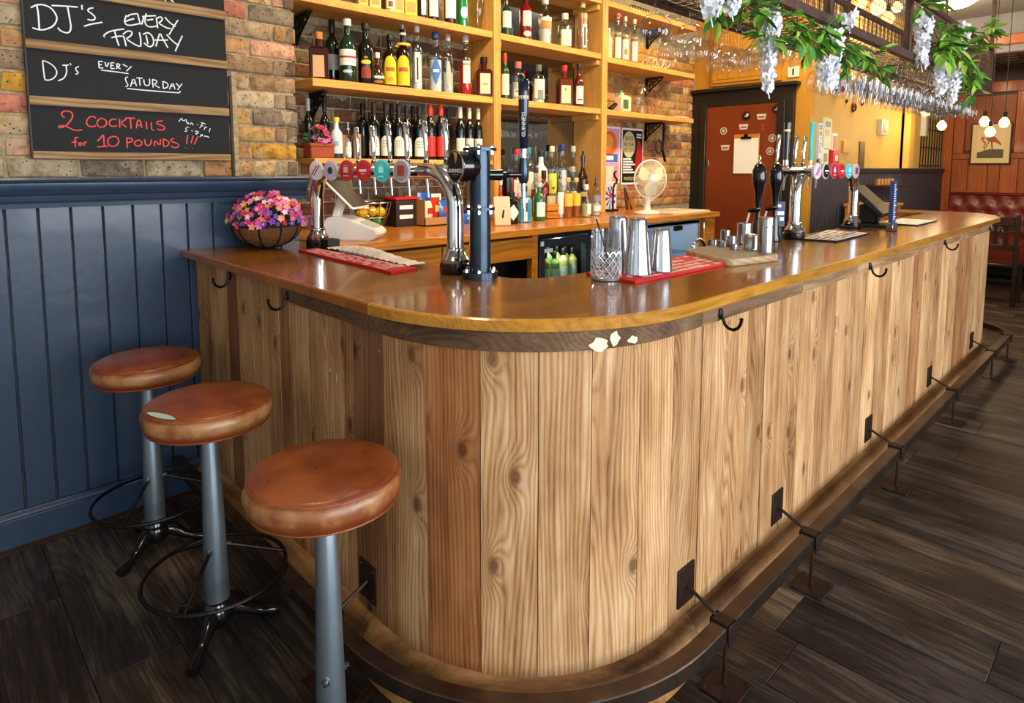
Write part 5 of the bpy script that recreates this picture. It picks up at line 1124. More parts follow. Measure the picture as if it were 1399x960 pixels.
b = BM(); box(b, 0, .01, -.085, .085, .012, .25, .001); obj('card', b, MATS['tint'], t, color=lin('e8e4ee'))
for k in range(10):
    a = 2 * PI * k / 10; flat(t, [(0, .12), (.075 * math.cos(a), .12 + .10 * math.sin(a)), (.075 * math.cos(a + .3), .12 + .10 * math.sin(a + .3))], 3, '2c50b4')
flat(t, ell(0, .14, .02, .025), 5, 'c82028')
b = BM(); box(b, -.03, .05, -.07, .07, 0, .02, .003); obj('card_foot', b, MATS['black_matt'], t)
t = thing('corkscrew', 'curly black wine opener standing between card and posters', 'opener', (-3.30, 4.3595, 1.1365))
tube_p = [(0, 0, 0), (0, .0, .2), (.0, .02, .24), (0, .045, .25), (0, .05, .28), (0, .02, .3), (0, .01, .33), (0, .035, .345)]
obj('wire', tube(BM(), tube_p, .009, 8), MATS['black_matt'], t)
t = thing('black_tongs', 'black tongs leaning against the brick wall behind the fan', 'tongs', (-3.45, 4.7249, 1.1365))
obj('arm', tube(BM(), [(.06, -.04, 0), (0, 0, .2)], .009, 6), MATS['black_matt'], t); obj('arm', tube(BM(), [(.06, .04, 0), (0, 0, .2)], .009, 6), MATS['black_matt'], t)
t = thing('amber_tumbler', 'small amber glass beside the fan', 'glass', (-3.42, 4.7763, 1.1365))
obj('glass', lathe(BM(), [(0, 0), (.03, 0), (.038, .09), (.034, .09), (.028, .006), (0, .006)], 20), plain('amber', 'a86a24', .1, coat=.3), t)
t = thing('hanging_tongs', 'dark iron tools hanging from the right shelf bracket', 'tools', (-3.50, 5.42, 1.72))
obj('strap', tube(BM(), [(0, 0, .24), (0, 0, .08), (.01, -.03, -.02), (0, .04, -.14)], .012, 6), MATS['black_iron'], t)
obj('loop', tube(BM(), [(0, -.08 + .05 * math.cos(a), -.0 + .07 * math.sin(a)) for a in (0, .7, 1.4, 2.1, 2.8, 3.5, 4.2, 4.9, 5.6)], .007, 6, closed=True), MATS['rust'], t)
t = thing('bar_towel', 'folded cream patterned cloth on the right end of the back counter', 'towel', (-2.93, 4.72, 1.1365))
for i in range(2):
    b = BM(); box(b, -.20 + .01 * i, .17, -.28, .32 - .02 * i, .0 + i * .009, .008 + i * .009, .003); obj('cloth_fold', b, plain('cloth', 'e2d8b8', .9, bump=.3, bscale=90), t)
for k in range(5):
    b = BM(); box(b, -.15 + .06 * k, -.135 + .06 * k, -.27, .29, .0175, .0182); obj('stripe', b, plain('cloth_dark', '8a7a58', .9), t)

# ---------------------------------------------------------------- beer tap towers
def column_bend(z0, z1, L, rb=.13):
    pts = [(0, 0, z0), (0, 0, z1 - rb)]
    for k in range(1, 9): a = PI / 2 * k / 8; pts.append((rb * (1 - math.cos(a)), 0, z1 - rb + rb * math.sin(a)))
    pts.append((L / 2, 0, z1))
    m = [(L - x, y, z) for x, y, z in reversed(pts[:-1])]
    return pts + m
def tower(loc, rz, L, xs, badges, handles, label, zc=1.136, zb=1.493, byaw=0.0):
    t = thing('beer_tap_tower', label, 'beer taps', loc, rz, None)
    obj('bridge_tube', tube(BM(), column_bend(.05, zb - zc, L), .0295, 20), MATS['chrome'], t, smooth=60)
    for x in (0, L):
        obj('column_base', lathe(BM(), [(0, 0), (.054, 0), (.056, .006), (.056, .034), (.052, .038), (0, .038)], 32, (x, 0, 0)), MATS['black_gloss'], t)
        obj('base_collar', lathe(BM(), [(.05, .038), (.052, .05), (.047, .056), (.037, .070), (.033, .08), (.036, .082), (.036, .087), (.031, .09)], 32, (x, 0, 0)), MATS['chrome'], t)
    hz = zb - zc
    for i, x in enumerate(xs):
        obj('barrel', lathe(BM(), [(0, -.09), (.014, -.09), (.018, -.06), (.02, -.03), (.02, .03), (.018, .07), (.016, .11), (0, .11)], 16, M=T((x, 0, hz)) @ RX(-PI / 2)), MATS['chrome'], t)
        base, rim, kind = badges[i]
        Mb = T((x, -.075, hz)) @ RZ(byaw) @ T((0, -.013, 0)) @ RX(PI / 2) @ Matrix.Scale(1.25, 4, (0, 1, 0))
        bd = obj('badge', lathe(BM(), [(0, -.01), (.028, -.01), (.033, -.004), (.034, .006), (.031, .010), (0, .010)], 28, M=Mb), MATS['tint_gloss'], t, color=lin(rim), label=kind[1])
        obj('badge_face', lathe(BM(), [(.029, .0105), (.026, .0115), (0, .0118)], 28, M=Mb), MATS['tint_gloss'], bd, color=lin(base))
        b = BM()
        if kind[0] == 'stripe':
            for d in (-.006, .006):
                q = BM(); box(q, -.0025, .0025, -.022, .022, .0119, .0125); xform(q, T((d, 0, 0)) @ RZ(-.7)); me = bpy.data.meshes.new('x'); q.to_mesh(me); q.free(); b.from_mesh(me); bpy.data.meshes.remove(me)
            cl = 'b82030'
        elif kind[0] == 'oval': lathe(b, [(0, .0119), (.012, .0119), (.012, .0124), (0, .0124)], 18); cl = '2c3440'
        elif kind[0] == 'square':
            box(b, -.010, .010, -.006, .012, .0119, .0123); box(b, -.012, .012, -.018, -.015, .0119, .0123); box(b, -.008, .008, .016, .018, .0119, .0123); cl = kind[2]
        elif kind[0] == 'line': box(b, -.016, .016, -.003, .004, .0119, .0123); box(b, -.008, .008, -.010, -.008, .0119, .0123); cl = kind[2]
        else: box(b, -.014, .014, -.014, .016, .0119, .0123); cl = kind[2]
        xform(b, Mb); obj('badge_print', b, MATS['tint'], bd, color=lin(cl), smooth=0)
        # faucet, spout and handle on the staff side
        hk = handles[i]
        obj('faucet', lathe(BM(), [(0, -.03), (.013, -.03), (.016, -.02), (.016, .02), (.012, .032), (0, .034)], 14, (x, .12, hz)), MATS['chrome'], t)
        obj('spout', tube(BM(), [(x, .12, hz - .02), (x, .124, hz - .06), (x, .128, hz - .105)], [.0075, .006, .0055], 10), MATS['chrome'], t)
        if hk == 'chrome':
            b = tube(BM(), [(x, .12, hz + .03), (x, .12, hz + .05), (x, .12, hz + .052), (x, .118, hz + .11), (x, .112, hz + .19), (x, .112, hz + .196)], [.006, .009, .008, .010, .0115, .008], 12)
            obj('tap_handle', b, MATS['chrome'], t)
            obj('handle_ring', lathe(BM(), [(.009, 0), (.011, .002), (.011, .012), (.009, .014)], 14, (x, .12, hz + .03)), MATS['black_gloss'], t)
        elif hk == 'black':
            obj('tap_handle', tube(BM(), [(x, .12, hz + .03), (x, .12, hz + .055), (x, .12, hz + .056), (x, .12, hz + .19), (x, .12, hz + .262), (x, .12, hz + .27)], [.012, .015, .013, .017, .019, .012], 14), MATS['black_gloss'], t, label='tall black handle')
            obj('handle_band', lathe(BM(), [(.0182, 0), (.0185, .012)], 14, (x, .12, hz + .215)), MATS['tint'], t, color=lin('e8d8a0'))
            obj('handle_ferrule', lathe(BM(), [(.0155, 0), (.0155, .03)], 14, (x, .12, hz + .03)), MATS['chrome'], t)
        elif hk == 'teal':
            b = BM(); box(b, -.020, .020, -.008, .008, .06, .285, .004); xform(b, T((x, .12, hz))); obj('tap_handle', b, MATS['tint'], t, color=lin('4fc4bc'), label='flat teal handle')
            obj('handle_stem', tube(BM(), [(x, .12, hz + .03), (x, .12, hz + .065)], .008, 10), MATS['chrome'], t)
        elif hk == 'print':
            b = BM(); A = [(-.013, .07), (.013, .07), (.022, .10), (.026, .285), (-.026, .285), (-.022, .10)]
            f0 = [b.verts.new((p[0], -.007, p[1])) for p in A]; f1 = [b.verts.new((p[0], .007, p[1])) for p in A]
            b.faces.new(f0); b.faces.new(f1[::-1])
            for k in range(6): b.faces.new((f0[k], f1[k], f1[(k + 1) % 6], f0[(k + 1) % 6]))
            bmesh.ops.recalc_face_normals(b, faces=b.faces); xform(b, T((x, .12, hz))); hd = obj('tap_handle', b, MATS['tint'], t, color=lin('dcdcd4'), label='white printed handle')
            b = BM(); box(b, -.018, .018, -.0076, -.0072, .21, .235); xform(b, T((x, .12, hz))); obj('orange_print', b, MATS['tint'], hd, color=lin('e0852c'))
            b = BM(); random.seed(4)
            for k in range(26): q = U(-.016, .010); z_ = U(.10, .20); box(b, q, q + U(.004, .01), -.0076, -.0072, z_, z_ + U(.002, .006))
            for k in range(5): box(b, -.02, .02, -.0076, -.0072, .245 + .006 * k, .248 + .006 * k)
            xform(b, T((x, .12, hz))); obj('dark_print', b, MATS['tint'], hd, color=lin('3a3a3c'))
            obj('handle_stem', tube(BM(), [(x, .12, hz + .03), (x, .12, hz + .075)], .010, 10), MATS['black_gloss'], t)
    return t
LB = [('cfc8d0', 'd8d4d8', ('stripe', 'white oval badge with two red stripes')), ('b8a4b4', 'c8b8c4', ('oval', 'mauve oval badge with a dark centre')),
      ('a81c26', 'b83038', ('square', 'deep red oval badge', 'd8a0a0')), ('b81820', 'c02a30', ('line', 'bright red oval badge', 'f0d0c8')),
      ('35b8b8', '58c8c8', ('square', 'turquoise oval badge', 'a8e8e6')), ('8c8486', 'c8c4c8', ('block', 'clear glass badge with a brick red centre', '9c3422'))]
tower((-2.755, 1.388, 1.1361), 0, 1.02, [.17 + .13 * i for i in range(6)], LB, ['chrome'] * 6, 'chrome arched beer tap tower on the left arm of the bar', byaw=.5)
RBd = [('d8d0dc', 'd8d0dc', ('stripe', 'white shield badge with red stripes')), ('141418', 'c8c8c8', ('line', 'black oval badge', 'e0e0e0')), ('b01c34', 'c8506a', ('square', 'crimson oval badge', 'f0c0c8')),
       ('c81c28', 'd84048', ('line', 'bright red oval badge', 'f0e0d8')), ('48c0c8', '78d0d8', ('square', 'turquoise oval badge', 'c8f0f0')), ('c8a8b4', 'd8c8d0', ('block', 'pink oval badge with a brown centre', '7a4048'))]
tower((-1.362, 3.37, 1.1361), PI / 2, .88, [.03 + .115 * i for i in range(6)], RBd, ['chrome', 'black', 'chrome', 'chrome', 'teal', 'print'], 'chrome arched beer tap tower further along the long side of the bar', byaw=-.2)
# dark stout column
t = thing('stout_tap_column', 'dark steel pipe column with bolted flanges and a round stout badge', 'beer tap', (-1.60, 1.386, 1.1361))
obj('pipe', lathe(BM(), [(0, .0), (.0355, .0), (.0355, .436), (0, .436)], 36), MATS['gun_steel'], t)
for z0, rr in ((0, .060), (.228, .050), (.424, .056)):
    fl_ = obj('flange', lathe(BM(), [(0, z0), (rr, z0), (rr, z0 + .010 + (.012 if z0 == 0 else 0)), (0, z0 + .010 + (.012 if z0 == 0 else 0))], 36), MATS['gun_steel'], t)
    zt = z0 + .010 + (.012 if z0 == 0 else 0)
    for k in range(6):
        a = 2 * PI * k / 6 + .25; b = BM(); lathe(b, [(0, zt), (.0065, zt), (.0065, zt + .007), (.004, zt + .012), (0, zt + .012)], 6, (rr * .84 * math.cos(a), rr * .84 * math.sin(a), 0))
        if z0 > 0: lathe(b, [(0, z0 - .014), (.006, z0 - .012), (.006, z0), (0, z0)], 6, (rr * .84 * math.cos(a), rr * .84 * math.sin(a), 0))
        obj('bolt', b, MATS['chrome'], fl_)
Mg = T((0, 0, .372)) @ facing(-PI / 2 - .12)
obj('badge_drum', lathe(BM(), [(.036, .02), (.04, .05), (.050, .055), (.050, .095), (0, .095)], 36, M=Mg), MATS['black_gloss'], t)
obj('badge_rim', tube(BM(), [Mg @ Vector((.051 * math.cos(2 * PI * k / 40), .051 * math.sin(2 * PI * k / 40), .096)) for k in range(40)], .0032, 8, closed=True), MATS['chrome'], t)
for s, sz, yy in (('GUINNESS', .0175, -.014),):
    b = text_bm(s, sz); xform(b, Mg @ T((0, yy, .0965))); obj('lettering', b, MATS['tint'], t, color=lin('dcd8e0'), smooth=0)
b = BM(); box(b, -.022, .022, -.026, -.0245, .0955, .0962); box(b, -.012, .012, -.031, -.030, .0955, .0962); xform(b, Mg); obj('small_print', b, MATS['tint'], t, color=lin('9090a0'))
b = BM(); pg = [(-.012, .046), (-.004, .048), (.008, .046), (.014, .043), (.013, .03), (.006, .012), (.002, .008), (.0005, .022), (-.004, .034)]
b.faces.new([b.verts.new((p[0], p[1], .0965)) for p in pg][::-1]); b.normal_update(); xform(b, Mg); obj('harp_emblem', b, MATS['tint'], t, color=lin('b89a54'), smooth=0)
hx, hy = .05, .155
obj('faucet_arm', tube(BM(), [(0.01, .03, .345), (.03, .07, .345), (.032, .075, .345), (.042, .11, .345), (hx, hy, .345)], [.018, .020, .012, .010, .010], 14), MATS['black_gloss'], t)
obj('faucet', lathe(BM(), [(0, -.03), (.012, -.03), (.018, -.015), (.019, .02), (.015, .055), (0, .06)], 16, (hx, hy, .345)), MATS['gun_steel'], t)
obj('spout', tube(BM(), [(hx, hy, .32), (hx, hy, .23)], [.009, .006], 12), MATS['chrome'], t)
obj('handle_ferrule', lathe(BM(), [(.013, 0), (.013, .032)], 16, (hx, hy, .402)), MATS['chrome'], t)
obj('tap_handle', tube(BM(), [(hx, hy, .432), (hx, hy, .436), (hx, hy, .62), (hx, hy, .66), (hx, hy, .668)], [.012, .0155, .0185, .019, .013], 18), plain('navy_gloss', '0f1a30', .2, coat=.4), t)
obj('handle_band', lathe(BM(), [(.0182, 0), (.0185, .012)], 16, (hx, hy, .60)), MATS['tint'], t, color=lin('e6dcb0'))
Mh = T((hx, hy, .515)) @ facing(-.75)
b = text_bm('GUINNESS', .018); xform(b, Mh @ T((0, 0, .0175)) @ RZ(PI / 2)); obj('handle_lettering', b, MATS['tint'], t, color=lin('e8e4dc'), smooth=0)

# ---------------------------------------------------------------- things on the bar top
ZT = 1.1361
def bar_mat(name, label, corners, h, base, edge, ink, seed):
    """corners: four (x,y) ccw"""
    cx = sum(c[0] for c in corners) / 4; cy = sum(c[1] for c in corners) / 4
    t = thing(name, label, 'bar mat', (cx, cy, ZT + .0002))
    loc_ = [(c[0] - cx, c[1] - cy) for c in corners]
    obj('rubber_mat', prism(BM(), loc_, 0, h), MATS['tint'], t, color=lin(edge))
    inn = [(p[0] * .93, p[1] * .93) for p in loc_]
    obj('printed_face', prism(BM(), inn, h, h + .0006), MATS['tint'], t, color=lin(base))
    rr = random.Random(seed); b = BM()
    P = [Vector((p[0], p[1], 0)) for p in inn]
    rows_ = 5
    for r_ in range(rows_):
        u = .03
        while u < .95:
            du = rr.uniform(.015, .05)
            if rr.random() < .8:
                v0, v1 = (r_ + .18) / rows_, (r_ + .18 + rr.uniform(.3, .7)) / rows_
                q = [P[0].lerp(P[1], a_).lerp(P[3].lerp(P[2], a_), v_) for a_, v_ in ((u, v0), (min(.97, u + du), v0), (min(.97, u + du), v1), (u, v1))]
                for w_ in q: w_.z = h + .0009
                b.faces.new([b.verts.new(w_) for w_ in q])
            u += du + .008
    obj('mat_print', b, MATS['tint'], t, color=lin(ink), smooth=0)
    return t
bar_mat('beer_mat_runner', 'long red bar runner printed in white beside the left tap tower', [(-2.665, 1.245), (-1.862, 1.205), (-1.875, 1.325), (-2.665, 1.335)], .008, 'c4151d', 'b8101a', 'f0dcdc', 1)
bar_mat('beer_mat_runner', 'red and white bar mat under the steel cocktail shakers', [(-1.168, 1.665), (-1.150, 2.42), (-1.39, 2.45), (-1.39, 1.69)], .008, 'd01822', 'cc1420', 'f2d4d4', 2)
bar_mat('beer_mat_runner', 'black and white bar mat in front of the far tap tower', [(-1.145, 3.36), (-1.165, 3.93), (-1.40, 3.95), (-1.31, 3.34)], .008, 'e8e4e6', '14141a', '2c2a32', 3)
bar_mat('beer_mat_runner', 'black edged white bar mat beyond the dark till', [(-1.12, 4.72), (-1.13, 5.25), (-1.36, 5.3), (-1.36, 4.75)], .008, 'e8e4e6', '14141a', 'a09aa6', 4)
# ribbed bar towel beside the red runner
t = thing('bar_towel', 'rumpled cream ribbed towel lying behind the red runner', 'towel', (-2.2, 1.385, ZT))
b = BM(); nx, ny = 40, 8; g_ = []
for i in range(nx + 1):
    rw = []
    for j in range(ny + 1):
        u, v = i / nx, j / ny; x = -.42 + .70 * u; y = -.035 + .085 * v + .01 * math.sin(6 * u) - .02 * u
        z = .006 + .026 * math.sin(PI * min(1, u * 1.1)) * math.sin(PI * v * .9 + .2) + .003 * math.sin(u * 95)
        rw.append(b.verts.new((x, y, max(.001, z))))
    g_.append(rw)
for i in range(nx):
    for j in range(ny): b.faces.new((g_[i][j], g_[i + 1][j], g_[i + 1][j + 1], g_[i][j + 1]))
bmesh.ops.recalc_face_normals(b, faces=b.faces)
if sum(f.normal.z for f in b.faces) < 0: bmesh.ops.reverse_faces(b, faces=b.faces)
bmesh.ops.translate(b, verts=b.verts, vec=(0, 0, .005))
obj('cloth', b, plain('towel_cream', 'ece2d6', .95, bump=.4, bscale=300), t)
t = thing('power_box', 'small black box beside the left tap column base', 'box', (-2.665, 1.40, ZT)); b = BM(); box(b, -.035, .035, -.03, .03, 0, .045, .002); obj('box_body', b, MATS['black_matt'], t)
# mixing glass with a cut diamond pattern
gx, gy = -1.285, 1.665
t = thing('mixing_glass', 'cut crystal mixing glass with a black straw in it', 'glass', (gx, gy, ZT))
cg = glassy('crystal', 'f2f4f6', .07, .03)
obj('glass_body', lathe(BM(), [(0, 0), (.047, 0), (.050, .004), (.0505, .148), (.051, .165), (.0485, .165), (.047, .148), (.046, .014), (0, .012)], 36), cg, t)
b = BM(); r_ = .0505
for k in range(14):
    for sgn in (1, -1):
        a0 = 2 * PI * k / 14; pts = [((r_) * math.cos(a0 + sgn * 1.3 * q / 10), r_ * math.sin(a0 + sgn * 1.3 * q / 10), .012 + .085 * q / 10) for q in range(11)]
        tube(b, pts, .0012, 4)
stuff(obj('cut_pattern', b, plain('cut_facets', 'ffffff', .08, metal=.6), t))
obj('glass_foot', lathe(BM(), [(.034, .001), (.049, .002), (.050, .010), (.046, .013), (0, .013)], 24), plain('thick_glass', 'c8ccd0', .05, metal=.5), t)
t = thing('black_straw', 'thin black straw leaning in the mixing glass', 'straw', (gx, gy, ZT)); obj('straw', tube(BM(), [(.012, .012, .02), (-.022, -.0, .15), (-.036, -.01, .20)], .0028, 8), MATS['black_matt'], t)
# shaker tins
def tin(x, y, r0, r1, h, label, up=False, z=ZT + .009):
    t = thing('shaker_tin', label, 'shaker', (x, y, z), 0, 'steel cocktail tins on the red mat')
    pr2 = [(r0, 0), (r0 * 1.02, .001), (r0 * 1.0, .004)] + [(r0 + (r1 - r0) * q, .004 + (h - .012) * q) for q in (.2, .4, .6, .8, 1)] + [(r1 * .93, h - .002), (r1 * .88, h), (0, h)]
    obj('tin_body', lathe(BM(), pr2, 40), MATS['chrome_worn'], t)
    obj('rim', tube(BM(), [(r0 * math.cos(2 * PI * k / 40), r0 * math.sin(2 * PI * k / 40), .002) for k in range(40)], .0015, 6, closed=True), MATS['chrome'], t)
    return t
plain('chrome_worn', 'c8cace', .17, metal=1.0, bump=.06, bscale=30)
tin(-1.245, 1.785, .047, .030, .192, 'tallest steel shaker tin, upside down at the front of the red mat')
tin(-1.225, 1.90, .041, .029, .15, 'shorter steel shaker tin to the right of the tallest one')
tin(-1.345, 1.81, .046, .032, .192, 'steel shaker tin directly behind the crystal mixing glass')
tin(-1.335, 1.935, .040, .030, .135, 'short steel tin hidden between the other shaker tins')
# serving board with jiggers
pc = [(-1.09, 2.34), (-1.045, 2.44), (-1.06, 2.50), (-1.36, 2.62), (-1.40, 2.56), (-1.43, 2.42), (-1.40, 2.36), (-1.13, 2.30)]
pc = [(-1.125, 2.235), (-1.07, 2.50), (-1.085, 2.53), (-1.39, 2.60), (-1.41, 2.58), (-1.415, 2.40), (-1.40, 2.36), (-1.15, 2.225)]
bcx, bcy = -1.25, 2.42
t = thing('serving_board', 'rounded wooden board holding steel measures', 'board', (bcx, bcy, ZT))
b = prism(BM(), [(p[0] - bcx, p[1] - bcy) for p in pc], 0, .026); bmesh.ops.bevel(b, geom=list(b.edges), offset=.003, segments=1, affect='EDGES'); obj('board', b, MATS['board_wood'], t)
b = prism(BM(), [((p[0] - bcx) * .9, (p[1] - bcy) * .9) for p in pc], .026, .0265); obj('board_face', b, plain('board_top', '7a6e5c', .5, vary=.2), t)
ZB = ZT + .027
jg = 'steel measures on the wooden board'
def jig(px3, label, lid=False, neck=False):
    (x, y, r, h) = px3
    t = thing('steel_measure', label, 'measure', (x, y, ZB), 0, jg)
    if lid:
        obj('measure_body', lathe(BM(), [(0, 0), (r, 0), (r, h * .72), (r * .98, h * .725), (0, h * .725)], 28), MATS['steel'], t); obj('screw_top', lathe(BM(), [(0, h * .735), (r, h * .735), (r, h), (r * .97, h + .002), (0, h + .002)], 28), MATS['steel'], t)
    elif neck:
        obj('measure_body', lathe(BM(), [(0, 0), (r, 0), (r, h * .80), (r * .96, h * .83), (r * .96, h * .87), (r * .7, h * .93), (r * .5, h), (0, h)], 28), MATS['steel'], t)
    else: obj('measure_body', lathe(BM(), [(0, 0), (r, 0), (r, h), (r * .94, h), (r * .92, .01), (0, .01)], 28), MATS['steel'], t)
jig((-1.141, 2.5384, 0.0313, 0.142), 'tall steel shaker flask at the right end of the board', lid=True)
jig((-1.2263, 2.5868, 0.0324, 0.066), 'steel flask with a stepped neck left of the tall flask', neck=True)
jig((-1.3443, 2.7693, 0.0333, 0.092), 'plain tall steel tumbler behind the stepped neck flask')
jig((-1.2685, 2.5239, 0.0185, 0.023), 'small steel measure in front, right one of the three lowest')
jig((-1.3561, 2.5816, 0.0208, 0.027), 'small steel measure in front, middle one of the three lowest')
jig((-1.4131, 2.6018, 0.0229, 0.025), 'small steel measure at the left end of the board')
jig((-1.3669, 2.689, 0.0214, 0.038), 'steel measure standing behind the front right one')
jig((-1.4882, 2.8668, 0.023, 0.045), 'steel measure standing at the back of the group')
# curved steel sink taps behind the board
for i, (y_, nm) in enumerate(((2.62, 'bent steel swan neck pipe left of the hand pumps'), (3.05, 'bent steel swan neck pipe beside the black hand pumps'))):
    t = thing('swan_neck', nm, 'pipe', (-1.52, y_, .9))
    pts = [(0, 0, 0), (0, 0, .22)] + [(.0, .055 - .055 * math.cos(a), .22 + .055 * math.sin(a)) for a in (.5, 1.0, 1.57, 2.1, 2.6, 3.0)] + [(0, .125, .12)]
    obj('pipe', tube(BM(), pts, .007, 10), MATS['chrome'], t)
# hand pumps
def pump(x, y, label):
    t = thing('hand_pump', label, 'hand pump', (x, y, ZT), 0, 'black beer hand pumps')
    obj('pump_body', lathe(BM(), [(0, 0), (.03, 0), (.032, .01), (.024, .04), (.022, .10), (.016, .13), (0, .14)], 20), MATS['black_gloss'], t)
    obj('handle', lathe(BM(), [(0, .125), (.013, .125), (.013, .18), (.017, .22), (.021, .26), (.031, .30), (.034, .33), (.031, .36), (.022, .385), (.013, .393), (0, .395)], 24), MATS['black_gloss'], t)
    obj('finial', lathe(BM(), [(0, .393), (.010, .394), (.010, .402), (.005, .41), (.007, .42), (.004, .43), (0, .432)], 16), plain('brass', 'd8c48a', .25, metal=1), t)
    obj('clamp_knob', lathe(BM(), [(0, -.035), (.01, -.03), (.012, 0), (.008, .03), (0, .035)], 12, M=T((.0, -.035, .17)) @ RY(1.4)), MATS['black_gloss'], t)
    obj('beer_line', tube(BM(), [(-.04, -.03, .01), (-.045, -.03, .09), (-.03, -.025, .16)], .005, 8), plain('striped_line', 'd8b8b0', .4), t)
pump(-1.385, 2.985, 'black hand pump with a brass tip, the left one of two')
pump(-1.385, 3.175, 'black hand pump with a brass tip, the right one of two')
t = thing('pump_sign', 'small navy card clipped beside the right hand pump', 'sign', (-1.40, 3.2552, ZT), -.75)
b = BM(); box(b, 0, .006, -.032, .032, .07, .20, .001); obj('card', b, MATS['tint'], t, color=lin('2c3a5c'))
b = BM(); box(b, .0062, .0068, -.026, .026, .13, .15); box(b, .0062, .0068, -.026, -.002, .09, .11); box(b, .0062, .0068, .005, .026, .10, .12); box(b, .0062, .0068, -.010, .010, .17, .185); obj('card_print', b, MATS['tint'], t, color=lin('dce4f0'))
b = BM(); box(b, -.01, .015, -.015, .015, 0, .07, .003); obj('clip_stand', b, MATS['black_matt'], t)
t = thing('glass_bottle_cap', 'small brass fitting on the back of the bar beside the pumps', 'fitting', (-1.40, 3.085, ZT)); obj('fitting', lathe(BM(), [(0, 0), (.03, 0), (.03, .012), (.018, .03), (.02, .05), (0, .055)], 18), plain('brass', 'd8c48a', .25, metal=1), t)
# till on the bar
t = thing('till_screen', 'black till terminal leaning back on the far part of the bar', 'till', (-1.36, 4.55, ZT), .1)
b = BM(); box(b, -.12, .14, -.16, .16, 0, .02, .004); obj('till_foot', b, MATS['black_matt'], t)
b = BM(); box(b, -.05, .06, -.06, .06, .02, .14, .01); obj('till_stand', b, MATS['black_matt'], t)
M_ = T((-.03, 0, .15)) @ RY(-.95)
b = BM(); box(b, -.13, .13, -.17, .17, 0, .035, .006); xform(b, T((.0, 0, .02)) @ RX(0) @ RY(.75)); xform(b, T((0, 0, .13))); obj('till_monitor', b, MATS['black_matt'], t)
b = BM(); box(b, .135, .139, -.13, .12, .03, .20, .001); pn = obj('display_panel', b, MATS['black_gloss'], t)
b = BM(); 
for k, (y_, z_, w_, h_) in enumerate(((-.09, .10, .02, .02), (-.05, .12, .03, .015), (-.0, .14, .04, .012), (.03, .16, .04, .01))): box(b, .1395, .140, y_, y_ + w_, z_, z_ + h_)
obj('panel_print', b, MATS['tint'], pn, color=lin('c8c0a8'))
t = thing('menu_stand', 'slim blue and white menu standing in a steel holder', 'menu', (-1.135, 4.22, ZT), -.15)
b = BM(); box(b, -.02, .02, -.03, .03, 0, .05, .002); obj('steel_holder', b, MATS['steel'], t)
b = BM(); box(b, -.012, .012, -.02, .02, .05, .30, .001); obj('menu_leaf', b, MATS['tint'], t, color=lin('2f4a78'))
b = BM(); rr = random.Random(8)
for k in range(16): z_ = .07 + k * .0135; box(b, .0122, .0128, -.015, -.015 + rr.uniform(.01, .03), z_, z_ + .007)
obj('menu_print', b, MATS['tint'], t, color=lin('dfe6f2'))
t = thing('drip_tray', 'black rubber drip tray along the foot of the far taps', 'tray', (-1.37, 3.8, ZT)); b = BM(); box(b, -.045, .03, .38, .62, 0, .02, .003); obj('tray', b, MATS['black_matt'], t)

# flower basket
fx, fy = -2.89, 1.2058
t = thing('flower_basket', 'coconut fibre wire basket of pink and purple flowers on the bar end', 'flowers', (fx, fy, ZT))
bw = .15
obj('fibre_liner', lathe(BM(), [(0, .0)] + [(bw * math.sin(a), .108 - .106 * math.cos(a)) for a in (.25, .5, .8, 1.1, 1.35, 1.57)] + [(bw * .92, .108), (0, .09)], 36), plain('coir', '6e4626', .95, bump=1.0, bscale=120, vary=.35), t)
for k in range(10):
    a0 = 2 * PI * k / 10; obj('wire_rib', tube(BM(), [((bw + .003) * math.sin(a) * math.cos(a0), (bw + .003) * math.sin(a) * math.sin(a0), .108 - .108 * math.cos(a)) for a in (.1, .4, .7, 1.0, 1.3, 1.57)], .003, 6), MATS['black_iron'], t)
obj('wire_rim', tube(BM(), [((bw + .004) * math.cos(2 * PI * k / 36), (bw + .004) * math.sin(2 * PI * k / 36), .108) for k in range(36)], .004, 6, closed=True), MATS['black_iron'], t)
random.seed(77); flowers(t, (fx, fy, ZT + .115), .15, .165, .14, 290, .0145)

# ---------------------------------------------------------------- hanging glass rack
rk = thing('hanging_glass_rack', 'rusty iron mesh rack hung from the ceiling over the bar', 'rack', (-1.24, 4.0, 2.14))
RX0, RX1, RY0, RY1, RZ0, RZ1 = -1.40, -1.07, 0.9, 6.40, 2.135, 2.47
def bx_(nm, a, m=MATS['rack_iron'], col=None):
    b = BM(); box(b, *a, .002); return obj(nm, b, m, rk, (0, 0, 0), color=col)
for x in (RX0, RX1): bx_('long_rail', (x - .018, x + .018, RY0, RY1, RZ0 - .018, RZ0 + .022)); bx_('top_rail', (x - .014, x + .014, RY0, RY1, RZ1 - .014, RZ1 + .014))
for y in (RY0 + .02, RY1 - .02): bx_('cross_rail', (RX0, RX1, y - .018, y + .018, RZ0 - .016, RZ0 + .02)); bx_('cross_rail', (RX0, RX1, y - .014, y + .014, RZ1 - .014, RZ1 + .014))
for y in (1.75, 2.91, 4.08, 5.24, 6.38):
    for x in (RX0, RX1): bx_('post', (x - .016, x + .016, y - .02, y + .02, RZ0, RZ1))
for y in (2.91, 6.38):
    for x in (RX0, RX1): bx_('hanger', (x - .011, x + .011, y - .011, y + .011, RZ1, 3.35))
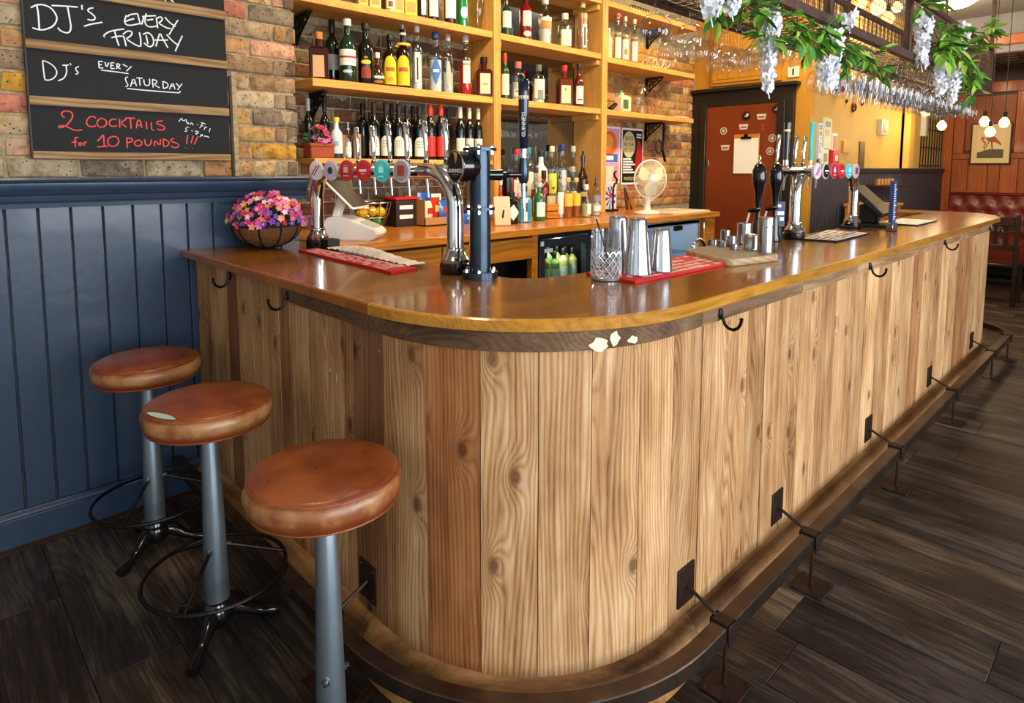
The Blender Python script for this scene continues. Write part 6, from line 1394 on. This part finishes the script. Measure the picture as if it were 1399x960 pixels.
for nm, x in (('mesh', RX1), ('mesh', RX0)):
    b = BM(); y = 1.0
    while y < RY1: box(b, x - .0012, x + .0012, y - .0012, y + .0012, RZ0, RZ1); y += .019
    z = RZ0 + .03
    while z < RZ1: box(b, x - .0012, x + .0012, RY0, RY1, z - .0012, z + .0012); z += .038
    stuff(obj('wire_mesh', b, MATS['rack_iron'], rk, (0, 0, 0), smooth=0))
b = BM(); y = 1.0
while y < RY1:
    tube(b, [(RX0, y, RZ0 + .02), (RX0 + .02, y, RZ0 - .01), (RX1 - .05, y, RZ0 - .01), (RX1 - .02, y, RZ0 + .03)], .003, 4); y += .055
for x in (-1.34, -1.28, -1.21, -1.14): tube(b, [(x, RY0, RZ0 - .015), (x, RY1, RZ0 - .015)], .003, 4)
stuff(obj('rack_wires', b, plain('wire_tan', '6a5238', .4, metal=.7), rk, (0, 0, 0)))
b = BM(); y = RX0
while y < RX1: box(b, y - .0015, y + .0015, RY1 - .003, RY1, RZ0, RZ1); y += .04
z = RZ0
while z < RZ1: box(b, RX0, RX1, RY1 - .003, RY1, z - .0015, z + .0015); z += .04
stuff(obj('wire_mesh', b, plain('wire_tan', '6a5238', .4, metal=.7), rk, (0, 0, 0), smooth=0))
# hanging stem glasses (bowl down)
gg = glassy('stem_glass', 'fafbfc', .055, .03)
def gmesh(kind):
    if kind == 'coupe': pr3 = [(0, 0), (.034, -.001), (.034, -.004), (.006, -.008), (.004, -.02), (.004, -.085), (.008, -.095), (.03, -.10), (.050, -.118), (.060, -.145), (.058, -.165), (.052, -.182)]
    elif kind == 'wine': pr3 = [(0, 0), (.033, -.001), (.033, -.004), (.006, -.008), (.0038, -.02), (.0038, -.08), (.010, -.09), (.032, -.105), (.044, -.13), (.047, -.155), (.042, -.187), (.037, -.21)]
    else: pr3 = [(0, 0), (.030, -.001), (.030, -.004), (.005, -.008), (.0035, -.02), (.0035, -.07), (.008, -.08), (.024, -.10), (.031, -.13), (.032, -.17), (.029, -.20)]
    b = lathe(BM(), pr3, 22); me = bpy.data.meshes.new('stem_glass')
    for f in b.faces: f.smooth = True
    b.to_mesh(me); b.free(); me.materials.append(gg); return me
GMS = {k: gmesh(k) for k in ('coupe', 'wine', 'flute')}
random.seed(15)
def hang(kind, x, y, label, grp):
    o = obj('stem_glass', GMS[kind], None, None, (x, y, RZ0 - .017)); tag(o, label, 'glass', grp); return o
for (x, y, l) in [(-1.25, 1.8683, 'large clear balloon glass, nearest and leftmost on the rack'), (-1.25, 2.0931, 'large clear balloon glass, second from the near end'), (-1.45, 2.2916, 'clear balloon glass behind the two nearest ones'), (-1.35, 2.3988, 'clear balloon glass hanging in front of the white blossom'), (-1.45, 2.6965, 'clear balloon glass in the second row beside the brick edge'), (-1.35, 2.6373, 'clear balloon glass right of the first white blossom')]:
    hang('coupe', x, y, l, 'balloon glasses at the near end of the rack')
cnt = 0
for x in (-1.13, -1.24, -1.35):
    y = 2.32 + (.05 if x == -1.24 else 0)
    while y < 6.25:
        if y > 3.45 or (y < 3.05 and R() < .75):
            k = 'coupe' if y < 3.2 else ('wine' if R() < .75 else 'flute')
            big = y < 3.4
            hang(k, x + U(-.006, .006), y, ('clear balloon glass behind the white blossom, ' if big else 'clear ' + ('flute' if k == 'flute' else 'wine glass') + ' in the dense far cluster, ') + {-1.13: 'front', -1.24: 'middle', -1.35: 'back'}[x] + ' row of the rack',
                 'balloon glasses in the middle of the rack' if big else 'stem glasses at the far end of the rack'); cnt += 1
        y += .122 if y < 3.4 else .104
# ---------------------------------------------------------------- garland of leaves and white blossom on the rack
wb = plain('white_petal', 'f4f5fa', .7)
lm = [leaf_bm(1.0, w_, .18, 5) for w_ in (.40, .48)]
LM = []
for q in lm:
    me = bpy.data.meshes.new('leaf')
    for f in q.faces: f.smooth = True
    q.to_mesh(me); q.free(); me.materials.append(MATS['leaf_green']); LM.append(me)
GC = ['7cb43c', '5a9a34', 'a8d058', '3f7a2c', '86c048', 'b8dc6c', '4a8636']
def garland(label, blobs, clusters, twigs, nleaf, size):
    x0, y0, z0 = blobs[0][:3]
    t = thing('leaf_garland', label, 'garland', (x0, y0, z0), 0, None)
    b = BM(); pts = [Vector(q[:3]) - Vector((x0, y0, z0)) for q in blobs]
    tube(b, pts if len(pts) > 1 else [pts[0], pts[0] + Vector((0, .1, 0))], .005, 6)
    tot = sum(q[3] for q in blobs); leaves = []
    tips = []
    for q in blobs:
        c = Vector(q[:3]) - Vector((x0, y0, z0)); n = max(2, int(nleaf * q[3] / tot))
        for i in range(n // 5 + 1):
            d = Vector((U(-.5, 1.0), U(-1, 1), U(-1, .55))).normalized(); s = c + Vector((U(-.5, .5), U(-1, 1), U(-.5, .5))) * q[3] * .45
            e = s + d * q[3] * U(.35, .8); mid = (s + e) / 2 + Vector((0, 0, .02)); tube(b, [s, mid, e], .0018, 4)
            side = d.cross(Vector((0, 0, 1))).normalized()
            for k in range(5):
                tt = (.35, .35, .7, .7, 1.0)[k]; base = s.lerp(e, tt); sg = (1, -1, 1, -1, 0)[k]
                ld = (d + side * sg * 1.1 + Vector((0, 0, -.25))).normalized(); leaves.append((base, ld))
    obj('vine', b, plain('vine_brown', '5a5a2c', .7), t)
    if len(leaves) > 290: leaves = random.sample(leaves, 290)
    for base, ld in leaves:
        o = bpy.data.objects.new('leaf', random.choice(LM)); COL.objects.link(o); o.parent = t; o.location = base
        m3 = ld.to_track_quat('X', 'Z').to_matrix().to_4x4() @ RX(U(-.7, .7)); o.rotation_euler = m3.to_euler(); sc_ = size * U(.8, 1.4); o.scale = (sc_,) * 3
        c = lin(random.choice(GC)); o.color = (c[0], c[1], c[2], 1)
    for (cx, cy, cz, ln, wd) in clusters:
        b = BM(); n = int(ln / .0035)
        for i in range(n):
            f = i / n; rr = wd * (1 - .45 * f) * (.5 + .5 * R()) * (1 if f > .06 else .7); a = U(0, 2 * PI)
            c = Vector((cx - x0 + rr * math.cos(a), cy - y0 + rr * math.sin(a), cz - z0 - ln * f)); blossom(b, c, (math.cos(a), math.sin(a), -.3), U(.022, .033) * (1.15 - .4 * f), 4)
        tube(b, [(cx - x0, cy - y0, cz - z0), (cx - x0, cy - y0, cz - z0 - ln), (cx - x0 + .008, cy - y0, cz - z0 - ln - .035)], .0022, 4)
        stuff(obj('blossom_cluster', b, wb, t, smooth=0))
    return t
random.seed(5)
garland('leafy garland with white blossom at the near end of the rack', [(-1.02, 1.8839, 2.0465, 0.1), (-1.02, 2.1103, 2.0408, 0.12), (-1.02, 2.3135, 2.0295, 0.13), (-1.02, 2.2189, 1.9519, 0.07)], [(-1.02, 1.8251, 2.0398, 0.0693, 0.035), (-1.02, 1.9539, 2.0687, 0.0609, 0.03), (-1.02, 2.2387, 2.0578, 0.2716, 0.022)], [], 110, 0.052)
garland('leafy garland with drooping white blossom in the middle of the rack', [(-1.02, 2.4407, 2.0363, 0.1), (-1.02, 2.689, 2.046, 0.14), (-1.02, 2.9358, 2.0301, 0.15), (-1.02, 3.2216, 1.9925, 0.12), (-1.02, 2.6826, 1.9733, 0.1), (-1.02, 3.3831, 1.9597, 0.06)], [(-1.02, 2.8292, 2.0665, 0.2163, 0.04), (-1.02, 2.7609, 1.9686, 0.108, 0.03), (-1.02, 3.0045, 2.1698, 0.0455, 0.03)], [], 190, 0.058)
garland('bright leafy garland with hanging white blossom at the far end of the rack', [(-1.02, 4.1476, 2.4069, 0.12), (-1.02, 4.5577, 2.2555, 0.2), (-1.02, 4.9367, 2.2376, 0.22), (-1.02, 5.3873, 2.1687, 0.17), (-1.02, 4.7995, 2.3781, 0.12), (-1.02, 5.7707, 2.4981, 0.12), (-1.02, 5.5413, 2.0565, 0.07)], [(-1.02, 4.1745, 2.3559, 0.2742, 0.045), (-1.02, 4.6159, 2.1672, 0.207, 0.045), (-1.02, 4.9234, 2.1435, 0.2052, 0.04), (-1.02, 5.143, 2.4535, 0.1603, 0.04)], [], 260, 0.075)
# strawberry shaped red ornament on the side wall, lamp etc
# ---------------------------------------------------------------- end wall: door, cabinet, clipboard, stickers
dr = struct(thing('door_1', 'brown', 'door', (-3.0, YD, 0))); del dr['category']; del dr['label']
b = BM(); box(b, -3.45, -2.68, YD - .045, YD - .01, 0, 2.15, .002); obj('door_leaf', b, MATS['door_brown'], dr, (0, 0, 0))
def arch_part(nm, a): b = BM(); box(b, *a, .004); obj(nm, b, plain('door_black', '1f1d17', .4), dr, (0, 0, 0))
arch_part('architrave', (-3.66, -3.50, YD - .05, YD, 0, 2.30)); arch_part('architrave', (-3.51, -3.445, YD - .075, YD - .02, 0, 2.18))
arch_part('architrave', (-2.62, -2.54, YD - .05, YD, 0, 2.30)); arch_part('architrave', (-2.69, -2.615, YD - .075, YD - .02, 0, 2.18))
arch_part('lintel', (-3.51, -2.615, YD - .05, YD, 2.15, 2.30)); arch_part('cornice', (-3.66, -2.50, YD - .10, YD, 2.30, 2.335))
b = BM(); box(b, -3.42, -3.405, YD - .06, YD - .046, 1.52, 1.60, .002); box(b, -3.43, -3.395, YD - .06, YD - .046, 1.565, 1.572, .001); obj('hook_latch', b, MATS['steel'], dr, (0, 0, 0))
obj('door_knob', lathe(BM(), [(0, 0), (.02, .01), (.02, .03), (.035, .05), (.03, .075), (0, .08)], 20, M=T((-2.78, YD - .045, 1.02)) @ RX(PI / 2)), plain('brass', 'd8c48a', .25, metal=1), dr)
dr.children[-1].location = Vector((0, 0, 0)) - Vector(dr.location)
def on_door(x, z, poly_list, name, label, cat, grp=None, th=.003):
    t = thing(name, label, cat, (x, YD - .0465, z), 0, grp)
    for i, (poly, cl) in enumerate(poly_list):
        b = BM(); prism(b, poly, 0, th * .5 + i * .0008); xform(b, RX(PI / 2)); obj('sticker_face' if i == 0 else 'sticker_print', b, MATS['tint'], t, color=lin(cl), smooth=0)
    return t
def circ(r, n=24, cx=0, cy=0): return [(cx + r * math.cos(2 * PI * k / n), cy + r * math.sin(2 * PI * k / n)) for k in range(n)]
sg = 'small stickers on the brown door'
for (px_, kind, lb) in [((-3.253, 1.8974), 'round', 'round cream sticker at the left of the brown door'), ((-2.7369, 1.8067), 'round', 'round cream sticker right of the clipboard, upper one'), ((-2.7552, 1.6805), 'round', 'round cream sticker right of the clipboard, lower one'), ((-2.8547, 2.0198), 'boat', 'cream boat shaped sticker near the door top'), ((-3.0373, 1.929), 'boat', 'cream boat shaped sticker above the clipboard'), ((-3.2291, 1.7246), 'boat', 'cream boat shaped sticker left of the clipboard'), ((-3.0132, 2.0363), 'black', 'round black sticker with white marks above the clipboard'), ((-2.7081, 2.0831), 'black', 'round black sticker at the top right of the door'), ((-2.8376, 1.9146), 'red', 'small upright red sticker')]:
    x, z = px_
    if kind == 'round': on_door(x, z, [(circ(.038), 'd8c8b0'), (circ(.029), '5a4a3c'), (circ(.018), 'c8b898')], 'sticker', lb, 'sticker', sg)
    elif kind == 'boat': on_door(x, z, [([(-.05, .028), (-.038, -.026), (.038, -.026), (.05, .028)], 'dcc8b8'), ([(-.034, .006), (-.03, -.010), (.03, -.010), (.034, .006)], '8a5a50')], 'sticker', lb, 'sticker', sg)
    elif kind == 'black': on_door(x, z, [(circ(.045), '1a1414'), (circ(.014, cx=.012, cy=.012), 'e0dcd8'), ([(-.02, -.005), (.012, -.012), (.01, -.002), (-.016, .004)], 'd8d4d0')], 'sticker', lb, 'sticker', sg)
    else: on_door(x, z, [([(-.014, -.034), (.014, -.034), (.014, .034), (-.014, .034)], 'c03c28'), ([(-.009, -.026), (.009, -.026), (.009, .02), (-.009, .02)], '7a3018')], 'sticker', lb, 'sticker', sg)
t = thing('clipboard', 'wooden clipboard with blank cream paper hung on the brown door', 'clipboard', (-2.998, YD - .052, 1.47))
b = BM(); box(b, -.135, .135, -.004, .002, -.01, .385, .002); obj('board', b, MATS['honey_wood'], t)
b = BM(); box(b, -.128, .128, -.0065, -.0045, -.008, .345); obj('paper_sheet', b, MATS['paper'], t, color=(1, .98, .93))
b = BM(); box(b, -.055, .055, -.02, -.006, .335, .36, .003); box(b, -.02, .02, -.02, -.006, .36, .385, .003); obj('clip', b, MATS['black_iron'], t)
# cabinet over the door
cb = thing('wall_cupboard', 'ochre painted cupboard with a boarded door above the doorway', 'cupboard', (-3.05, YD, 2.37))
OC = MATS['ochre_paint']
b = BM(); box(b, -3.43, -2.68, YD - .03, YD, 2.36, 3.1, .004); obj('surround', b, OC, cb, (0, 0, 0))
b = BM(); box(b, -3.40, -2.71, YD - .045, YD - .028, 2.39, 2.42, .003); box(b, -3.40, -3.35, YD - .045, YD - .028, 2.42, 3.1, .003); box(b, -2.76, -2.71, YD - .045, YD - .028, 2.42, 3.1, .003); obj('door_frame', b, OC, cb, (0, 0, 0))
for k in range(5):
    b = BM(); box(b, -3.345 + .116 * k, -3.345 + .116 * k + .113, YD - .04, YD - .03, 2.425, 3.1, .004); obj('door_board', b, OC, cb, (0, 0, 0))
for z in (2.52, 2.70):
    b = BM(); box(b, -3.39, -3.375, YD - .055, YD - .044, z, z + .09, .002); obj('hinge', b, plain('brass', 'd8c48a', .25, metal=1), cb, (0, 0, 0))
t = thing('wall_switch', 'cream wall plate with a dark slot beside the cupboard', 'switch', (-2.575, YD - .002, 2.43))
b = BM(); box(b, -.055, .055, -.012, 0, -.05, .05, .003); obj('plate', b, MATS['white_plastic'], t); b = BM(); box(b, -.008, .008, -.016, -.012, -.03, .03, .002); obj('slot', b, MATS['black_matt'], t)
# fittings on the yellow wall
def wallbit(name, label, cat, y, z, wy, hz_, cols, d=.02):
    t = thing(name, label, cat, (XY, y, z)); b = BM(); box(b, 0, d, -wy / 2, wy / 2, -hz_ / 2, hz_ / 2, .002); obj('plate', b, MATS['tint'], t, color=lin(cols[0]))
    for k, (a_, b_, c_, d_, cl) in enumerate(cols[1:]):
        b = BM(); box(b, d, d + .003, a_ * wy / 2, b_ * wy / 2, c_ * hz_ / 2, d_ * hz_ / 2, .0005); obj('print', b, MATS['tint'], t, color=lin(cl))
    return t
wallbit('safety_sign', 'tall pale green safety notice on the yellow wall', 'sign', 6.60, 1.85, .20, .30, ['c8cdb0', (-.6, .6, .5, .8, '6a8a6a'), (-.6, .4, -.1, .3, 'a8b090')])
wallbit('alarm_panel', 'small white panel with a grey square below the notice', 'panel', 6.56, 1.63, .16, .16, ['e6dcc8', (-.5, .5, -.6, .4, '8a8a88')])
wallbit('fire_sign', 'upright red and white fire notice on the yellow wall', 'sign', 6.80, 1.77, .14, .19, ['e8dccc', (-.7, .7, -.7, .7, 'c83a28')])
wallbit('fire_alarm', 'red fire alarm call point with a white square', 'alarm', 6.80, 1.62, .17, .15, ['c81c1c', (-.4, .4, -.4, .3, 'f0e8e0')], .04)
wallbit('socket_plate', 'plain ochre plate right of the fire notices', 'plate', 7.15, 1.74, .20, .13, ['b8862c'])
wallbit('brass_slot', 'tall dark brown slot plate on the yellow wall', 'plate', 8.05 - .4, 1.66, .16, .30, ['5a4420'], .015)
wallbit('thermostat', 'grey wall box mounted high on the yellow wall', 'box', 8.27, 1.99, .24, .18, ['9a9a8c', (-.5, .5, -.6, .6, '7a7c74')], .05)
t = thing('wall_strawberry', 'red strawberry shaped ornament on the yellow wall', 'ornament', (XY + .03, 6.83, 2.36))
obj('ornament_body', lathe(BM(), [(0, -.10), (.04, -.08), (.07, -.02), (.06, .03), (0, .05)], 18), MATS['tint_gloss'], t, color=lin('c41c20')); obj('ornament_cap', lathe(BM(), [(.065, .03), (.05, .06), (0, .08)], 12), MATS['tint'], t, color=lin('2c5a24'))
for i, (px_, sz) in enumerate([((6.9112, 2.3619), 0.02), ((7.1007, 2.2078), 0.025), ((7.304, 2.1618), 0.06), ((7.5704, 2.2193), 0.03)]):
    y, z = px_; t = thing('wall_beetle', ['tiny dark ornament just under the strawberry', 'tiny dark spot ornament left of the larger one', 'dark insect shaped ornament on the yellow wall', 'tiny dark ornament near the hanging glasses'][i], 'ornament', (XY, y, z), 0, 'little dark wall ornaments')
    obj('ornament_body', lathe(BM(), [(0, -sz), (sz * .5, -sz * .6), (sz * .6, 0), (sz * .4, sz * .7), (0, sz)], 12, (.01, 0, 0)), MATS['tint_gloss'], t, color=lin('4a1a10'))
# lattice window in the recess
wn_ = struct(thing('window_1', 'x', 'x', (XY, 10.5, 1.55))); del wn_['category']; del wn_['label']
b = BM(); box(b, .0, .01, 9.95, 11.1, 1.53, 2.9); obj('window_pane', b, plain('warm_pane', 'c09a58', .5), wn_, (XY, 0, 0))
for k in range(9):
    b = BM(); y = 9.97 + k * .14; box(b, .012, .022, y - .008, y + .008, 1.53, 2.9); obj('glazing_bar', b, MATS['black_iron'], wn_, (XY, 0, 0))
for k in range(6):
    b = BM(); z = 1.56 + k * .25; box(b, .014, .024, 9.95, 11.1, z - .008, z + .008); obj('glazing_bar', b, MATS['black_iron'], wn_, (XY, 0, 0))
t = thing('wall_tube', 'long pale grey box lamp beside the lattice window', 'lamp', (XY + .02, 9.9, 1.95)); b = BM(); box(b, 0, .07, -.05, .05, 0, .62, .004); obj('lamp_housing', b, MATS['grey_plastic'], t)
# picture: plain wading bird print
px0, px1 = -2.04, -1.60
t = thing('framed_print', 'framed print of a brown wading bird on the timber wall', 'picture', ((px0 + px1) / 2, YF - .05, 1.60))
hw = (px1 - px0) / 2; b = BM(); box(b, -hw - .02, hw + .02, -.02, 0, -.02, .57, .003); obj('frame', b, MATS['dark_wood'], t)
def pf(poly, l, cl, nm='print'): 
    b = BM(); b.faces.new([b.verts.new((p[0], -.0205 - .0008 * l, p[1])) for p in poly]); b.normal_update()
    for f in b.faces:
        if f.normal.y > 0: f.normal_flip()
    obj(nm, b, MATS['tint'], t, color=lin(cl), smooth=0)
pf(rect(-hw, hw, 0, .55), 0, 'e0c48a', 'mount'); pf(rect(-hw * .72, hw * .72, .07, .47), 1, 'e6cc94'); pf([(-hw * .7, .07), (hw * .7, .07), (hw * .7, .19), (0, .2), (-hw * .7, .15)], 2, '4a4030')
pf([(-.06, .34), (-.02, .40), (.05, .37), (.12, .28), (.13, .24), (.06, .29), (-.02, .31)], 3, '9a5230'); pf([(-.06, .36), (-.10, .38), (-.12, .34), (-.07, .28), (-.09, .22), (-.075, .22), (-.05, .29), (-.09, .34)], 3, 'a86038')
pf([(.0, .31), (.02, .31), (.03, .2), (.0, .15), (-.01, .15), (.015, .2)], 3, '8a5030'); pf([(-.02, .32), (-.005, .32), (-.06, .2), (-.08, .15), (-.09, .15), (-.075, .2)], 3, '8a5030')
# pendant bulbs over the dining corner and wall lamps
def bulb(x, y, z, label, r=.05, pw=9):
    t = thing('pendant_bulb', label, 'lamp', (x, y, z), 0, 'warm pendant bulbs')
    obj('bulb', lathe(BM(), [(0, -r), (r * .6, -r * .8), (r, 0), (r * .8, r * .6), (r * .35, r * 1.2), (0, r * 1.25)], 20), plain('bulb_glow', (1.0, .52, .16, 1), .3, emit=5), t)
    obj('socket', lathe(BM(), [(0, r * 1.2), (.02, r * 1.2), (.02, r * 2.3), (0, r * 2.4)], 12), MATS['black_iron'], t)
    obj('cord', tube(BM(), [(0, 0, r * 2.3), (0, 0, 3.352 - z)], .004, 5), MATS['black_matt'], t)
    point('bulb_light', (x, y, z - .12), pw, WARM, .06)
bulb(-1.446, 8.5, 2.02, 'glowing pendant bulb left above the bird picture', pw=12); bulb(-1.381, 8.45, 1.905, 'lowest glowing pendant bulb in front of the bird picture', pw=9); bulb(-1.272, 8.5, 2.0, 'glowing pendant bulb right above the bird picture', pw=9)
bulb(-1.86, 8.6, 2.0, 'glowing pendant bulb left of the bird picture', pw=6)
bulb(-2.10, 8.9, 2.19, 'glowing wall bulb behind the far hanging glasses', pw=6)
for i, (px_, sz) in enumerate([((-2.3785, 3.1041), 0.05), ((-2.3229, 3.2016), 0.05), ((-2.2302, 3.1762), 0.08), ((-2.0195, 2.9589), 0.06), ((-1.9978, 3.1006), 0.05)]):
    x_, z_ = px_; y_ = 7.0 + .2 * (i % 3)
    bulb(x_, y_, z_, ['glowing bulb seen through the rack mesh, leftmost of the upper cluster', 'glowing bulb seen through the rack mesh, second of the upper cluster', 'glowing bulb seen through the rack mesh, largest middle one', 'glowing bulb seen through the rack mesh, lowest of the upper cluster', 'glowing bulb seen through the rack mesh, rightmost of the upper cluster'][i], sz, 12)
# ceiling lamps
def ceil_lamp(x, y, z, label, r=.2, pw=40):
    t = thing('ceiling_lamp', label, 'lamp', (x, y, z), 0, 'round ceiling lamps')
    obj('diffuser', lathe(BM(), [(0, -.04), (r * .8, -.035), (r, 0), (0, 0)], 28), plain('lamp_glow', (1, .86, .6, 1), .5, emit=14), t)
    obj('lamp_rim', lathe(BM(), [(r * 1.0, -.005), (r * 1.08, 0), (r * 1.05, .03), (0, .03)], 28), MATS['white_paint'], t)
    point('lamp_light', (x, y, z - .16), pw, (1, .80, .5), .15)

ceil_lamp(-1.80, 8.3, 3.30, 'bright round ceiling lamp above the leafy end of the rack', .24, 40)
ceil_lamp(-2.1, 5.6, 3.30, 'ceiling lamp glowing through the rack mesh, further one', .16, 42)
ceil_lamp(-2.05, 4.2, 3.30, 'ceiling lamp glowing through the rack mesh, nearer one', .16, 42)
ceil_lamp(-2.2, 2.2, 3.30, 'ceiling lamp over the left bottle shelves', .16, 38)
ceil_lamp(-1.5, .5, 3.30, 'ceiling lamp above the three bar stools', .16, 30)
# small shelf spotlights under the ceiling track
for i, y_ in enumerate((2.3, 3.6, 5.0)):
    s = bpy.data.lights.new('track_spot', 'SPOT'); s.energy = 85; s.color = (1, .70, .36); s.spot_size = 1.5; s.spot_blend = .7; s.shadow_soft_size = .06
    o = bpy.data.objects.new('track_spot', s); COL.objects.link(o); o.location = (-2.0, y_, 3.2); d = Vector((-3.55, y_ + .1, 1.7)) - o.location; o.rotation_euler = d.to_track_quat('-Z', 'Y').to_euler()
# banquette, table and chairs in the far corner
bq = thing('banquette_seat', 'buttoned red leather banquette along the timber wall', 'banquette', (-.6, 11.0, 0))
RL = plain('red_leather', '6a1c10', .35, coat=.2)
b = BM(); box(b, -2.25, 1.4, 10.65, 11.24, .2, .47, .03); obj('seat_cushion', b, RL, bq, (0, 0, 0))
b = BM(); nx, nz = 112, 16; g_ = []
for i in range(nx + 1):
    rw = []
    for j in range(nz + 1):
        x = -2.25 + 3.6 * i / nx; z = .47 + .68 * j / nz; u = (x / .20) % 1; row_ = int((z - .47) / .17); sh = .5 * (row_ % 2)
        d = math.hypot((((x / .20) + sh + .5) % 1 - .5) * .20, ((z - .47) % .17 - .085)); y = 11.16 - .035 * min(1, d / .07) - .02 * math.sin(PI * j / nz)
        rw.append(b.verts.new((x, y, z)))
    g_.append(rw)
for i in range(nx):
    for j in range(nz): b.faces.new((g_[i][j], g_[i + 1][j], g_[i + 1][j + 1], g_[i][j + 1]))
obj('buttoned_back', b, RL, bq, (0, 0, 0))
b = BM(); box(b, -2.25, 1.4, 11.10, 11.26, 1.14, 1.18, .015); obj('top_roll', b, RL, bq, (0, 0, 0))
def chair(x, y, rz, label, s=1.0, leather_back=False):
    t = thing('dining_chair', label, 'chair', (x, y, 0), rz, 'dark wooden dining chairs'); m = MATS['dark_wood']
    b = BM(); box(b, -.21, .21, -.20, .20, .43, .47, .01); obj('seat', b, m, t)
    for sx in (-1, 1):
        b = BM(); box(b, sx * .19 - .02, sx * .19 + .02, -.20, -.16, 0, .43, .004); obj('leg', b, m, t)
        b = BM(); box(b, sx * .19 - .022, sx * .19 + .022, .16, .205, 0, 1.02, .006); obj('leg', b, m, t)
        b = BM(); box(b, sx * .19 - .012, sx * .19 + .012, -.16, .16, .18, .215, .003); obj('stretcher', b, m, t)
    b = BM(); box(b, -.17, .17, .165, .195, .88, .99, .008); obj('top_rail', b, m, t)
    b = BM(); box(b, -.17, .17, .17, .19, .62, .68, .004); obj('back_rail', b, m, t)
    for k in (-1, 0, 1): b = BM(); box(b, k * .09 - .018, k * .09 + .018, .172, .188, .68, .88, .003); obj('back_slat', b, m, t)
    return t
def table(x, y, wx, wy, z, label):
    t = thing('dining_table', label, 'table', (x, y, 0), 0, None); m = MATS['dark_wood']
    b = BM(); box(b, -wx / 2, wx / 2, -wy / 2, wy / 2, z - .04, z, .005); obj('table_top', b, MATS['table_top'], t)
    for sx in (-1, 1):
        for sy in (-1, 1): b = BM(); box(b, sx * (wx / 2 - .06) - .035, sx * (wx / 2 - .06) + .035, sy * (wy / 2 - .06) - .035, sy * (wy / 2 - .06) + .035, 0, z - .04, .005); obj('leg', b, m, t)
plain('table_top', '3a2216', .18, coat=.5)
table(-1.35, 9.6, 1.5, .8, .80, 'dark polished dining table in front of the red banquette')
chair(-1.78, 8.75, PI * 1.02, 'dark wooden chair with a slatted back seen over the bar end')
chair(-1.30, 8.85, PI, 'dark wooden chair at the far table, partly behind the bar end')
chair(-.62, 7.95, PI * .55, 'brown wooden chair at the right edge beyond the bar')
t = thing('condiment_box', 'small black box standing on the far dining table', 'box', (-1.28, 9.45, .80)); b = BM(); box(b, -.07, .07, -.05, .05, 0, .14, .004); obj('box_body', b, MATS['black_matt'], t)
t = thing('menu_card', 'cream folded card standing on the far dining table', 'card', (-1.78, 9.42, .80)); b = BM(); box(b, -.06, .06, -.002, .002, 0, .15); xform(b, RX(.25)); obj('card_leaf', b, MATS['paper'], t); b = BM(); box(b, -.06, .06, -.002, .002, 0, .15); xform(b, T((0, .07, 0)) @ RX(-.25)); obj('card_leaf', b, MATS['paper'], t)
# small wooden stool table against the boards, side cabinet seen under the far taps
t = thing('side_cabinet', 'small plain wooden cabinet against the dark boarded wall', 'cabinet', (-2.16, 7.35, 0)); b = BM(); box(b, -.18, .18, -.3, .3, 0, 1.12, .004); obj('cabinet_body', b, MATS['honey_wood'], t); b = BM(); box(b, -.19, .2, -.32, .32, 1.12, 1.15, .004); obj('cabinet_top', b, MATS['honey_wood'], t)
t = thing('wall_shelf', 'dark shelf on the boarded wall holding small candles', 'shelf', (XY, 8.25, 1.30)); b = BM(); box(b, .02, .22, -.5, .5, 0, .03, .003); obj('shelf_board', b, MATS['dark_wood'], t)
for k in range(5):
    q = thing('shelf_candle', ('leftmost', 'second', 'middle', 'fourth', 'rightmost')[k] + ' of five tiny amber candles on the dark wall shelf', 'candle', (XY + .13, 7.85 + .12 * k, 1.3305), 0, 'candles on the dark wall shelf')
    obj('candle_glass', lathe(BM(), [(0, 0), (.028, 0), (.03, .07), (.024, .07), (.022, .01), (0, .01)], 14), plain('amber', 'a86a24', .1, coat=.3), q)
# timber lattice hung under the low ceiling
lt = thing('ceiling_lattice', 'wooden lattice grid under the far low ceiling', 'lattice', (-1.0, 10.4, 2.9))
for k in range(12): b = BM(); box(b, -2.3 + .3 * k, -2.275 + .3 * k, 9.75, 11.2, 2.88, 2.90); obj('lattice_bar', b, MATS['rust'], lt, (0, 0, 0))
for k in range(7): b = BM(); box(b, -2.35, 1.4, 9.8 + .22 * k, 9.825 + .22 * k, 2.90, 2.92); obj('lattice_bar', b, MATS['rust'], lt, (0, 0, 0))
# black gas-pipe ceiling hanger at the rack end
# knee struts inside the bar: sink unit in the gap behind the corner
sk_ = thing('bar_sink', 'black sink unit in the gap behind the curved corner', 'sink', (-1.75, 1.75, 0)); b = BM(); box(b, -.55, .30, -.30, .35, .0, .80, .004); obj('sink_case', b, MATS['black_matt'], sk_)
b = BM(); box(b, -.50, .25, -.25, .30, .801, .83, .01); obj('sink_lid', b, MATS['black_gloss'], sk_)
obj('sink_tap', tube(BM(), [(-.1, .1, .83), (-.1, .1, .96), (-.05, .05, .99), (0, 0, .96)], .009, 8), MATS['chrome'], sk_)
